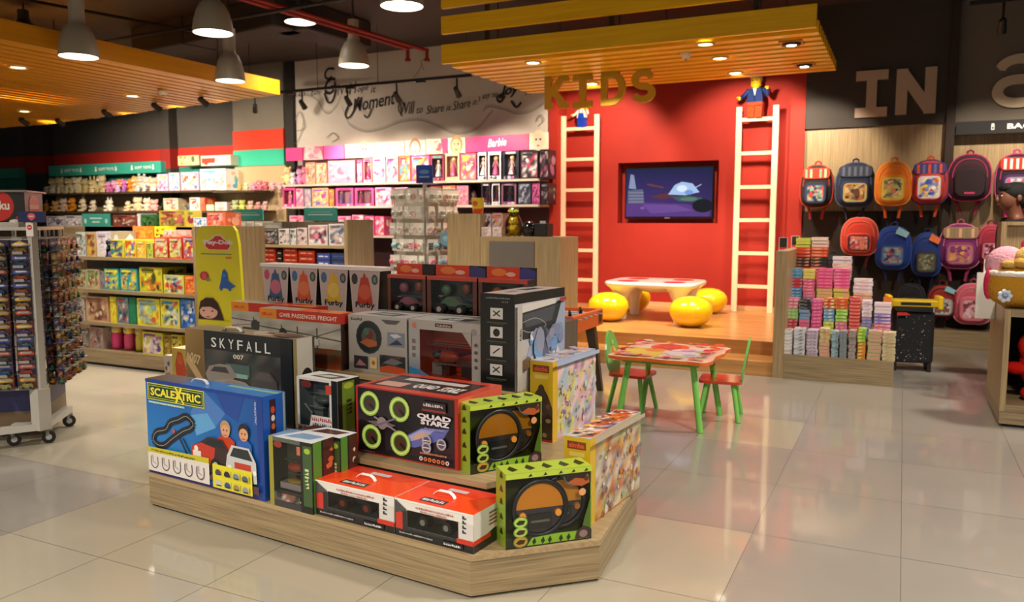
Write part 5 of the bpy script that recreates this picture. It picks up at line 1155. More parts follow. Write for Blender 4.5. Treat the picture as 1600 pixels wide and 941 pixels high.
T1 = [(1231, 1247, 466, ['c8404c', '8ac86a', 'e87a9a'], 'f0c8d0'), (1249, 1266, 468, ['e8709a', '7aa0d0', '24262c'], '9a9aa4'), (1268, 1285, 468, ['e85a9a'], 'f8b0d0'), (1287, 1304, 467, ['c8d850', '6aa0d8', 'd8402c'], 'f0f0a0'), (1306, 1325, 467, ['e870a0', '8ccc4a', 'e05a2c'], 'd8e890'), (1327, 1345, 465, ['d83a3a'], 'f09a8a'), (1347, 1363, 470, ['6a8ac8', 'e8e0ec'], 'd88aa8'), (1366, 1393, 474, ['e87a9a', '8a7ac8', 'e8d8e4'], 'f8d0e0')]
T2 = [(1235, 1252, 420, ['d8c84a', '4a90c8', 'c83a4a', '5aa0c8'], 'a8d0e8'), (1253, 1272, 421, ['7a8ac8', 'e87a9a', 'e05a8a', 'e0d85a'], 'f8c0d0'), (1275, 1300, 420, ['d8d060', 'e85a94'], 'f890b8'), (1301, 1326, 420, ['d8d060', 'e85a94'], 'f890b8'), (1332, 1362, 436, ['f0c8a8', 'ece4ec'], 'e8a08a')]
T3 = [(1240, 1263, 372, ['d8402c', '28262a', 'd8482c', 'c8dc50'], 'f0a080'), (1264, 1290, 371, ['d8402c', '28262a', 'e05a2c', 'f0d8c8'], 'f0a080'), (1298, 1328, 401, ['e8c0c8', 'f0d8c8', 'e8e0e8'], 'd890a0')]
RW_ = ['bottom row', 'second row up', 'third row up', 'top row']
for ti, Tt in enumerate((T0, T1, T2, T3)):
    for i, (u0, u1, vt, cols, ac) in enumerate(Tt):
        notebook_stack(u0, u1, vt, ti, cols, (f'the {ORD[i]} stack from left, {RW_[ti]} of the stand', ac), wide=(ti == 3))
for i, u in enumerate((1232, 1247)):
    p = W(u, 378, 7.5 if i == 0 else 8.0); o = empty('price_card_holder', (p.x, p.y, 1.1255), 0, ['clear price card holder on the front of the notebook stand panel', 'clear price card holder farther back on the notebook stand panel'][i], 'card holder')
    if i == 1: o.location = (-.94, 8.2, 1.1255)
    else: o.location = (-.955, 7.45, 1.1255)
    mb = MB(); mb.box((-.04, -.004, .0), (.04, .004, .01), 'd8d4d0'); mb.box((-.038, -.002, .01), (-.032, .002, .12), 'd8d4d0'); mb.box((.032, -.002, .01), (.038, .002, .12), 'd8d4d0'); mb.box((-.038, -.002, .115), (.038, .002, .12), 'd8d4d0'); mb.build('holder', M_GLOSS, o)
    mb = MB(); mb.box((-.031, -.001, .03), (.031, .001, .114), '3a2c28'); mb.build('price_card', M_PRINT, o)

# ================================================================== BLACK BAG STAND
bs = empty('trolley_bag', (.11, 8.3, 0), math.radians(8), 'black speckled wheeled bag with a yellow top bar, standing beside the notebook stand', 'bag')
mb = MB(); mb.rbox((-.175, -.10, .08), (.175, .12, .56), .03, '17161a'); rr = random.Random(6)
F = Fr(mb, (-.165, -.101, .09), (.33, 0, 0), (0, 0, .46)); 
for _ in range(70): a, b = rr.uniform(.03, .97), rr.uniform(.02, .95); F.ell(a, b, rr.uniform(.008, .02), rr.choice(['8a8690', '5a5660', 'b8b4bc', '4a4650']), n=6)
F.poly([(.05, .93), (.4, .95), (.3, 1), (.05, 1)], 'c8322a'); mb.build('bag_body', M_CLOTH, bs)
mb = MB(); mb.rbox((-.20, -.115, .60), (.20, .11, .66), .015, 'c8a81c'); mb.rbox((-.235, -.12, .585), (-.19, .10, .70), .012, 'e0bc24'); mb.rbox((.19, -.12, .585), (.235, .10, .70), .012, 'e0bc24'); mb.box((-.12, -.117, .618), (.13, -.115, .645), '1c1c1c'); mb.box((-.15, -.12, .56), (.15, .05, .60), '1c1a1c'); mb.build('top_bar', M_SATIN, bs)
mb = MB(); mb.prism([(-.27, -.13), (-.20, -.13), (-.20, -.12), (-.27, -.12)], .60, .69, 'f07a2c'); mb.build('price_flag', M_PRINT, bs)
for s in (-1, 1):
    mb = MB(); mb.cyl((s*.14-.015, .06, .045), (s*.14+.015, .06, .045), .045, .045, 16, '2a2a2e'); mb.cyl((s*.14-.017, .06, .045), (s*.14+.017, .06, .045), .02, .02, 10, 'a8a8ac'); mb.box((s*.14-.006, .04, .045), (s*.14+.006, .08, .10), '8a8a90'); mb.build('wheel', M_SATIN, bs)
mb = MB(); mb.box((-.16, -.10, .0), (-.13, -.07, .085), '1a1a1c'); mb.box((.13, -.10, 0), (.16, -.07, .085), '1a1a1c'); mb.build('foot', M_SATIN, bs)

# ================================================================== BACKPACKS
def backpack(u, vt, vb, wpx, body, pocket, trim, strap, label, pal=None, flap=None, tagc=None, seed=0, style=0, Y=10.0, hang=1.0, name='backpack'):
    zt, zb = W(u, vt, Y-.12).z, W(u, vb, Y-.12).z; h = zt-zb; wpx *= 1.08; w = W(u+wpx/2, vt, Y-.12).x-W(u-wpx/2, vt, Y-.12).x; x = W(u, (vt+vb)/2, Y-.12).x
    o = empty(name, (x, Y, zb), math.radians(random.Random(seed).uniform(-4, 4)), label, 'backpack', 'backpacks hanging on the wall')
    d = .085; mb = MB()
    # shell: rounded arch front, pillowed
    n = 22; out = []
    for i in range(n):
        t = 2*PI*i/n; c_, s_ = math.cos(t), math.sin(t)
        e = .55 if s_ < 0 else .82
        out.append((math.copysign(abs(c_)**(.6 if s_ < 0 else .75), c_)*w/2*(1.0 if s_ < .2 else 1-.06*s_), h/2+math.copysign(abs(s_)**e, s_)*h/2))
    rings = [(1.0, .0), (1.03, -d*.35), (1.0, -d), (.9, -d*1.35), (.6, -d*1.5)]
    v = [(p[0]*k, y, h/2+(p[1]-h/2)*k) for k, y in rings for p in out]
    mb.add(v, [tuple(range((len(rings)-1)*n, len(rings)*n)), tuple(range(n-1, -1, -1))], body, 0, True)
    mb.add(v, [(k*n+i, k*n+(i+1) % n, (k+1)*n+(i+1) % n, (k+1)*n+i) for k in range(len(rings)-1) for i in range(n)], body, 0, True)
    Y1 = -d*1.0-.004
    pth = [Vector((p[0]*1.005, Y1+.004, h/2+(p[1]-h/2)*1.005)) for p in out]; mb.tube([*pth, pth[0]], .008, 6, trim)
    pth = [Vector((p[0]*.80, -d*1.44, h/2+(p[1]-h/2)*.80)) for p in out if p[1] > h*.35]; mb.tube(pth, .005, 5, trim)
    mb.build('body', M_CLOTH, o)
    # front pocket with rounded corners and printed panel
    pw, ph = w*.70, h*(.50 if style != 2 else .60); z0 = h*.08; y0, y1 = -d*1.35, -d*1.35-.05; mb = MB()
    pr = roundrect(pw, ph, min(pw, ph)*.28, 4); v = []
    for k, y in ((1.03, y0+.01), (1.04, y0-.02), (1.0, y1), (.93, y1-.012)):
        v += [(p[0]*k, y, z0+ph/2+p[1]*k) for p in pr]
    m = len(pr); mb.add(v, [(k*m+i, k*m+(i+1) % m, (k+1)*m+(i+1) % m, (k+1)*m+i) for k in range(3) for i in range(m)], pocket, 0, True); mb.add(v, [tuple(range(3*m, 4*m))], pocket)
    fp = mb.build('front_pocket', M_CLOTH, o); mb = MB()
    F = Fr(mb, (-pw*.42, y1-.0125, z0+ph*.08), (pw*.84, 0, 0), (0, 0, ph*.84), step=.0006); rr = random.Random(seed+50)
    if pal: F.poly([(p[0]/pw+.5, p[1]/ph+.5) for p in roundrect(pw, ph, pw*.18, 3)], pal[0]); F.mosaic(pal, 5, 6, rr, .10, .08, .90, .92); F.blobs(pal[1:], 16, rr, .06, .06, .94, .94, .05, .14)
    else: F.rect(.3, .04, .7, .12, trim)
    mb.build('printed_panel' if pal else 'name_patch', M_PRINT, fp)
    if flap:
        mb = MB(); v = []
        prr = roundrect(w*.86, h*.26, w*.12, 4)
        for k, y in ((1, -d*.9), (1, -d*1.5), (.94, -d*1.62)): v += [(p[0]*k, y, h*.80+p[1]*k) for p in prr]
        m = len(prr); mb.add(v, [(k*m+i, k*m+(i+1) % m, (k+1)*m+(i+1) % m, (k+1)*m+i) for k in range(2) for i in range(m)], flap[0], 0, True); mb.add(v, [tuple(range(2*m, 3*m))], flap[0])
        F = Fr(mb, (-w*.38, -d*1.625, h*.70), (w*.76, 0, 0), (0, 0, h*.2), step=.0006)
        for i in range(5): F.rect(.06+i*.19, 0, .15+i*.19, 1, flap[1+i % (len(flap)-1)])
        mb.build('top_flap', M_CLOTH, o)
    mb = MB(); mb.tube([(-.03, -.02, h*.97), (-.028, -.02, h+.035), (0, -.02, h+.05), (.028, -.02, h+.035), (.03, -.02, h*.97)], .009, 6, strap); mb.cyl((0, -.02, h+.05), (0, 10.15-Y, h+.05), .004, .004, 6, 'b0a8a0'); mb.build('carry_loop', M_CLOTH, o)
    for s in (-1, 1):
        mb = MB(); mb.tube([(s*w*.34, .004, h*.85), (s*w*.44, .012, h*.5), (s*w*.40, .010, h*.12), (s*w*.26, -.02, -.0), (s*w*.20, -.03, -.06*hang), (s*w*.17, -.03, -.14*hang)], .017, 6, strap); mb.build('shoulder_strap', M_CLOTH, o)
    if tagc:
        mb = MB(); mb.add([(w*.05, -d*1.7, h*.84), (w*.36, -d*1.8, h*.74), (w*.44, -d*1.75, h*.86), (w*.14, -d*1.65, h*.99)], [(0, 1, 2, 3), (3, 2, 1, 0)], tagc); mb.box((w*.08, -d*1.6, h*.9), (w*.085, -.0, h*.95), 'e0e0e0'); mb.build('hang_tag', M_PRINT, o)
    return o
backpack(1276, 258, 324, 48, '2c2028', '2a2c3c', 'c8402c', 'b8322c', 'dark backpack with a red striped flap, first in the top row beside the red wall', ['3c4a6c', 'c84a3c', 'd8c8a0', '2c3c6c', '8ab0a0'], ('c8482c', '8ab89a', 'e8d8b0', 'd8402c'), seed=1)
backpack(1335, 254, 324, 58, '232a44', '28325a', '54607c', '2c2c3c', 'navy and grey backpack, second in the top row', ['b8a860', '6a3c28', 'd8b47a', 'c8642c', '3a3c5a', '8a8a60'], ('3a4258', '6a7080'), seed=2)
backpack(1396, 252, 321, 54, 'e87a1c', 'f09a2c', 'f4a84a', 'e0601c', 'bright orange backpack with a yellow printed pocket, third in the top row', ['e8c84a', 'c8d060', '5a5a60', 'e88a6a', '3a4a6a', 'f0e0a0'], seed=3, style=2)
backpack(1453, 250, 319, 56, 'b83a3c', 'c8443c', '3c2c6c', 'c8482c', 'red and purple backpack with a printed pocket, fourth in the top row', ['d8d0e0', 'e8642c', '3c5ab8', 'f0d04a', '7a90d0', 'f4f0f0'], ('4a3c7a', 'd8562c', '6a6aa8'), seed=4, style=2)
backpack(1515, 241, 314, 64, '3c1c2c', '2c1a24', 'c8386c', '8a2444', 'large maroon backpack with pink piping, second from the right in the top row', None, seed=5, style=2)
backpack(1588, 240, 320, 62, '24182c', '4a2058', 'c83a7c', 'c83a7c', 'black, pink and purple backpack at the right edge of the picture above the person\'s head', ['8a8aa0', 'd8d0dc', 'c84a8a', '2c2030', 'a83a5c'], ('c83a2c', 'f0ece8'), seed=6)
backpack(1343, 340, 399, 54, 'd8402c', 'd84a34', 'e88a7a', '7a2430', 'red and pink backpack, first of the middle row', ['3a2430', 'e88a6c', 'd8603c', 'f0b8a8', 'c84a6a'], seed=7)
backpack(1396, 354, 421, 52, '20409a', '284a9c', '3a5ab0', '1c2c5c', 'blue backpack with a pale blue tag, second of the middle row', ['5a7aa8', 'a8b8b0', 'c8504a', '2a3c7c', '8ab0c8'], None, '9ad0e0', seed=8)
backpack(1448, 364, 432, 44, '24408c', '2c3450', '2c4c98', '1c2444', 'slim blue backpack with an orange tag hanging third in the middle row', ['4a5040', '8a6a4a', '5a6a5a', '9aa080'], None, 'f0783c', seed=9)
backpack(1500, 350, 420, 62, '7a2c6c', '9a3c80', 'e88ab0', 'c84a7c', 'pink and purple backpack, the widest of the middle row', ['b87a8a', 'd89a4a', '8a3c7c', 'e8a860', 'c85a9c'], ('b88a70', 'e8c8a0', '8a9a6a'), seed=10)
backpack(1548, 352, 412, 40, 'a82c44', '8a2438', 'd85a7a', '7a1c2c', 'dark red backpack partly hidden behind the shelf unit on the right', ['d87a9a', '6a1c2c', 'e8a8b8'], seed=11)
backpack(1472, 446, 496, 44, 'a82c28', 'a8b0b8', '2c2828', '8a2420', 'red and silver backpack with a pale blue tag, hanging low on the wall', ['c8ccd4', 'c8642c', '3c4450', 'e8e8ec', '8a5a40'], None, '8ac8dc', seed=12, hang=.25)
backpack(1521, 444, 507, 58, 'd8607a', 'e07a8c', 'f0a0b0', 'c8506a', 'light pink backpack low on the wall behind the white bag', ['d87a8a', 'e8b0b8', '8a3c4c', 'f0c8d0'], seed=13, hang=.05, style=2)
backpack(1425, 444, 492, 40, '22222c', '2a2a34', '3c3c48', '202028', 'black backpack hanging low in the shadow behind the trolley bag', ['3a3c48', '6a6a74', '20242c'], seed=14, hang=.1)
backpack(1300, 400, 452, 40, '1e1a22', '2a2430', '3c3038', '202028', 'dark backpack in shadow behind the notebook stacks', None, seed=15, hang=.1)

# ================================================================== RIGHT SHELF UNIT
ux, uy = .64, 6.27
ru = empty('shelf_unit', (ux, uy, 0), 0, 'wood laminate shelf unit cut by the right edge of the picture', 'shelf unit')
mb = MB(); mb.box((0, 0, 0.1), (.035, .95, .80)); mb.build('side_panel', M_LAMZ, ru)
mb = MB(); mb.box((1.0, 0, 0.1), (1.035, .95, .80)); mb.build('side_panel', M_LAMZ, ru)
mb = MB(); mb.box((.036, .0, .75), (.999, .95, .80)); mb.build('counter_board', M_LAMX, ru)
mb = MB(); mb.box((.036, .9, .15), (.999, .93, .75), '1c1614'); mb.build('back_panel', M_MATTE, ru)
mb = MB(); mb.box((.0, -.02, 0.02), (1.035, .95, .099)); mb.box((.036, .0, .1), (.999, .9, .15)); mb.build('base', M_LAMX, ru)
mb = MB(); mb.box((.02, .0, .0), (1.0, .9, .02), '1c1814'); mb.build('kick_strip', M_MATTE, ru)
mb = MB(); mb.box((.01, .65, .801), (.045, .95, 1.36)); mb.box((.99, .65, .801), (1.025, .95, 1.36)); mb.box((.01, .65, 1.36), (1.025, .95, 1.385)); mb.box((.045, .68, .801), (.99, .70, 1.36)); mb.build('upper_cabinet', M_LAMZ, ru)
def plush_shape(mb, c, k, body, ear, muzzle='f0e0c8', ears='round', M=None):
    x, y, z = c
    mb.ell((x, y, z+.30*k), (.22*k, .18*k, .27*k), 14, 10, body, 0, M); mb.ell((x, y-.03*k, z+.66*k), (.20*k, .18*k, .18*k), 14, 10, body, 0, M)
    for s in (-1, 1):
        if ears == 'round': mb.ell((x+s*.14*k, y, z+.81*k), (.07*k, .04*k, .07*k), 8, 6, ear, 0, M)
        else: mb.ell((x+s*.09*k, y, z+.95*k), (.045*k, .03*k, .17*k), 8, 6, ear, 0, M)
        mb.ell((x+s*.20*k, y-.10*k, z+.36*k), (.08*k, .13*k, .08*k), 8, 6, body, 0, M); mb.ell((x+s*.14*k, y-.17*k, z+.08*k), (.09*k, .13*k, .08*k), 8, 6, body, 0, M)
        mb.ell((x+s*.07*k, y-.20*k, z+.70*k), (.02*k, .012*k, .02*k), 6, 4, '181210', 0, M)
    mb.ell((x, y-.19*k, z+.61*k), (.08*k, .06*k, .06*k), 8, 6, muzzle, 0, M); mb.ell((x, y-.25*k, z+.64*k), (.025*k, .015*k, .018*k), 6, 4, '2a1812', 0, M)
# big soft bag with bear face on the counter
p = W(1585, 475, 6.25)
sb = empty('plush_bag', (p.x+.06, 6.42, .8005), 0, 'tan plush bear bag with pink lining and white flower on the shelf unit', 'plush bag')
mb = MB(); mb.ell((0, 0, .15), (.22, .16, .15), 22, 12, 'c08a2c', e=.8); mb.build('bag_body', M_PLUSH, sb)
mb = MB(); mb.torus((0, 0, .235), .175, .022, 'z', 26, 8, 'f0e4dc', 0, Matrix.Diagonal((1.12, .86, 1, 1))); mb.build('rim', M_PLUSH, sb)
mb = MB(); mb.ell((-.10, .03, .29), (.13, .09, .13), 14, 10, 'e8a8b8'); mb.ell((-.20, -.02, .16), (.035, .05, .11), 10, 8, 'd83a5c'); mb.build('pink_lining', M_PLUSH, sb)
mb = MB(); mb.ell((.05, -.02, .33), (.12, .10, .10), 14, 10, 'd8b46a'); mb.ell((-.03, -.10, .31), (.05, .05, .035), 10, 6, 'c89a4a'); mb.ell((.11, -.06, .42), (.035, .02, .035), 8, 6, 'c89a4a'); mb.ell((.08, -.12, .345), (.045, .035, .03), 8, 6, 'f0e4cc'); mb.ell((.08, -.155, .355), (.012, .01, .01), 6, 4, '30180c'); mb.ell((.04, -.115, .37), (.01, .008, .012), 6, 4, '181010'); mb.ell((-.09, -.09, .30), (.06, .04, .03), 10, 6, 'd0a85c'); mb.build('bear', M_PLUSH, sb)
mb = MB()
for i in range(7): t = 2*PI*i/7; mb.ell((-.115+.030*math.cos(t), -.155, .09+.030*math.sin(t)), (.017, .012, .017), 8, 6, 'd8e0ee')
mb.ell((-.115, -.165, .09), (.015, .012, .015), 8, 6, '8a9ab8'); mb.build('flower', M_PLUSH, sb)
mb = MB(); mb.ell((0.02, .05, .43), (.04, .03, .05), 10, 8, 'd84a5c'); mb.build('bow', M_PLUSH, sb)
# white paper bag hanging at the unit's side
p0, p1 = W(1527, 426, 6.9), W(1546, 498, 6.9)
mb = MB(); x0 = p0.x; mb.prism([(x0-.64, .62), (-.002, .62), (-.002, .66), (x0-.64, .66)], p1.z, p0.z, 'e6e2da'); mb.box((x0-.60, .635, p0.z), (-.002, .64, p0.z+.10), 'e6e2da')
o = mb.build('paper_bag', M_PRINT, None, (ux, uy, 0)); tag(o, 'white flat paper bag hung on the side of the shelf unit', 'paper bag')
# red plush in the unit
rp = empty('plush_toy', (ux+.30, uy+.24, .1505), math.radians(-20), 'red plush monster with a white eye sitting in the shelf unit', 'plush toy')
mb = MB(); mb.ell((0, 0, .25), (.18, .16, .20), 16, 12, 'd8241a'); mb.ell((-.04, -.05, .38), (.14, .13, .12), 14, 10, 'dc2a1c'); mb.ell((-.17, -.08, .22), (.09, .06, .045), 10, 8, 'c81e16'); mb.ell((.16, -.05, .2), (.09, .06, .05), 10, 8, 'c81e16'); mb.ell((-.09, -.05, .05), (.06, .08, .05), 10, 8, 'c81e16'); mb.ell((.09, -.05, .05), (.06, .08, .05), 10, 8, 'c81e16'); mb.build('body', M_PLUSH, rp)
mb = MB(); mb.ell((-.02, -.155, .30), (.05, .03, .055), 12, 8, 'f0ece0'); mb.ell((-.02, -.183, .295), (.022, .012, .022), 10, 6, '141010'); mb.ell((.09, -.13, .32), (.045, .03, .05), 12, 8, 'f0ece0'); mb.ell((.09, -.158, .315), (.02, .012, .02), 10, 6, '141010'); mb.build('eyes', M_PLUSH, rp)
o = dup(rp, (ux+.72, uy+.34, .1505), math.radians(10), 'red plush monster deeper in the shelf unit beside the picture edge')

# ================================================================== PERSON
def skin_body(name, pts, edges, radii, mat, col, parent, sub=2):
    me = bpy.data.meshes.new(name); me.from_pydata(pts, edges, []); o = bpy.data.objects.new(name, me); COL.objects.link(o)
    sk = o.modifiers.new('skin', 'SKIN'); sk.use_smooth_shade = True; ss = o.modifiers.new('sub', 'SUBSURF'); ss.levels = ss.render_levels = sub
    for i, r in enumerate(radii): me.skin_vertices[0].data[i].radius = (r, r) if not isinstance(r, tuple) else r
    me.skin_vertices[0].data[0].use_root = True
    dg = bpy.context.evaluated_depsgraph_get(); dg.update(); m2 = bpy.data.meshes.new_from_object(o.evaluated_get(dg)); bpy.data.objects.remove(o); bpy.data.meshes.remove(me)
    m2.name = name; m2.materials.clear(); m2.materials.append(mat); ca = m2.color_attributes.new('Col', 'FLOAT_COLOR', 'CORNER'); ca.data.foreach_set('color', L(col)*len(m2.loops))
    for p in m2.polygons: p.use_smooth = True
    o = bpy.data.objects.new(name, m2); COL.objects.link(o); o.parent = parent; return o
pp = W(1588, 330, 7.75)
pe = empty('person', (pp.x, 7.75, 0), math.radians(-72), 'person with short dark hair standing behind the shelf unit, head bent down', 'person')
Hh = 1.70; SK = '7a4a36'
P_ = [(0, 0, .90), (0, 0, 1.08), (0, .01, 1.28), (0, 0, 1.41), (0, -.02, 1.49), (0, -.045, 1.555), (0, -.05, 1.62),
      (-.17, .01, 1.36), (-.21, .02, 1.10), (-.20, -.10, .90), (-.20, -.14, .84), (.17, .01, 1.36), (.21, .02, 1.10), (.20, -.10, .90), (.20, -.14, .84),
      (-.09, 0, .84), (-.10, 0, .47), (-.10, .02, .08), (-.10, -.10, .035), (.09, 0, .84), (.10, 0, .47), (.10, .02, .08), (.10, -.10, .035)]
E_ = [(0, 1), (1, 2), (2, 3), (3, 4), (4, 5), (5, 6), (2, 7), (7, 8), (8, 9), (9, 10), (2, 11), (11, 12), (12, 13), (13, 14), (0, 15), (15, 16), (16, 17), (17, 18), (0, 19), (19, 20), (20, 21), (21, 22)]
R_ = [.13, .12, .14, .06, .055, .082, .085, .055, .042, .032, .03, .055, .042, .032, .03, .085, .06, .04, .04, .085, .06, .04, .04]
skin_body('body', P_, E_, R_, M_SKIN, SK, pe)
P2 = [(0, 0, .95), (0, 0, 1.08), (0, .01, 1.28), (0, 0, 1.38), (-.17, .01, 1.37), (-.215, .02, 1.14), (.17, .01, 1.37), (.215, .02, 1.14)]
skin_body('shirt', P2, [(0, 1), (1, 2), (2, 3), (2, 4), (4, 5), (2, 6), (6, 7)], [.15, .145, .165, .075, .072, .06, .072, .06], M_CLOTH, '2a2220', pe)
P3 = [(0, 0, .92), (-.09, 0, .82), (-.10, 0, .47), (-.10, .02, .1), (.09, 0, .82), (.10, 0, .47), (.10, .02, .1)]
skin_body('trousers', P3, [(0, 1), (1, 2), (2, 3), (0, 4), (4, 5), (5, 6)], [.15, .105, .08, .065, .105, .08, .065], M_CLOTH, '24262c', pe)
mb = MB()
mb.ell((0, -.015, 1.625), (.098, .112, .085), 18, 12, '15100e'); mb.ell((0, .035, 1.58), (.09, .075, .09), 16, 10, '15100e'); mb.ell((0, -.09, 1.66), (.07, .05, .04), 12, 8, '15100e')
mb.build('hair', M_CLOTH, pe)
mb = MB(); mb.ell((0, -.06, 1.575), (.075, .085, .10), 16, 12, SK); mb.ell((0, -.148, 1.565), (.014, .02, .022), 8, 6, SK)
for s in (-1, 1):
    mb.ell((s*.088, -.02, 1.575), (.012, .02, .03), 8, 6, SK); mb.ell((s*.032, -.134, 1.595), (.015, .008, .008), 8, 6, 'e8e0d8'); mb.ell((s*.032, -.141, 1.595), (.007, .004, .007), 6, 4, '1a100c'); mb.ell((s*.032, -.135, 1.615), (.02, .008, .004), 8, 4, '15100e')
mb.ell((0, -.138, 1.525), (.024, .010, .008), 8, 6, '6a2c28'); mb.build('face', M_SKIN, pe)
for s in (-1, 1):
    mb = MB(); h0 = Vector((s*.20, -.145, .83)); mb.ell(h0, (.018, .038, .045), 10, 8, SK)
    for f in range(4):
        b0 = h0+Vector((0, -.03+.02*f, -.04)); ln = [.065, .075, .07, .055][f]; mb.tube([b0, b0+Vector((-s*.004, -.004, -ln*.5)), b0+Vector((-s*.016, -.008, -ln))], .0085, 6, SK); mb.ell(b0+Vector((-s*.016, -.008, -ln)), (.0085,)*3, 6, 4, SK)
    mb.tube([h0+Vector((0, -.03, .01)), h0+Vector((-s*.01, -.055, -.015)), h0+Vector((-s*.015, -.062, -.045))], .01, 6, SK); mb.build('hand', M_SKIN, pe)
# ================================================================== DOLL WALL
SHY, SHB = 9.6, 9.995
sw0, sw1 = -8.15, -4.31
def shelf_board(name, z, x0, x1, y0, y1, label, lip='cfc4b8', mat=M_SATIN, th=.03):
    mb = MB(); mb.box((0, 0, -th), (x1-x0, y1-y0, 0), lip); o = mb.build(name, mat, None, (x0, y0, z)); return tag(o, label, 'shelf')
x440 = W(440, 291, SHY).x
zA, zB, zC = 1.935, 1.60, 1.17
mb = MB(); mb.box((x440, SHB-.02, .15), (sw1, SHB, 2.25), '3a1218'); tag(mb.build('shelf_backing', M_MATTE), 'dark maroon backing board behind the doll shelves', 'backing board')
shelf_board('wall_shelf', zA, x440, sw1, SHY, SHB-.021, 'top doll shelf with a pale edge under the pink picture panels')
shelf_board('wall_shelf', zB, x440, sw1, SHY, SHB-.021, 'middle doll shelf with a pale edge, second below the pink panels')
shelf_board('wall_shelf', zC, x440, sw1, SHY, SHB-.021, 'lowest visible doll shelf, behind the accessory carousel')
# header panels
def hp(u0, u1, col, label, art=None):
    a, b = W(u0, 240, 9.7), W(u1, 240, 9.7); z0, z1 = 2.27, 2.47
    z0 = W((u0+u1)/2, 252-(u0+u1-890)/2*.0475, 9.7).z; z1 = W((u0+u1)/2, 232-(u0+u1-890)/2*.062, 9.7).z
    z0, z1 = max(z0, 2.245), z1
    mb = MB(); mb.box((0, 0, 0), (b.x-a.x-.004, .03, z1-z0), col); F = Fr(mb, (0, 0, 0), (b.x-a.x-.004, 0, 0), (0, 0, z1-z0), step=.001)
    if art: art(F)
    mb.box((0, .03, .05), (.02, SHB-.02-9.7, .07), '3a3434')
    o = mb.build('picture_panel', M_PRINT, None, (a.x, 9.7, z0)); return tag(o, label, 'picture panel')
def face_art(hair, skin, bg, lips='c84a5c', eyes=True, cx=.5):
    def f(F):
        r = F.H/F.W
        F.rect(0, 0, 1, 1, bg); F.ell(cx, .55, .48*r, hair, .62); F.ell(cx, .45, .36*r, skin, .50)
        if eyes:
            for s in (-1, 1): F.ell(cx+s*.15*r, .60, .07*r, '5a3a34', .07); F.ell(cx+s*.15*r, .61, .03*r, '2a5a7a', .04)
        F.ell(cx, .22, .10*r, lips, .05)
    return f
hp(447, 473, 'e8408c', 'pink picture panel at the left end above the doll shelves')
hp(474, 505, 'e84a90', 'pink panel with a pale hat picture above the left doll boxes', lambda F: (F.poly([(.0, 0), (.1, 1), (.5, 1), (.9, .7), (1, .0)], 'f0c4c4'), F.blobs(['f8dcd0', 'e890b0', 'f0a8b4'], 8, random.Random(1), .1, .1, .9, .9, .08, .2)))
hp(506, 538, 'e85aa4', 'plain pink and violet panel, third from the left above the doll shelves', lambda F: F.grad(0, 0, 1, 1, 'e84a98', 'c87ae8', 'd87ae0', 'e84a98'))
hp(539, 585, 'e8dcd0', 'white panel with a pale face and dark eyes above the doll shelves', face_art('d8c4a0', 'ecd4c4', 'e4dcd2', 'd88a8a', cx=.68))
hp(586, 632, 'f0ccc4', 'peach panel with a pink lettered patch above the doll shelves', lambda F: (F.rect(.35, .2, .9, .95, 'f0a0b4'), F.text('Barbie', .40, .45, .3, 'f8dce0', w=.42, shear=.3, bold=.02), F.blobs(['f8e0d8', 'e8a8b8'], 6, random.Random(2), .02, .1, .32, .9, .05, .1)))
hp(633, 665, 'f0d8b8', 'panel with a big smiling mouth between long blond hair', face_art('a86a4a', 'f4cdb0', 'f0dcc0', 'c86a60', False))
hp(666, 699, 'e8c8a0', 'tan panel with a pink patterned corner above the doll shelves', lambda F: (F.rect(.0, 0, .8, 1, 'ecd4b0'), F.poly([(.8, 0), (1, 0), (1, 1), (.7, 1)], 'd83a78'), F.blobs(['e88a9a', 'f0b0a8', 'c85a6a'], 8, random.Random(3), .25, .1, .75, .9, .06, .14)))
hp(700, 727, 'f0dcb8', 'panel with a small long-haired face left of the large pink sign', face_art('b8824a', 'e8b088', 'f0e0c4', 'b84a4a'))
hp(728, 826, 'd8407c', 'large pink header sign with white script lettering', lambda F: (F.grad(0, 0, 1, 1, 'd83c7c', 'd85088', 'd85a8a', 'd0488a'), F.text('Barbie', .36, .25, .52, 'fbe4ec', w=.30, shear=.35, bold=.02, rot=.06)))
hp(827, 856, 'f0e0d0', 'panel with a face and dark eyes beside the red pilaster', face_art('ecd8b4', 'f0cdb4', 'ece0cc', 'c8505c'))
PINKS = ['e83a8c', 'f49ac0', 'fbd8e4', 'f4f0f4', 'f06aa0', 'c83a70', 'f8c8b0', 'b86ac0', 'f0e4c0']
PURP = ['d8d4e4', 'f4f4f8', '8a6ab0', '2a2430', '5a4a6a', 'b0a0c8', 'e8e4ec']
DARK = ['1c181c', '3c2c38', 'b83a60', '8a7a88', 'e0dce0', 'a05a7c', '5a4a58']
MIX = ['e84a4a', 'f0c83a', '3a9ad8', 'e83a9c', '6a3ab0', 'f4f4f0', '3ac8a0', 'f08a3a']
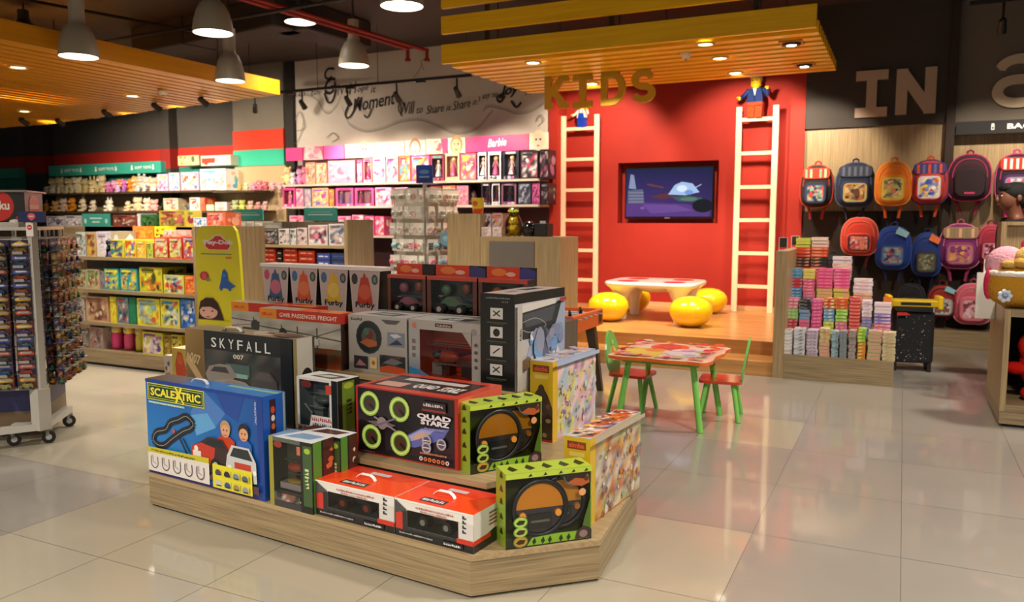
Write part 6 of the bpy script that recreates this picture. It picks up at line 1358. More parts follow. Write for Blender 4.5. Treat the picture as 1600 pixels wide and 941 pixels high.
def item(u0, u1, vt, Y, z, dep, base, pal, label, name='toy_box', cat='toy box', seed=0, n=16, window=False, doll=None, group=None, top=None, side=None, rot=0, zmin=0):
    um = (u0+u1)/2; a, b = W(u0, vt, Y), W(u1, vt, Y); zt = W(um, vt, Y).z; w = max(.03, b.x-a.x-.006); h = max(.04, zt-z)
    rr = random.Random(seed or int(u0*3+vt))
    side = side or base; top = top or base
    if window:
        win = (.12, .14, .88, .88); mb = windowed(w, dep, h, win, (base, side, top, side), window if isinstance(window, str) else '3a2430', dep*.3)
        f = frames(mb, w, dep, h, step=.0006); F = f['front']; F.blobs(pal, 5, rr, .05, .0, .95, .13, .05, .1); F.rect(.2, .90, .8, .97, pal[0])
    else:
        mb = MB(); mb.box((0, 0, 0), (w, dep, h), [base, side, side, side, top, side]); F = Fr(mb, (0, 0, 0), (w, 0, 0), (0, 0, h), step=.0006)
        F.mosaic(pal+[base, base, base], 5, 6, rr, .06, .06, .94, .94); F.blobs(pal, n//2+2, rr, .08, .08, .92, .80, .03, .11); F.rect(.12, .84, .62+.02*(n % 5), .92, pal[0])
        R2 = Fr(mb, (w, 0, 0), (0, dep, 0), (0, 0, h), step=.0006); R2.blobs(pal, 5, rr, .1, .1, .9, .9, .1, .25)
    o = mb.build(name, M_PRINT, None, (a.x+.003, Y, z+.0005), rot); tag(o, label, cat, group)
    if window:
        m2 = MB(); k = h; nd = 1 if w < h*.9 else 2
        for i in range(nd):
            cx = w*(i+.5)/nd; dh, ds = (doll or ('e8c878', 'f070a8'))
            m2.ell((cx, dep*.15, h*.76), (k*.06, k*.05, k*.075), 8, 6, 'f0c8a8'); m2.ell((cx, dep*.19, h*.77), (k*.09, k*.05, k*.11), 8, 6, dh); m2.cyl((cx, dep*.15, h*.68), (cx, dep*.15, h*.48), k*.05, k*.04, 8, ds); m2.cyl((cx, dep*.15, h*.50), (cx, dep*.15, h*.18), k*.045, k*.14, 10, ds)
            for s in (-1, 1): m2.cyl((cx+s*k*.05, dep*.15, h*.66), (cx+s*k*.12, dep*.13, h*.46), k*.018, k*.014, 6, 'f0c8a8')
        m2.build('doll', M_SATIN, o); pane(o, w, h, win, y=.002)
    return o
def CN2(c): return CN(c)
ROW1 = [(512, 555, 251, 'e8a0b8', ['f0c8dc', 'e8b0c8', 'd8a8e0', 'f0e0e8', 'e880a0', 'c8b8ec'], 0, 'wide pale pink playset box'),
 (557, 566, 250, 'e85a8c', PINKS, 0, 'narrow deep pink box'), (567, 581, 248, 'f090a8', PINKS, 'd88a9a', 'pink window box with a doll'), (582, 602, 246, 'e4d8d2', PINKS, 0, 'white box printed in orange and pink'),
 (603, 622, 245, 'e4d4dc', PINKS, 0, 'white and pink box'), (623, 641, 243, 'e87a3a', MIX, 0, 'bright orange and blue box'), (642, 671, 243, 'e8509c', MIX, 0, 'brightly patterned pink, orange and yellow box'),
 (672, 694, 243, 'a83a58', ['3ab0b0', 'c83a6c', '4a2a48', 'e8a8b8', '2c2030'], '3c2440', 'crimson window box with a doll'), (695, 718, 239, 'dcb89c', ['e8c8a8', 'f0dcc8'], 'b8906a', 'tan framed window box with a doll in a pale gown'), (719, 744, 240, 'e85a7c', ['f4c84a', 'f08a9a', 'c83a6c', 'f8e0c0', 'e86a3a'], 0, 'pink box with two blond figures printed on it'),
 (746, 760, 238, 'e4e0ea', PURP, '3a3038', 'narrow white window box'), (762, 783, 237, 'e8e4ec', PURP, '2c2430', 'white framed window box with a dark haired doll'), (785, 811, 236, '2a2a38', ['c8c4d8', 'b0a0d0', 'd87ab0'], '3a3a50', 'black framed window box with a pale haired doll'), (813, 841, 236, '2c1c24', DARK, 0, 'black and maroon doll box'), (843, 857, 234, '1c1418', DARK, 0, 'black box touching the red pilaster')]
for i, (u0, u1, vt, base, pal, win, lb) in enumerate(ROW1):
    item(u0, u1, vt, 9.62+.01*(i % 3), zA, .26, base, pal, f'{lb} on the top doll shelf', window=win, doll=[('f0d890', 'f8d0d8'), ('2a1c20', 'e8e4f0'), ('e8c870', 'e85a9c')][i % 3], seed=100+i, side='8a3a5a' if i < 12 else '201820')
ROW2 = [(441, 461, 294, 'f04a9c', PINKS, 'a85a6a', 'pink window box with a brown haired doll'), (462, 474, 295, 'f0a0b4', PINKS, 0, 'slim pink and peach box'), (475, 486, 295, '9aa0b8', ['c8b0a8', 'e87a9a', '5a6a80', 'd8d0d0'], 0, 'slim grey blue box'), (487, 513, 294, 'f0a878', ['8a5ac0', 'f0e080', 'e84a8c', '5a7ac8', 'f8d8c0'], 0, 'peach box printed with two figures'), (514, 522, 296, 'f08a3a', ['f0c84a', 'e85a7c'], 0, 'slim orange box'),
 (524, 552, 294, 'f05aa0', PINKS, 'd8a0b8', 'pink carriage window box, left of the pair'), (554, 584, 294, 'f05aa0', PINKS, 'd8a0b8', 'pink carriage window box, right of the pair'), (586, 612, 293, 'f8a8c8', PINKS, 0, 'pale pink box half behind the carousel'), (613, 637, 293, 'f490b4', MIX, 0, 'pink and violet box above the carousel'),
 (672, 690, 291, '8a3a48', ['e87a6a', 'c83a5c', '5a2a3c', 'e8b0a0'], 0, 'dark red doll box'), (691, 712, 290, 'd85a50', ['f0b880', 'e83a5c', 'f8d8a8', 'a83a3c'], 0, 'coral doll box'), (713, 732, 290, 'c87a8a', ['b88ac0', 'e8a8b8', '8a5a8a', 'e8c8d0'], 0, 'mauve doll box'),
 (752, 766, 287, '3a3448', PURP, '2a2430', 'slim dark window box with a white doll'), (768, 781, 286, 'e8e4f4', PURP, '8a80b0', 'narrow white and lilac window box'), (783, 807, 286, '8a5a7c', ['d8a8e0', '8a5ac0', 'e8c8b0', '4a2c38'], '5a3048', 'purple window box with a lilac doll'), (809, 830, 286, '24283a', ['8a90a8', 'c8ccd8', '3a4058', '5a6080'], 0, 'dark slate box with pale lettering'), (831, 844, 286, '8a3a6c', ['e85aa8', '2c2030', 'c87ab0'], 0, 'magenta and black box'), (845, 857, 286, '1c1418', ['8a8088', '3c2c38'], 0, 'black box at the right end')]
for i, (u0, u1, vt, base, pal, win, lb) in enumerate(ROW2):
    item(u0, u1, vt, 9.62+.01*(i % 3), zB, .26, base, pal, f'{lb} on the middle doll shelf', window=win, doll=[('5a3424', 'f470b0'), ('f0d890', 'f8a0c8'), ('e8c8e0', 'b08ae0')][i % 3], seed=200+i, side='a83a6a' if i < 9 else '2a1a24')
ROW3 = [(452, 474, 337, 'f49ab8'), (528, 548, 338, 'f4a0c0'), (550, 568, 336, 'f49ab4'), (570, 584, 338, 'f06a9c'), (586, 600, 338, 'e8507c'), (750, 768, 333, '3c2c38'), (770, 784, 333, 'c8788c')]
for i, (u0, u1, vt, base) in enumerate(ROW3):
    item(u0, u1, vt, 9.63, zC, .26, base, PINKS, f'{CN(base)} toy box, {ORD[i]} from the left on the lowest doll shelf', seed=260+i)
# dolls and plush without boxes at the left end of the top shelf
for i, (u, vt, c, e, lb) in enumerate(((444, 259, 'f4e0a8', 'f0d080', 'cream'), (452, 268, 'eef2fa', 'd8e0f4', 'white'), (463, 262, 'e8a8e0', 'c87ad0', 'lilac'), (472, 258, 'f08ab0', 'e85a90', 'deep pink'))):
    a = W(u, vt, 9.7); k = (a.z-zA)/.9; mb = MB(); plush_shape(mb, (0, 0, 0), k, c, e); o = mb.build('plush_toy', M_PLUSH, None, (a.x, 9.78, zA)); tag(o, f'{lb} plush toy at the left end of the top doll shelf', 'plush toy')
for i, (u0, u1) in enumerate(((477, 492), (493, 510))):
    item(u0, u1, 254+i, 9.64, zA, .24, 'f0a888', ['e8d0a0', '8a3a3c', 'f4e8d0', 'e85a4a', 'c8a8a0'], ['peach doll box with a hat picture, beside the loose plush toys', 'peach and red doll box left of the wide pale pink playset'][i], seed=300+i)

# ================================================================== SOFT TOY WALL (left back)
zS1, zS2 = 1.875, 1.545
ls0 = -15.0; ls1 = q0-.03; SY = 9.45
shelf_board('wall_shelf', zS1, ls0, ls1, SY, YL-.002, 'upper soft toy shelf under the turquoise header', '4a3a2c')
shelf_board('wall_shelf', zS1-.02, q0, q1-.2, 9.42, 9.87, 'shelf in front of the striped pier holding pink plush', '4a3a2c')
shelf_board('wall_shelf', zS2, ls0, ls1, SY, YL-.002, 'lower soft toy shelf behind the yellow shelves', '4a3a2c')
shelf_board('wall_shelf', zS2, q0, q1-.2, 9.42, 9.87, 'lower shelf in front of the striped pier', '4a3a2c')
mb = MB(); a, b = W(76, 262, 9.72), W(251, 255, 9.72)
zz0, zz1 = 2.20, 2.36
mb.box((0, 0, 0), (b.x-a.x, .26, zz1-zz0+.03), '3aa28e'); F = Fr(mb, (0, 0, 0), (b.x-a.x, 0, 0), (0, 0, zz1-zz0+.03), step=.001)
for i in range(3):
    F.text('SOFT TOYS', .15+i*.32, .36, .26, 'e8f0ec', w=.135, bold=.03)
    for dx in (-.025, .155): F.ell(.15+i*.32+dx, .42, .009, 'e8f0ec'); F.ell(.15+i*.32+dx, .64, .006, 'e8f0ec'); F.rect(.15+i*.32+dx-.007, .28, .15+i*.32+dx+.007, .45, 'e8f0ec')
o = mb.build('header_sign', M_PRINT, None, (a.x, 9.72, zz0)); tag(o, 'long turquoise header sign with white lettering above the soft toys', 'sign')
mb = MB(); mb.box((-16.6, 9.72, 2.20), (-15.16, 9.99, 2.38), '3a9a86'); tag(mb.build('header_sign', M_PRINT), 'plain turquoise header at the far left of the back wall', 'sign')
rg = random.Random(12)
def plush_row(us, vts, z, Y, cols, where, kmul=1.0, ears='round'):
    for i, (u, vt) in enumerate(zip(us, vts)):
        c = cols[i % len(cols)]; a = W(u, vt, Y); k = (a.z-z)/.9*kmul; mb = MB()
        e = {'e8d4a0': 'c8a870', 'f0e8d0': 'e0d0a8'}.get(c, c)
        plush_shape(mb, (0, 0, 0), k, c, e, 'f4ead4', ears if rg.random() < .8 else 'long', Matrix.Diagonal((1.7, 1.1, 1, 1)))
        o = mb.build('plush_toy', M_PLUSH, None, (a.x, Y+rg.uniform(0, .03), z)); o.rotation_euler[2] = rg.uniform(-.5, .3)
        tag(o, f'{CN(c)} plush toy, {ORD[i] if i < 20 else "last"} from the left {where}', 'plush toy')
CR = ['dcc690', 'e0cca0', 'd8c08a', 'e8dcb8', 'd4bc84']
plush_row([82, 94, 106, 119, 132, 144, 157, 170], [277, 276, 277, 276, 278, 280, 272, 284], zS1, 9.78, CR, 'in back row of the upper plush shelf')
plush_row([70, 80, 91, 103, 113, 124, 133, 142, 151, 160], [291, 290, 292, 291, 293, 292, 290, 291, 292, 293], zS1, 9.60, ['d8d4c0', 'e8e4d4', 'f0ecd8', 'd0d8b8', 'e0d4a0', 'dcc890', 'd8c080', 'e4d098', 'd0b878', 'dcc488'], 'in front row of the upper plush shelf')
plush_row([168, 177, 186, 193, 202], [283, 281, 279, 280, 278], zS1, 9.74, ['e890c8', 'f0a8d8', 'f09a4a', 'd878c0', 'e8902c'], 'in bright group, back of upper plush shelf')
plush_row([173, 184, 194], [290, 288, 290], zS1, 9.60, ['c85a9c', 'd8c0f0', 'a86ac8'], 'in bright group, front of upper plush shelf')
plush_row([212, 220, 229, 238], [274, 273, 275, 276], zS1, 9.76, ['e0b868', 'c8c4b8', 'd8d4cc', 'f0c0a0'], 'in pale group behind, beside the cartons')
plush_row([215, 226, 238], [289, 287, 288], zS1, 9.60, ['c8ccd0', 'd8d8d8', 'f4e8d8'], 'in pale group in front, beside the cartons')
plush_row([72, 85, 99, 112, 128, 144, 170, 200, 214, 228, 240], [320, 318, 315, 314, 315, 317, 316, 318, 313, 314, 316], zS2, 9.60, ['f0a84a', 'f4bc6a', 'f0d0b8', 'e8942c', 'f4e4c0', 'ecdcc8', 'f4f0e0', 'f0dcb0', 'e8d0a8', 'ecd8c0', 'f0a8a0'], 'on the lower soft toy shelf', 1.35)
for i, (u0, u1, vt, base, pal) in enumerate(((245, 262, 272, 'b8a8d8', ['f0e060', '5ab8e0', 'f4f4f4', 'e85a6a']), (263, 280, 270, 'c8b8c0', ['5ac8b0', 'e84a3a', 'f4f0f0', '6a8ad8']), (282, 310, 269, 'c8a8b8', ['8ac8e0', 'e8503a', 'f0f0f4', '5a6ab0', 'f0c060']), (312, 352, 264, 'eef0f0', ['5ab0d8', 'a8e0b0', 'e86a8a', 'c8d8e8', 'f4c8b0', '8ac8a0']))):
    item(u0, u1, vt, 9.62, zS1, .3, base, pal, ['lilac toy carton, leftmost of the cartons on the upper soft toy shelf', 'grey patterned toy carton, second on the upper soft toy shelf', 'wide patterned toy carton with an orange-red foot', 'large white toy carton beside the striped pier'][i], seed=400+i)
for i, (u0, u1, base, pal) in enumerate(((278, 312, 'c8b484', ['8a7a4a', 'e8dcb0', '5a6a40']), (314, 362, 'd8c8bc', ['c8402c', 'e8e0dc', '8a6a9a']))):
    a, b = W(u0, 250, 9.72), W(u1, 250, 9.72); mb = MB(); mb.box((0, 0, 0), (b.x-a.x-.02, .26, .16), base); F = Fr(mb, (0, 0, 0), (b.x-a.x-.02, 0, 0), (0, 0, .16), step=.001); F.blobs(pal, 8, random.Random(i), .05, .05, .95, .95, .05, .1)
    if i: F.rect(.04, .25, .48, .75, 'c8402c')
    o = mb.build('header_sign', M_PRINT, None, (a.x, 9.72, 2.30-.02*i)); tag(o, ['beige picture header above the patterned cartons', 'pale picture header with a red badge above the large white carton'][i], 'sign')
for i, (u0, u1, vt, base, pal) in enumerate(((255, 278, 310, 'd8c8a8', ['e85a4a', '5a8ac8', 'f0e0a0']), (296, 312, 309, 'e8d8c8', ['e84a3a', 'd8e0e0']), (313, 320, 309, 'e8503a', ['f08a6a']), (322, 334, 320, 'a8d89a', ['d8f0c8']), (336, 354, 316, 'e8dcd8', ['8a8a8a', 'e8a8a0']))):
    item(u0, u1, vt, 9.62, zS2, .25, base, pal, f'{CN(base)} toy carton, {ORD[i]} from the left among the cartons on the lower soft toy shelf', seed=420+i)
for i, (u, vt, c) in enumerate(((371, 286, 'c8a85a'), (381, 285, 'd8d0b0'), (392, 284, 'e09ab0'), (402, 281, 'c8708a'), (412, 283, 'b85a70'), (423, 283, 'e8a8b8'), (434, 284, 'e8b8c8'))):
    a = W(u, vt, 9.55); k = (a.z-zS1+.02)/.9; mb = MB(); plush_shape(mb, (0, 0, 0), k, c, c, M=Matrix.Diagonal((1.5, 1.1, 1, 1))); o = mb.build('plush_toy', M_PLUSH, None, (a.x, 9.6, zS1-.02)); o.rotation_euler[2] = rg.uniform(-.4, .2); tag(o, f'{CN(c)} plush toy, {ORD[i]} from the left on the shelf before the striped pier', 'plush toy')
for i, (u, vt, c) in enumerate(((364, 312, 'b0b88a'), (375, 312, 'c8d06a'), (388, 313, 'e8b8a0'), (400, 315, 'd89aa0'), (411, 314, 'e0b0b8'), (432, 322, 'f0b8c8'))):
    a = W(u, vt, 9.55); k = (a.z-zS2)/.9; mb = MB(); plush_shape(mb, (0, 0, 0), k, c, c, M=Matrix.Diagonal((1.5, 1.1, 1, 1))); o = mb.build('plush_toy', M_PLUSH, None, (a.x, 9.6, zS2)); o.rotation_euler[2] = rg.uniform(-.4, .2); tag(o, f'{CN(c)} plush toy, {ORD[i]} from the left on the lower shelf before the striped pier', 'plush toy')
def hang_sign(u0, u1, vt, vb, Y, label, lines=2):
    a, b = W(u0, vt, Y), W(u1, vb, Y); w, h = b.x-a.x, a.z-b.z
    mb = MB(); mb.box((0, 0, 0), (w, .012, h), '3ea59a'); F = Fr(mb, (0, 0, 0), (w, 0, 0), (0, 0, h), step=.0008)
    if lines == 2: F.rect(.28, .58, .72, .70, 'b8dcd4'); F.rect(.36, .28, .64, .42, 'b8dcd4'); F.ell(.12, .42, .05, 'b8dcd4', .2); F.ell(.88, .42, .05, 'b8dcd4', .2)
    else: F.rect(.12, .42, .88, .52, 'b8dcd4'); F.rect(.2, .64, .8, .70, '8accc0')
    for f in (.1, .9): mb.cyl((w*f, .006, h), (w*f, .006, h+.02), .003, .003, 6, '202020')
    o = mb.build('section_sign', M_PRINT, None, (a.x, Y, b.z)); return tag(o, label, 'sign')

# ================================================================== YELLOW MODELLING CLAY GONDOLA
gY = 5.12; gx0, gx1 = -7.6, -5.62
gn = empty('gondola', (gx0, gY, 0), 0, 'long low shelf unit with laminate edges stacked with yellow modelling clay boxes', 'shelf unit')
gw = gx1-gx0
for z, nm in ((.15, 0), (.42, 1), (.735, 1), (1.05, 1)):
    mb = MB(); mb.box((0, 0, z-.032), (gw, .40, z)); mb.build('shelf', M_LAMX, gn)
mb = MB(); mb.box((.0, .401, .118), (gw, .44, 1.33)); mb.build('back_panel', M_LAMD, gn)
mb = MB(); mb.box((-.4, .441, 1.30), (gw, .85, 1.33)); mb.box((-.4, .401, 1.18), (gw, .4405, 1.33)); mb.build('top_board', M_LAMX, gn)
mb = MB(); mb.box((-.2, -.01, .025), (gw, .44, .117)); mb.build('base', M_LAMX, gn)
mb = MB(); mb.box((-.2, .01, 0), (gw, .44, .0249), '1c1814'); mb.build('kick_strip', M_MATTE, gn)
mb = MB(); mb.box((gw, -.01, .0), (gw+.03, .85, 1.34)); mb.build('end_panel', M_LAMZ, gn)
mb = MB(); mb.box((-.4, .45, 0), (-.37, .84, 1.30)); mb.build('end_panel', M_LAMZ, gn)
YP = ['d83a2c', 'e8e050', '3a8a50', '6a4aa0', 'f0f0e0', 'e8982c', '4a8ad0', 'f4f06a']
def grow(z, rows, where, Y=gY+.03, dep=.28):
    for i, r in enumerate(rows):
        u0, u1, vt, base, pal, lb = r[:6]; zz = r[6] if len(r) > 6 else z; yy = Y+(.08 if len(r) > 6 else 0)
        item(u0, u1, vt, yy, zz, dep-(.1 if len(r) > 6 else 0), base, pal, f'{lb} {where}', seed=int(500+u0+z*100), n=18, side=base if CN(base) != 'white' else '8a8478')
grow(1.05, [(118, 133, 363, 'c8ccc8', ['4a6a60', '8a9a94', 'e8ece8'], 'white and grey box at the left end'), (134, 149, 364, 'c8a46a', ['7a3c28', 'e0b030', '8a5a3a'], 'brown and yellow box'), (150, 173, 362, 'd8ccd0', ['b8a8c0', 'e8e0e4'], 'tall whitish box'),
 (163, 193, 375, 'd8cc3a', ['4a3a7a', '2c8a70', '8a7ab8', 'e8e050'], 'yellow box with a purple figure'), (194, 212, 375, 'dcc83a', YP, 'plain yellow box next to the purple one'), (213, 228, 376, 'e0b83a', ['f0d890', 'e8982c', 'f4e060'], 'golden yellow box'), (229, 239, 380, 'c8c850', ['2c7a50', 'a8c84a'], 'small green and yellow box')], 'on the upper shelf of the clay gondola')
grow(1.05, [(240, 262, 371, 'd84830', ['e0b8a8', 'e8e060', 'd8d0a0', 'f0e8c0', 'a8c85a'], 'red topped carton of clay tubs, left one'), (263, 284, 371, 'd84a30', ['d8d8b0', 'e8e060', 'e8a890', 'b8c86a'], 'red topped carton of clay tubs, middle one'), (285, 308, 370, 'd8452c', ['b0a8c8', 'e8e060', '8a7ab0', 'f0ece0'], 'red topped carton of clay tubs, right one')], 'on the upper shelf of the clay gondola')
grow(1.05, [(178, 211, 354, 'e87a1c', ['f09a3a', 'd8601c'], 'orange carton stacked behind', W(195, 375, gY+.11).z), (212, 236, 354, 'd8cc1c', ['e8e040', '6a3a2c'], 'yellow carton stacked behind', W(224, 376, gY+.11).z), (255, 275, 360, 'ecc8b8', ['f0e0d8', 'd88a7a'], 'small pale box lying on the tub cartons', W(265, 370, gY+.11).z)], 'above the upper shelf of the clay gondola')
for q in [o for o in COL.objects if o.name.startswith('toy_box') and 'stacked behind' in o.get('label', '')]:
    h = q.location.z-1.0505
    mb = MB(); wq = q.dimensions.x; mb.box((0, 0, 0), (wq, .16, h-.001), 'd8a81c' if 'orange' in q['label'] else 'c8a020'); F = Fr(mb, (0, 0, 0), (wq, 0, 0), (0, 0, h)); F.rect(.1, .2, .9, .8, 'e8c84a'); o = mb.build('toy_box', M_PRINT, None, (q.location.x, q.location.y+.0, 1.0505)); o.location.y = gY+.315-.0; q.location.y = gY+.315-.0
    q.scale.y = .45; o.scale.y = .5; tag(o, q['label'].replace('carton stacked behind above', 'lower carton in the back row on').replace('of the clay gondola', 'of clay gondola'), 'toy box')
grow(.735, [(118, 134, 421, 'b8b088', ['4a7a3a', '8a3a30', 'c8b890'], 'greenish box at the left end'), (135, 154, 421, 'c0b08c', ['4a8a3a', 'b04a40', 'c8d0a0'], 'greenish box with a red figure'), (156, 162, 424, '9a8a9a', ['5a4a5a'], 'slim mauve box'), (162, 185, 420, '3aa8a0', ['f0e030', 'c8c84a', '5a5ab0', 'd84a5a', 'f0e84a'], 'turquoise box with a yellow square, left one'), (187, 214, 420, '3aa4a4', ['f0e030', '5a5aa0', 'd8b040', 'f0e84a'], 'turquoise box with a yellow square, right one'),
 (217, 253, 418, 'd8cc2c', ['4a4a20', 'e8e050', 'd8782c', '5a7a30'], 'large yellow box with small tool pictures'), (255, 287, 430, 'e0d85a', ['8ab0c0', 'd83a3a', 'e8f0f0', '3a5a6a', 'c82c2c'], 'yellow box with a blue and red picture'), (288, 307, 431, 'f0822c', ['f8a85a', 'e8541c'], 'orange tub box')], 'on the second shelf of the clay gondola')
grow(.42, [(118, 132, 466, 'c0b8b0', ['7a6a60', 'd0c8c0'], 'grey white box at the left end'), (133, 168, 464, 'c8a078', ['8a5a4a', 'd8c0a0', 'b06a5a', '5a4038'], 'tan boxed figure set'), (171, 181, 464, 'e0cc2c', ['f0e850', 'c8a01c'], 'slim yellow box'), (182, 200, 465, '6a8a90', ['b84a5a', 'c8d0c8', '2c4a50'], 'grey blue box'), (201, 212, 465, '1c7a54', ['2c8a64'], 'slim dark green box'),
 (213, 249, 467, 'e0d83a', ['8ab0c0', 'a8c88a', 'd8602c', 'f4f060', '8a8aa0'], 'large yellow playset box'), (250, 280, 468, 'e4dc3a', ['3a8ac0', 'e8e8d8', 'd87a4a', '2c5a30', 'c8d8e0'], 'yellow box with a smiling round face picture'), (281, 305, 468, '2c6ac8', ['5a9ae8', 'f0e8d0', '1c4a98', 'a8c8f0'], 'blue tub box')], 'on the third shelf of the clay gondola')
grow(.15, [(126, 138, 515, '8a8070', ['5a4a3a', 'a89888'], 'dull brown box'), (139, 160, 512, '9a9088', ['c05a5a', 'b8b0a0', '5a5048'], 'grey box'), (222, 254, 520, 'd8d03a', ['7a4aa0', 'c8b8d8', '5a3a80', 'e8e4d8', 'b04a90'], 'yellow box with a purple castle picture'), (256, 266, 524, 'b8982c', ['5a3a1c'], 'slim yellow and brown box'), (267, 284, 524, 'c8b42c', ['4a3a1c', 'e8d850'], 'yellow and black striped box')], 'on the bottom shelf of the clay gondola')
for i, (u, c) in enumerate(((172, 'e83a80'), (191, 'e0487c'), (209, 'd8c83a'))):
    p = W(u, 550, gY+.05); o = empty('doll_jar', (p.x, gY+.14, .1505), 0, ['pink clay doll pot on the bottom shelf, left of the three', 'pink clay doll pot on the bottom shelf, middle of the three', 'yellow clay doll pot on the bottom shelf, right of the three'][i], 'toy pot')
    mb = MB(); mb.lathe([(.001, 0), (.05, 0), (.054, .02), (.052, .13), (.04, .16), (.035, .17)], 16, c); F = None; mb.build('pot', M_GLOSS, o)
    mb = MB(); mb.lathe([(.05, .16), (.055, .18), (.05, .22), (.03, .25), (.01, .262), (.001, .264)], 14, ['d8b84a', 'e0c44a', 'c8a858'][i]); mb.ell((0, -.035, .195), (.028, .02, .03), 8, 6, '9a8ac0'); mb.build('clear_dome', M_GLOSS, o)
# things standing along the top of the gondola
TB = [(72, 100, 338, 'b0b0b8', ['4a3a5a', 'c8c8d0', '6a6a7a']), (101, 127, 337, 'b8b8bc', ['6a4a80', 'a8a8b0', 'd8d8dc']), (176, 213, 336, '8a4434', ['5a2c24', 'a85a44', 'c8c0b0']), (214, 219, 334, 'e0d8e0', ['ffffff']), (220, 243, 335, '2c5a30', ['3c8a3c', '1c3a20', '4a7a3a']), (248, 290, 329, 'b8a43a', ['8a2c3a', '6a7a2c', 'c8b868', 'b05a5a']), (302, 322, 340, 'd8e0e8', ['5a8ac0', 'f0f0f4']), (323, 352, 332, 'd86a4a', ['e8a890', 'c8402c', '3a4a80'])]
for i, (u0, u1, vt, base, pal) in enumerate(TB):
    item(u0, u1, vt, gY+.47, 1.33, .2, base, pal, f'{CN(base)} toy box standing on top of the clay gondola, {ORD[i]} from the left', seed=600+i)
hang_sign(128, 172, 331, 351, gY+.46, 'turquoise section sign standing on the left part of the clay gondola').location.z = 1.3305
# cardboard clay standee at the end of the gondola
p = W(340, 500, 4.55)
sdx0 = W(309, 480, 4.6).x; sdw = W(381, 480, 4.6).x-sdx0; zt = W(340, 353, 4.6).z
sd = empty('cardboard_standee', (sdx0, 4.6, 0), 0, 'yellow cardboard standee with a red and white logo and a girl at its foot', 'standee')
mb = MB(); hh = zt; P_ = [(.0, 0), (sdw, 0), (sdw*.985, hh*.5), (sdw*.93, hh*.9), (sdw*.89, hh*.97), (sdw*.82, hh), (sdw*.16, hh), (sdw*.06, hh*.97), (.0, hh*.9)]
n = len(P_); v = [(a, 0, b) for a, b in P_]+[(a, .025, b) for a, b in P_]
mb.add(v, [tuple(range(n)), tuple(range(2*n-1, n-1, -1))]+[(i, n+i, n+(i+1) % n, (i+1) % n) for i in range(n)], 'e6dc28'); mb.box((sdw*.3, .026, 0), (sdw*.7, .20, hh*.5), 'a89060')
F = Fr(mb, (0, 0, 0), (sdw, 0, 0), (0, 0, hh), step=.0006)
def SV(v): return (W(340, v, 4.6).z)/hh
F.poly([(.20, SV(385)), (.28, SV(391)), (.72, SV(391)), (.78, SV(384)), (.72, SV(377)), (.64, SV(373)), (.56, SV(367)), (.44, SV(367)), (.36, SV(373)), (.24, SV(377))], 'f0d8d8')
F.poly([(.22, SV(385)), (.30, SV(390)), (.70, SV(390)), (.76, SV(384)), (.70, SV(378)), (.62, SV(374)), (.55, SV(369)), (.45, SV(369)), (.38, SV(374)), (.26, SV(378))], 'd8322c'); F.text('Play-Doh', .19, SV(384), (SV(375)-SV(384)), 'f4f0f4', w=.62, bold=.04)
F.rect(.12, SV(398), .78, SV(396.5), '7a8a5a'); F.rect(.66, SV(404), .78, SV(401), 'e0703a')
F.ell(.18, SV(432), .10, 'c8283a', (SV(426)-SV(433))); F.ell(.18, SV(432), .05, 'e05a6a', .02); F.ell(.26, SV(438), .04, '6aa84a', .01)
F.poly([(.50, SV(450)), (.55, SV(436)), (.58, SV(424)), (.62, SV(420)), (.68, SV(426)), (.70, SV(438)), (.80, SV(444)), (.86, SV(446)), (.76, SV(450)), (.74, SV(455)), (.66, SV(450)), (.58, SV(450)), (.54, SV(455))], '2c62b8'); F.ell(.62, SV(430), .04, '4a86d8', .01)
F.poly([(-.0+.02, SV(500)), (.04, SV(484)), (.08, SV(472)), (.20, SV(466)), (.36, SV(466)), (.46, SV(474)), (.52, SV(486)), (.58, SV(500))], '3a1c1c'); F.ell(.25, SV(488), .20, 'e8b8a8', (SV(478)-SV(489))); F.poly([(.05, SV(486)), (.08, SV(474)), (.24, SV(470)), (.42, SV(476)), (.46, SV(486)), (.30, SV(480)), (.12, SV(481))], '3a1c1c')
for a in (.15, .34): F.ell(a, SV(486.5), .025, '3a2420', .0045)
F.ell(.24, SV(496), .05, 'c8605c', .005); F.rect(.02, 0, .98, SV(501), 'e0d630')
mb.build('printed_board', M_PRINT, sd)
# orange figure carton and small box before it (between gondola and island)
cbx = W(273, 590, 4.3); a, b = W(270, 590, 4.3), W(293, 590, 4.3); zt = W(282, 545, 4.3).z
mb = MB(); w = b.x-a.x; mb.box((0, 0, 0), (w, .2, zt), ['d8c050', '8a6a2c', '8a6a2c', '8a6a2c', 'e8d8b0', '8a6a2c']); F = Fr(mb, (0, 0, 0), (w, 0, 0), (0, 0, zt)); F.poly([(.3, .35), (.2, .7), (.4, .95), (.7, .92), (.95, .6), (.8, .3)], 'd8481c'); F.ell(.55, .8, .2, 'e8682c', .1); F.rect(.1, .05, .9, .25, 'e0a83a')
o = mb.build('toy_box', M_PRINT, None, (a.x, 4.3, 0)); tag(o, 'yellow carton with an orange figure on the floor behind the blue racing set', 'toy box')
a, b = W(258, 590, 4.35), W(271, 590, 4.35); zt = W(264, 556, 4.35).z; mb = MB(); w = b.x-a.x-.005; mb.box((0, 0, 0), (w, .15, zt), 'd8d0c8'); F = Fr(mb, (0, 0, 0), (w, 0, 0), (0, 0, zt)); F.blobs(['b83a3c', '6a5a8a', 'e8e0d8'], 8, random.Random(77), .05, .4, .95, .95, .1, .3)
o = mb.build('toy_box', M_PRINT, None, (a.x, 4.35, 0)); tag(o, 'small whitish box on the floor left of the orange figure carton', 'toy box')

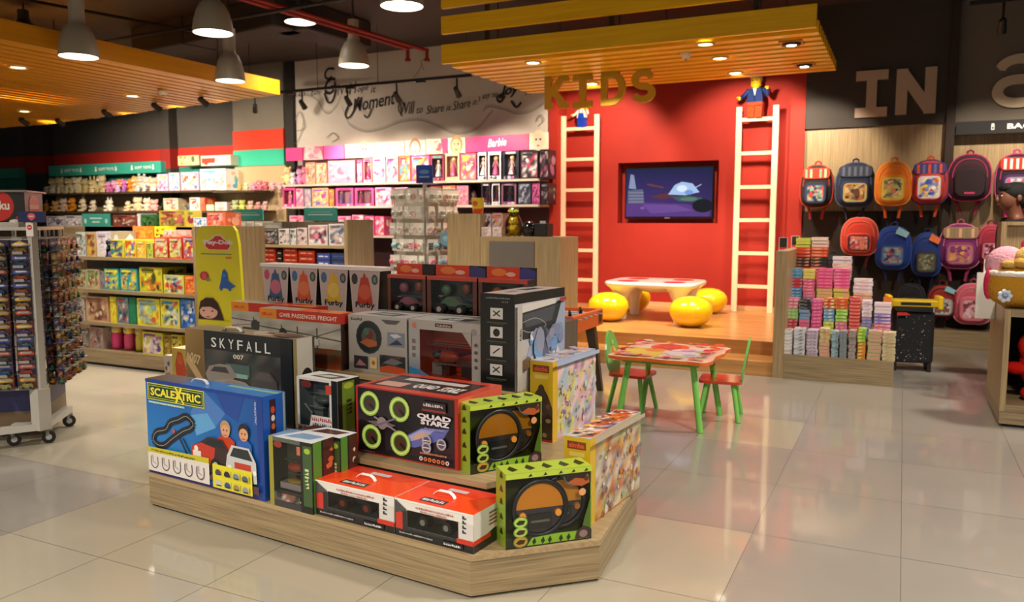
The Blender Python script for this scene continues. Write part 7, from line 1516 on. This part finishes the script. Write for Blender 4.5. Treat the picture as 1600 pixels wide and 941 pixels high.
# ================================================================== SECOND GONDOLA (white and red boxes)
hY = 6.5; hx0, hx1 = -6.95, -5.03
g2 = empty('gondola', (hx0, hY, 0), 0, 'laminate shelf unit behind the pet boxes holding white, red and blue boxes', 'shelf unit'); hw = hx1-hx0
for z in (.15, .5, .85, 1.14): mb = MB(); mb.box((0, 0, z-.03), (hw, .38, z), 'c8b8a0'); mb.build('shelf', M_EDGE, g2)
mb = MB(); mb.box((hw, -.02, 0), (hw+.04, .42, 1.40)); mb.build('end_panel', M_LAMZ, g2)
mb = MB(); mb.box((-.04, -.02, 0), (0, .42, 1.40)); mb.build('end_panel', M_LAMZ, g2)
mb = MB(); mb.box((0, .381, 0), (hw, .42, 1.38)); mb.build('back_panel', M_LAMD, g2)
mb = MB(); mb.box((0, 0, .02), (hw, .38, .119)); mb.build('base', M_LAMX, g2)
WP_ = ['d8d4cc', 'c8b8b0', '3c3c4a', 'a88a80', 'e8e8e4', '5a6a80']
HB = [(340, 364, 352, 'cfc4bc', ['e8d0c8', 'c8a8a0', 'e0dcd4']), (365, 384, 346, 'd0ccc0', ['b8bcb0', 'e4e0d4']), (385, 397, 346, 'cfc8ba', ['b0a898']), (398, 410, 348, 'c8c0b0', ['a8a090', 'e0d8cc']), (412, 434, 357, '3a3634', ['6a6a68', '8a4a38', 'a8a8a8']), (435, 452, 358, 'cfc6c0', ['2c2426', 'e8c8c0']), (453, 463, 358, 'c8c4c0', ['3a4a50', 'e0d8d4']), (464, 480, 356, 'd4c0bc', ['5a4a50', 'e8a8a8']), (481, 512, 352, 'd4cec8', ['d88a9a', '4a4a5a', 'ece8e4', 'b05a6a']), (513, 542, 350, 'dcd4cc', ['5a6a90', 'ece8e4', '8a8a9a', 'c89a90'])]
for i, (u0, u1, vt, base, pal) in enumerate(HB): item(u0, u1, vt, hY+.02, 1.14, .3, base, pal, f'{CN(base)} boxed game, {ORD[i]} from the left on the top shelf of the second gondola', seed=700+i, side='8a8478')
def pile(u0, u1, vt, vb, n, cols, desc, Y=hY+.02, z=.85, acc='d8a890', what='boxed set'):
    a, b = W(u0, vt, Y), W(u1, vb, Y); zt = W((u0+u1)/2, vt, Y).z; h = (zt-z)/n; w = b.x-a.x-.008; src = {}
    for i in range(n):
        c = cols[i % len(cols)]
        if c not in src:
            mb = MB(); mb.box((0, 0, 0), (w, .28, h-.0015), c); F = Fr(mb, (0, 0, 0), (w, 0, 0), (0, 0, h)); F.rect(.12, .38, .5, .55, acc); F.rect(.6, .38, .86, .52, acc); F.rect(0, .9, 1, .99, '3a1c18')
            o = mb.build('boxed_set', M_PRINT); src[c] = o
        else: o = src[c].copy(); COL.objects.link(o)
        o.location = (a.x+.004, Y, z+.0005+i*h); tag(o, f'{CN(c)} {what} in {desc}', 'boxed set', f'{desc}')
pile(383, 399, 393, 417, 6, ['d0c8bc'], 'the whitish pile at the left of the second gondola', acc='b8a89a')
pile(407, 431, 387, 417, 5, ['a83420'], 'the left red pile on the second gondola')
pile(433, 441, 391, 417, 4, ['24201e'], 'the narrow black pile on the second gondola', acc='c8c0b8')
pile(442, 465, 387, 417, 5, ['a8341e'], 'the middle red pile on the second gondola')
pile(466, 492, 391, 417, 4, ['a43220'], 'the right red pile on the second gondola')
pile(495, 516, 395, 417, 3, ['3c4f96'], 'the blue pile of the second gondola', acc='d8d8ec')
pile(517, 541, 395, 417, 3, ['2c3c6c'], 'the dark blue pile beside the end panel', acc='4a6090')
for i, (u0, u1, base) in enumerate(((340, 362, '5a4a80'), (365, 380, '8a8a9a'), (384, 406, 'e8a02c'), (408, 426, 'd8542c'))): item(u0, u1, 424, hY+.02, .5, .3, base, ['f0d060', 'e8e0d8', base], f'{CN(base)} toy box, {ORD[i]} from the left on a low shelf of the second gondola', seed=740+i)
hang_sign(366, 411, 327, 344, 7.2, 'turquoise section sign above the white boxed games, left one', 1).location.z = W(380, 344, 7.2).z
hang_sign(475, 526, 325, 345, 7.2, 'turquoise section sign above the white boxed games, right one', 1)
# the posts that carry the two signs
for i, u in enumerate((388, 500)):
    p = W(u, 345, 7.215); mb = MB(); mb.cyl((0, 0, 0), (0, 0, p.z), .012, .012, 8, '8a8680'); mb.cyl((0, 0, 0), (0, 0, .015), .12, .12, 16, '8a8680'); o = mb.build('sign_post', M_METAL, None, (p.x, 7.23, 0)); tag(o, ['slim post under the left turquoise section sign', 'slim post under the right turquoise section sign'][i], 'sign post')

# ================================================================== ACCESSORY CAROUSEL
p = W(641, 430, 7.0); cz1 = W(641, 292, 7.0).z
ac = empty('accessory_carousel', (p.x, 7.3, 0), math.radians(77), 'tall revolving stand hung with pink and silver hair accessories and a blue sign on top', 'display stand')
mb = MB(); mb.cyl((0, 0, 0.03), (0, 0, cz1+.05), .022, .022, 12, 'd8d4cc'); mb.cyl((0, 0, 0), (0, 0, .03), .30, .30, 24, 'b8b4ac'); mb.build('pole', M_METAL, ac)
R0 = .235
for s in range(4):
    mb = MB(); M = Matrix.Rotation(s*PI/2, 4, 'Z')
    mb.box((-R0, -R0, .35), (-R0+.012, -R0+.012, cz1), 'cfc8bc', 0, M); mb.box((R0-.012, -R0, .35), (R0, -R0+.012, cz1), 'cfc8bc', 0, M)
    for k in range(8): z = .40+k*(cz1-.42)/7; mb.box((-R0, -R0, z), (R0, -R0+.008, z+.008), 'e0dad0', 0, M)
    mb.box((-R0+.02, -R0+.012, .36), (R0-.02, -R0+.016, cz1-.01), 'dcd4c8', 0, M); mb.build('wire_panel', M_SATIN, ac)
mb = MB()
for a, b in (((-R0, -R0), (R0, R0)), ((-R0, R0), (R0, -R0))):
    for z in (.36, cz1-.02): mb.cyl((*a, z), (*b, z), .006, .006, 6, 'cfc8bc')
mb.build('cross_brace', M_METAL, ac)
mb = MB(); zs = cz1+.05; mb.box((-.09, -.012, zs), (.09, .012, zs+.19), '2358c8'); F = Fr(mb, (-.09, -.012, zs), (.18, 0, 0), (0, 0, .19)); F.poly([(0, 0), (1, 0), (1, .35), (0, .25)], '1c3aa0'); F.ell(.5, .62, .3, '6aa8f0', .12); F.rect(.2, .3, .8, .38, 'a8c8f4')
q = mb.build('top_sign', M_PRINT, ac); q.rotation_euler[2] = math.radians(-60)
AM = Matrix.Translation((p.x, 7.3, 0)) @ Matrix.Rotation(math.radians(77), 4, 'Z')
ACC = ['d8a8a0', 'f0ece4', 'f8f4ec', 'c83a6c', 'f08aa8', '5a7a6a', 'b8c0b8', '2c2430', 'e8c8c0', 'f4a0b8', '8ac8e0', 'd8b8a8', 'a89a8a', 'e85a7c']
rq = random.Random(31); src = []
for c in ACC:
    mb = MB(); mb.box((-.028, -.004, -.10), (.028, 0, 0), 'f6f2ea'); 
    k = rq.random()
    if k < .4: mb.torus((0, -.012, -.06), .022, .006, 'y', 12, 6, c)
    elif k < .7: mb.ell((-.012, -.012, -.055), (.016, .012, .02), 8, 6, c); mb.ell((.012, -.012, -.055), (.016, .012, .02), 8, 6, c); mb.ell((0, -.016, -.055), (.006, .006, .006), 6, 4, 'f0e0c0')
    else:
        for j in range(3): mb.cyl((-.02, -.010, -.035-.02*j), (.02, -.010, -.035-.02*j), .006, .006, 8, c)
    src.append(mb.build('hair_accessory', M_PRINT))
used = set(); cnt = 0
RWN = ['top row', 'second row', 'third row', 'fourth row', 'fifth row', 'sixth row', 'seventh row', 'lowest row']
for side, (ang, sn) in enumerate(((-PI/2, 'left'), (0, 'right'))):
    for r in range(8):
        z = cz1-.03-r*(cz1-.45)/7.6
        for k in range(7):
            ci = rq.choice([0, 1, 2, 2, 1, 8, 12, 6] if r < 3 else range(len(ACC))) if not (side == 1 and r in (4, 5)) else rq.choice([4, 9, 13, 3, 10])
            if ci in used: o = src[ci].copy(); COL.objects.link(o)
            else: o = src[ci]; used.add(ci)
            M = AM @ Matrix.Rotation(ang, 4, 'Z') @ Matrix.Translation((-R0+.03+k*(2*R0-.06)/6, -R0-.012-rq.uniform(0, .05), z)) @ Matrix.Rotation(rq.uniform(-.25, .25), 4, 'Z') @ Matrix.Scale(1.25, 4); o.matrix_world = M
            tag(o, f'carded hair accessory in the {RWN[r]} on the {sn} side of the accessory carousel', 'hair accessory', f'hair accessories, {RWN[r]} of the {sn} side'); cnt += 1
for i, s in enumerate(src):
    if i not in used: bpy.data.objects.remove(s)
M = AM
pl = M @ Vector((-.02, -R0-.10, W(668, 374, 7.0).z)); mb = MB(); mb.cyl((0, 0, 0), (0, -.012, 0), .075, .075, 24, '8ac4e4'); mb.ell((0, -.012, 0), (.05, .006, .03), 12, 6, 'b8e0f4'); mb.cyl((0, 0, .0), (0, .06, .0), .004, .004, 6, '888888'); o = mb.build('price_disc', M_PRINT, None, pl, math.radians(20)); tag(o, 'round pale blue price disc on the accessory carousel', 'price tag')

# ================================================================== CASH COUNTER
kY = 6.85
k0, k1, k2 = W(699, 333, kY).x, W(750, 335, kY).x, W(857, 370, kY).x+.12
ct = empty('cash_counter', (k0, kY, 0), 0, 'laminate cash counter with a taller left block and a grey inset panel', 'counter')
zt1, zt2 = W(725, 334, kY).z, W(800, 370, kY).z
mb = MB(); mb.box((0, 0, 0), (k1-k0, .49, zt1)); mb.build('tall_block', M_LAMZ, ct)
mb = MB(); mb.box((-.05, .08, 0), (-.001, .48, zt1-.0)); mb.build('side_post', M_LAMD, ct)
mb = MB(); mb.box((k1-k0+.001, .0, 0), (k2-k0, .45, zt2)); mb.build('desk', M_LAMZ, ct)
a, b = W(765, 377, kY), W(835, 440, kY); mb = MB(); mb.box((a.x-k0, -.012, .12), (b.x-k0, -.0005, a.z), '6f675f'); mb.build('inset_panel', M_MATTE, ct)
for i, (u0, u1, vt, base, pal) in enumerate(((749, 767, 335, 'd8ccd0', ['8a4a6a', '2c2430', 'f0e4e8', '5a3a4a']), (768, 786, 334, 'c8a8a0', ['e87a5a', 'e8c8c0', '8a5a4a', '3a2c30']))): item(u0, u1, vt, kY+.12, zt2, .12, base, pal, ['white doll box on the cash counter', 'pale box with an orange picture on the cash counter'][i], seed=800+i)
for i, (u0, u1) in enumerate(((752, 768), (769, 784))): item(u0, u1, 355, kY+.02, zt2, .08, 'e4ccc8', ['f4e8e4', 'd8a8a8', 'b8b0a8'], ['small pale packet in front of the white doll box on the counter', 'small pale packet beside the clear bag on the counter'][i], seed=810+i, name='packet', cat='packet')
p = W(800, 366, kY+.1); e_ = empty('gift_bag', (p.x, kY+.14, zt2), 0, 'yellow cellophane gift bag with a plush toy on the cash counter', 'gift bag')
mb = MB(); plush_shape(mb, (0, 0, 0), .22, 'f0c81c', 'e8a81c', 'f4e070'); mb.build('plush', M_PLUSH, e_)
mb = MB(); mb.lathe([(.07, 0), (.085, .04), (.08, .14), (.05, .21), (.015, .235), (.05, .27), (.06, .275)], 12, 'd8e04a'); mb.build('wrap', M_GLASS, e_); mb = MB(); mb.torus((0, 0, .235), .018, .006, 'z', 12, 6, 'c8e03a'); mb.ell((.03, -.01, .245), (.03, .01, .015), 8, 6, 'd8f04a'); mb.ell((-.03, -.01, .245), (.03, .01, .015), 8, 6, 'd8f04a'); mb.build('ribbon', M_GLOSS, e_)
p = W(826, 366, kY+.15); mb = MB(); k = .068; mb.ell((0, 0, .075), (.075, .075, .075), 20, 14, '141416'); mb.cyl((0, 0, 0), (0, 0, .02), .05, .05, 18, '202022'); o = mb.build('display_globe', M_GLOSS, None, (p.x, kY+.16, zt2)); tag(o, 'shiny black globe on the cash counter', 'globe')
p = W(846, 366, kY+.15); e_ = empty('receipt_printer', (p.x, kY+.2, zt2), 0, 'black receipt printer on the cash counter beside the red wall', 'printer')
mb = MB(); mb.rbox((-.07, -.08, 0), (.07, .08, .125), .01, '1c1a1a'); mb.build('housing', M_SATIN, e_); mb = MB(); 
for i in range(5): mb.box((-.055, -.0815, .03+i*.018), (.055, -.0801, .036+i*.018), '3c3a3a')
mb.build('front_grille', M_SATIN, e_)
mb = MB(); mb.box((-.03, -.02, .1255), (.03, -.018, .15), 'e8e4dc'); mb.build('paper_slip', M_PRINT, e_)
p = W(740, 333, kY+.05); e_ = empty('toy_bucket', (p.x, kY+.14, zt1), 0, 'small yellow and red bucket on the tall block of the cash counter', 'bucket')
mb = MB(); mb.lathe([(.001, 0), (.05, 0), (.055, .03), (.055, .05)], 18, 'd8481c'); mb.lathe([(.055, .05), (.065, .15), (.07, .155), (.062, .155), (.053, .06)], 18, 'e8d02c'); mb.build('pail', M_GLOSS, e_); mb = MB(); mb.ell((0, -.062, .10), (.03, .01, .025), 10, 6, 'e0501c'); mb.build('badge', M_GLOSS, e_)

# ================================================================== LEFT CARD RACK ON CASTERS
C0 = Vector((-4.82, 3.16, 0)); ea = Vector((-.656, .755, 0)); eb = Vector((-.755, -.656, 0))
ang_a = math.atan2(ea.y, ea.x)          # the panel that runs away from us, seen right of the pole
rk = empty('card_rack', C0, 0, 'tall white display rack on casters, filled with carded toy cars', 'display rack')
RZ0, RZ1, LW = .36, 1.335, .62
def panel(org, dirv, length):
    mb = MB(); n_ = 11
    M = Matrix.Translation(org) @ Matrix.Rotation(math.atan2(dirv.y, dirv.x), 4, 'Z')
    mb.box((0, -.008, RZ0-.02), (length, .008, RZ0), 'd8d4cc', 0, M); mb.box((0, -.008, RZ1), (length, .008, RZ1+.02), 'd8d4cc', 0, M)
    for k in range(n_): z = RZ0+.085+k*(RZ1-RZ0-.06)/n_; mb.box((0, -.006, z), (length, .006, z+.008), 'dcd8d2', 0, M)
    for k in range(7): x = length*k/6; mb.box((x-.004, -.004, RZ0), (x+.004, .004, RZ1), 'a8a49c', 0, M)
    return mb
panel(Vector((0, 0, 0)), ea, LW).build('wire_panel', M_METAL, rk); panel(Vector((0, 0, 0)), eb, LW).build('wire_panel', M_METAL, rk)
panel(ea*LW, eb, LW).build('wire_panel', M_METAL, rk); panel(eb*LW, ea, LW).build('wire_panel', M_METAL, rk)
mb = MB(); pc = Vector((.055, -.045, 0)); mb.box((pc.x-.022, pc.y-.022, .10), (pc.x+.018, pc.y+.018, RZ1+.05), 'b8b4ac'); mb.box((pc.x-.05, pc.y-.05, .10), (pc.x+.03, pc.y+.03, .36), 'b8b4ac'); mb.build('corner_post', M_SATIN, rk)
hub = (ea+eb)*LW/2; hub.z = 0
mb = MB()
def arm(dx, dy):
    q = Vector((dx, dy, 0)); d = (q-pc).normalized(); nrm = Vector((-d.y, d.x, 0))*.025
    a, b = pc.copy(), q; v = [a-nrm, b-nrm, b+nrm, a+nrm]; v = [Vector((p.x, p.y, .10)) for p in v]+[Vector((p.x, p.y, .14)) for p in v]
    mb.add(v, [(3, 2, 1, 0), (4, 5, 6, 7), (0, 1, 5, 4), (1, 2, 6, 5), (2, 3, 7, 6), (3, 0, 4, 7)], 'b8b4ac')
cast = [G(108, 655, .05)-C0, G(76, 680, .05)-C0, G(22, 684, .05)-C0, G(-70, 700, .05)-C0, G(-30, 640, .05)-C0]
for q in cast: arm(q.x, q.y)
mb.build('star_base', M_SATIN, rk)
for q in cast:
    mb = MB(); mb.cyl((q.x, q.y, .06), (q.x, q.y, .10), .012, .012, 8, 'a8a8a8'); mb.box((q.x-.012, q.y-.02, .05), (q.x+.012, q.y+.02, .09), '8a8a88'); cs_ = mb.build('caster', M_SATIN, rk)
    mb = MB(); mb.cyl((q.x-.018, q.y+.01, .04), (q.x+.010, q.y-.006, .04), .04, .04, 16, '1c1c1e'); mb.cyl((q.x-.020, q.y+.0112, .04), (q.x+.012, q.y-.0072, .04), .018, .018, 10, 'c8c8c8'); mb.build('wheel', M_SATIN, cs_)
M = Matrix.Rotation(math.atan2(eb.y, eb.x), 4, 'Z')
mb = MB(); mb.box((.03, -LW+.03, .20), (LW-.03, -.03, .335), ['2a2c5c']*6, 0, Matrix.Rotation(math.atan2(eb.y, eb.x), 4, 'Z')); mb.build('storage_bin', M_SATIN, rk)
mb = MB(); mb.box((.03, -LW+.03, .10), (LW-.03, -.03, .199), '6a5640', 0, M); mb.build('base_box', M_SATIN, rk)
# carded toy cars: templates then copies
CARS = ['c83a2c', '2c4ab8', 'e8a82c', '3a3a42', 'd8d4d0', '6a3aa0', '2c8a5a', 'e86a2c', 'a8a8b0', '8a2434', '2a6aa8', 'c8c05a']
tmpl = []
for i, c in enumerate(CARS):
    t_ = empty('carded_toy_car', (0, 0, 0)); mb = MB(); cc = ['2c3a6c', '3c2a4c', '20243c', '2c2c30', '4a3a5a', '7a2c2c'][i % 6]
    mb.box((-.05, -.001, -.078), (.05, .001, .012), cc); F = Fr(mb, (-.05, -.001, -.078), (.10, 0, 0), (0, 0, .09), step=.0004); F.poly([(.05, .74), (.5, .96), (.95, .74), (.9, .6), (.1, .6)], ['d8482c', '3a5ab8', 'e0b02c'][i % 3]); F.rect(.2, .68, .8, .80, 'e8e0d8'); F.rect(.05, .04, .95, .12, ['d8a02c', 'c8c8c8'][i % 2])
    mb.build('backing_card', M_PRINT, t_)
    mb = MB(); mb.box((-.036, -.026, -.060), (.036, -.0015, -.048), c); mb.ell((0, -.013, -.045), (.033, .010, .013), 10, 6, c); mb.ell((.002, -.013, -.038), (.018, .009, .010), 8, 6, '22262a')
    for s in (-1, 1): mb.cyl((s*.022, -.027, -.060), (s*.022, -.002, -.060), .009, .009, 8, '141414')
    mb.build('toy_car', M_GLOSS, t_)
    mb = MB(); mb.box((-.041, -.030, -.072), (.041, -.0012, -.024), 'ffffff'); mb.build('blister', M_GLASS, t_)
    tmpl.append(t_)
usedt = set(); rk_ = random.Random(21)
def hang_cards(org, dirv, sn, ncol, flip):
    rz = math.atan2(dirv.y, dirv.x)+(PI if flip else 0)
    for r in range(11):
        z = RZ0+.085+r*(RZ1-RZ0-.06)/11-.012
        for k in range(ncol):
            for layer in (0, 1):
                i = rk_.randrange(len(CARS))
                P_ = C0+org+dirv*(LW*(k+.5)/ncol)
                nrm = Vector((math.sin(rz), -math.cos(rz), 0)); loc_ = P_+nrm*(.025+.05*layer+rk_.uniform(0, .01)); loc_.z = z
                rr_n = f'row {ORD[10-r]} from the top'
                if i in usedt: o = dup(tmpl[i], loc_, rz+rk_.uniform(-.08, .08))
                else: o = tmpl[i]; usedt.add(i); o.location = loc_; o.rotation_euler = (0, 0, rz)
                tag(o, f'carded toy car in the {ORD[10-r]} row from the top, {sn} face of the white rack', 'toy car', f'carded toy cars, {sn} face, {ORD[10-r]} row')
                if layer == 0: pass
hang_cards(Vector((0, 0, 0)), ea, 'right', 5, False)
hang_cards(eb*0, eb, 'left', 5, True)
hooks = MB()
for r in range(11):
    z = RZ0+.085+r*(RZ1-RZ0-.06)/11+.004
    for dirv, s in ((ea, 1), (eb, -1)):
        rz = math.atan2(dirv.y, dirv.x)+(0 if s > 0 else PI); nrm = Vector((math.sin(rz), -math.cos(rz), 0))
        for k in range(5):
            P_ = dirv*(LW*(k+.5)/5); hooks.cyl((P_.x, P_.y, z), (P_.x+nrm.x*.13, P_.y+nrm.y*.13, z+.008), .0025, .0025, 5, 'f0f0f0')
            q = P_+nrm*.13; d_ = dirv*.028; hooks.add([(q.x-d_.x, q.y-d_.y, z-.004), (q.x+d_.x, q.y+d_.y, z-.004), (q.x+d_.x, q.y+d_.y, z+.012), (q.x-d_.x, q.y-d_.y, z+.012)], [(0, 1, 2, 3), (3, 2, 1, 0)], 'd8d4d4')
o = hooks.build('hooks', M_METAL, rk); o['kind'] = 'stuff'
# header on the rack
M = Matrix.Rotation(math.atan2(eb.y, eb.x), 4, 'Z')
zt = 1.57; mb = MB(); mb.box((.06, -.42, 1.40), (.80, -.06, zt), '1d1a1a', 0, Matrix.Rotation(math.atan2(eb.y, eb.x), 4, 'Z')); mb.box((.04, -.44, zt), (.82, -.04, zt+.012), '8a8078', 0, M)
def hb(x, y, z): return M @ Vector((x, y, z))
O_ = hb(.80, -.0595, 1.40); U_ = hb(.06, -.0595, 1.40)-O_; F = Fr(mb, O_, U_, (0, 0, zt-1.40), step=.0008)
F.ell(.79, .50, .13, 'c8281c'); F.text('ku', .81, .36, .32, 'f0e4dc', w=.075, bold=.03); F.rect(.93, .04, .99, .12, 'b83a20')
O2 = hb(.0605, -.06, 1.40)-eb*.0015; U2 = hb(.0605, -.42, 1.40)-hb(.0605, -.06, 1.40); F = Fr(mb, O2, U2, (0, 0, zt-1.40), step=.0008)
F.ell(.5, .5, .30, 'c8281c', .42); F.rect(.25, .40, .75, .56, 'e8a898')
mb.build('header_box', M_PRINT, rk)
mb = MB(); 
for k in range(5): mb.ell(hb(.12+.14*k, -.09, 1.385), (.045, .045, .028), 8, 6, ['e0d8cc', 'c8b8a8', 'b8a090'][k % 3])
mb.box((.10, -.40, 1.355), (.74, -.05, 1.385), 'c8c0b4', 0, M); mb.build('top_tray', M_SATIN, rk)
e_ = empty('rack_sign', (C0.x+pc.x, C0.y+pc.y, 1.385), math.radians(24), 'navy sign with a red badge on top of the white rack post', 'sign')
mb = MB(); mb.box((-.085, -.006, .0), (.085, .006, .065), '1c2054'); F = Fr(mb, (-.085, -.006, 0), (.17, 0, 0), (0, 0, .065), step=.0006); F.ell(.5, .55, .15, 'd85a60', .30); F.rect(.42, .5, .58, .6, 'f0c8c8'); F.rect(.45, .18, .55, .26, 'c86a70'); mb.build('board', M_PRINT, e_)
mb = MB(); mb.box((-.022, -.030, -.085), (.022, -.024, -.005), 'e8e0dc'); F = Fr(mb, (-.022, -.030, -.085), (.044, 0, 0), (0, 0, .08), step=.0006); F.ell(.5, .68, .36, 'c8281c', .2); F.rect(.3, .64, .7, .72, 'f0d0c8'); mb.build('price_card', M_PRINT, e_)
p = G(78, 640, 0); e_ = empty('potted_grass', (p.x, p.y, 0), 0, 'small wooden pot of bright green grass behind the white rack', 'plant pot')
mb = MB(); mb.prism([(-.045, -.045), (.045, -.045), (.045, .045), (-.045, .045)], .02, .10, '8a6244'); mb.box((-.03, -.03, 0), (.03, .03, .02), '3a2c20'); mb.build('pot', M_SATIN, e_)
mb = MB()
for i in range(90): a, b = rq.uniform(-.04, .04), rq.uniform(-.04, .04); h_ = rq.uniform(.04, .07); mb.add([(a-.003, b, .10), (a+.003, b, .10), (a+rq.uniform(-.01, .01), b, .10+h_)], [(0, 1, 2)], rq.choice(['5aa03a', '6ab84a', '4a8a2c']))
o = mb.build('grass', M_MATTE, e_); o['kind'] = 'stuff'
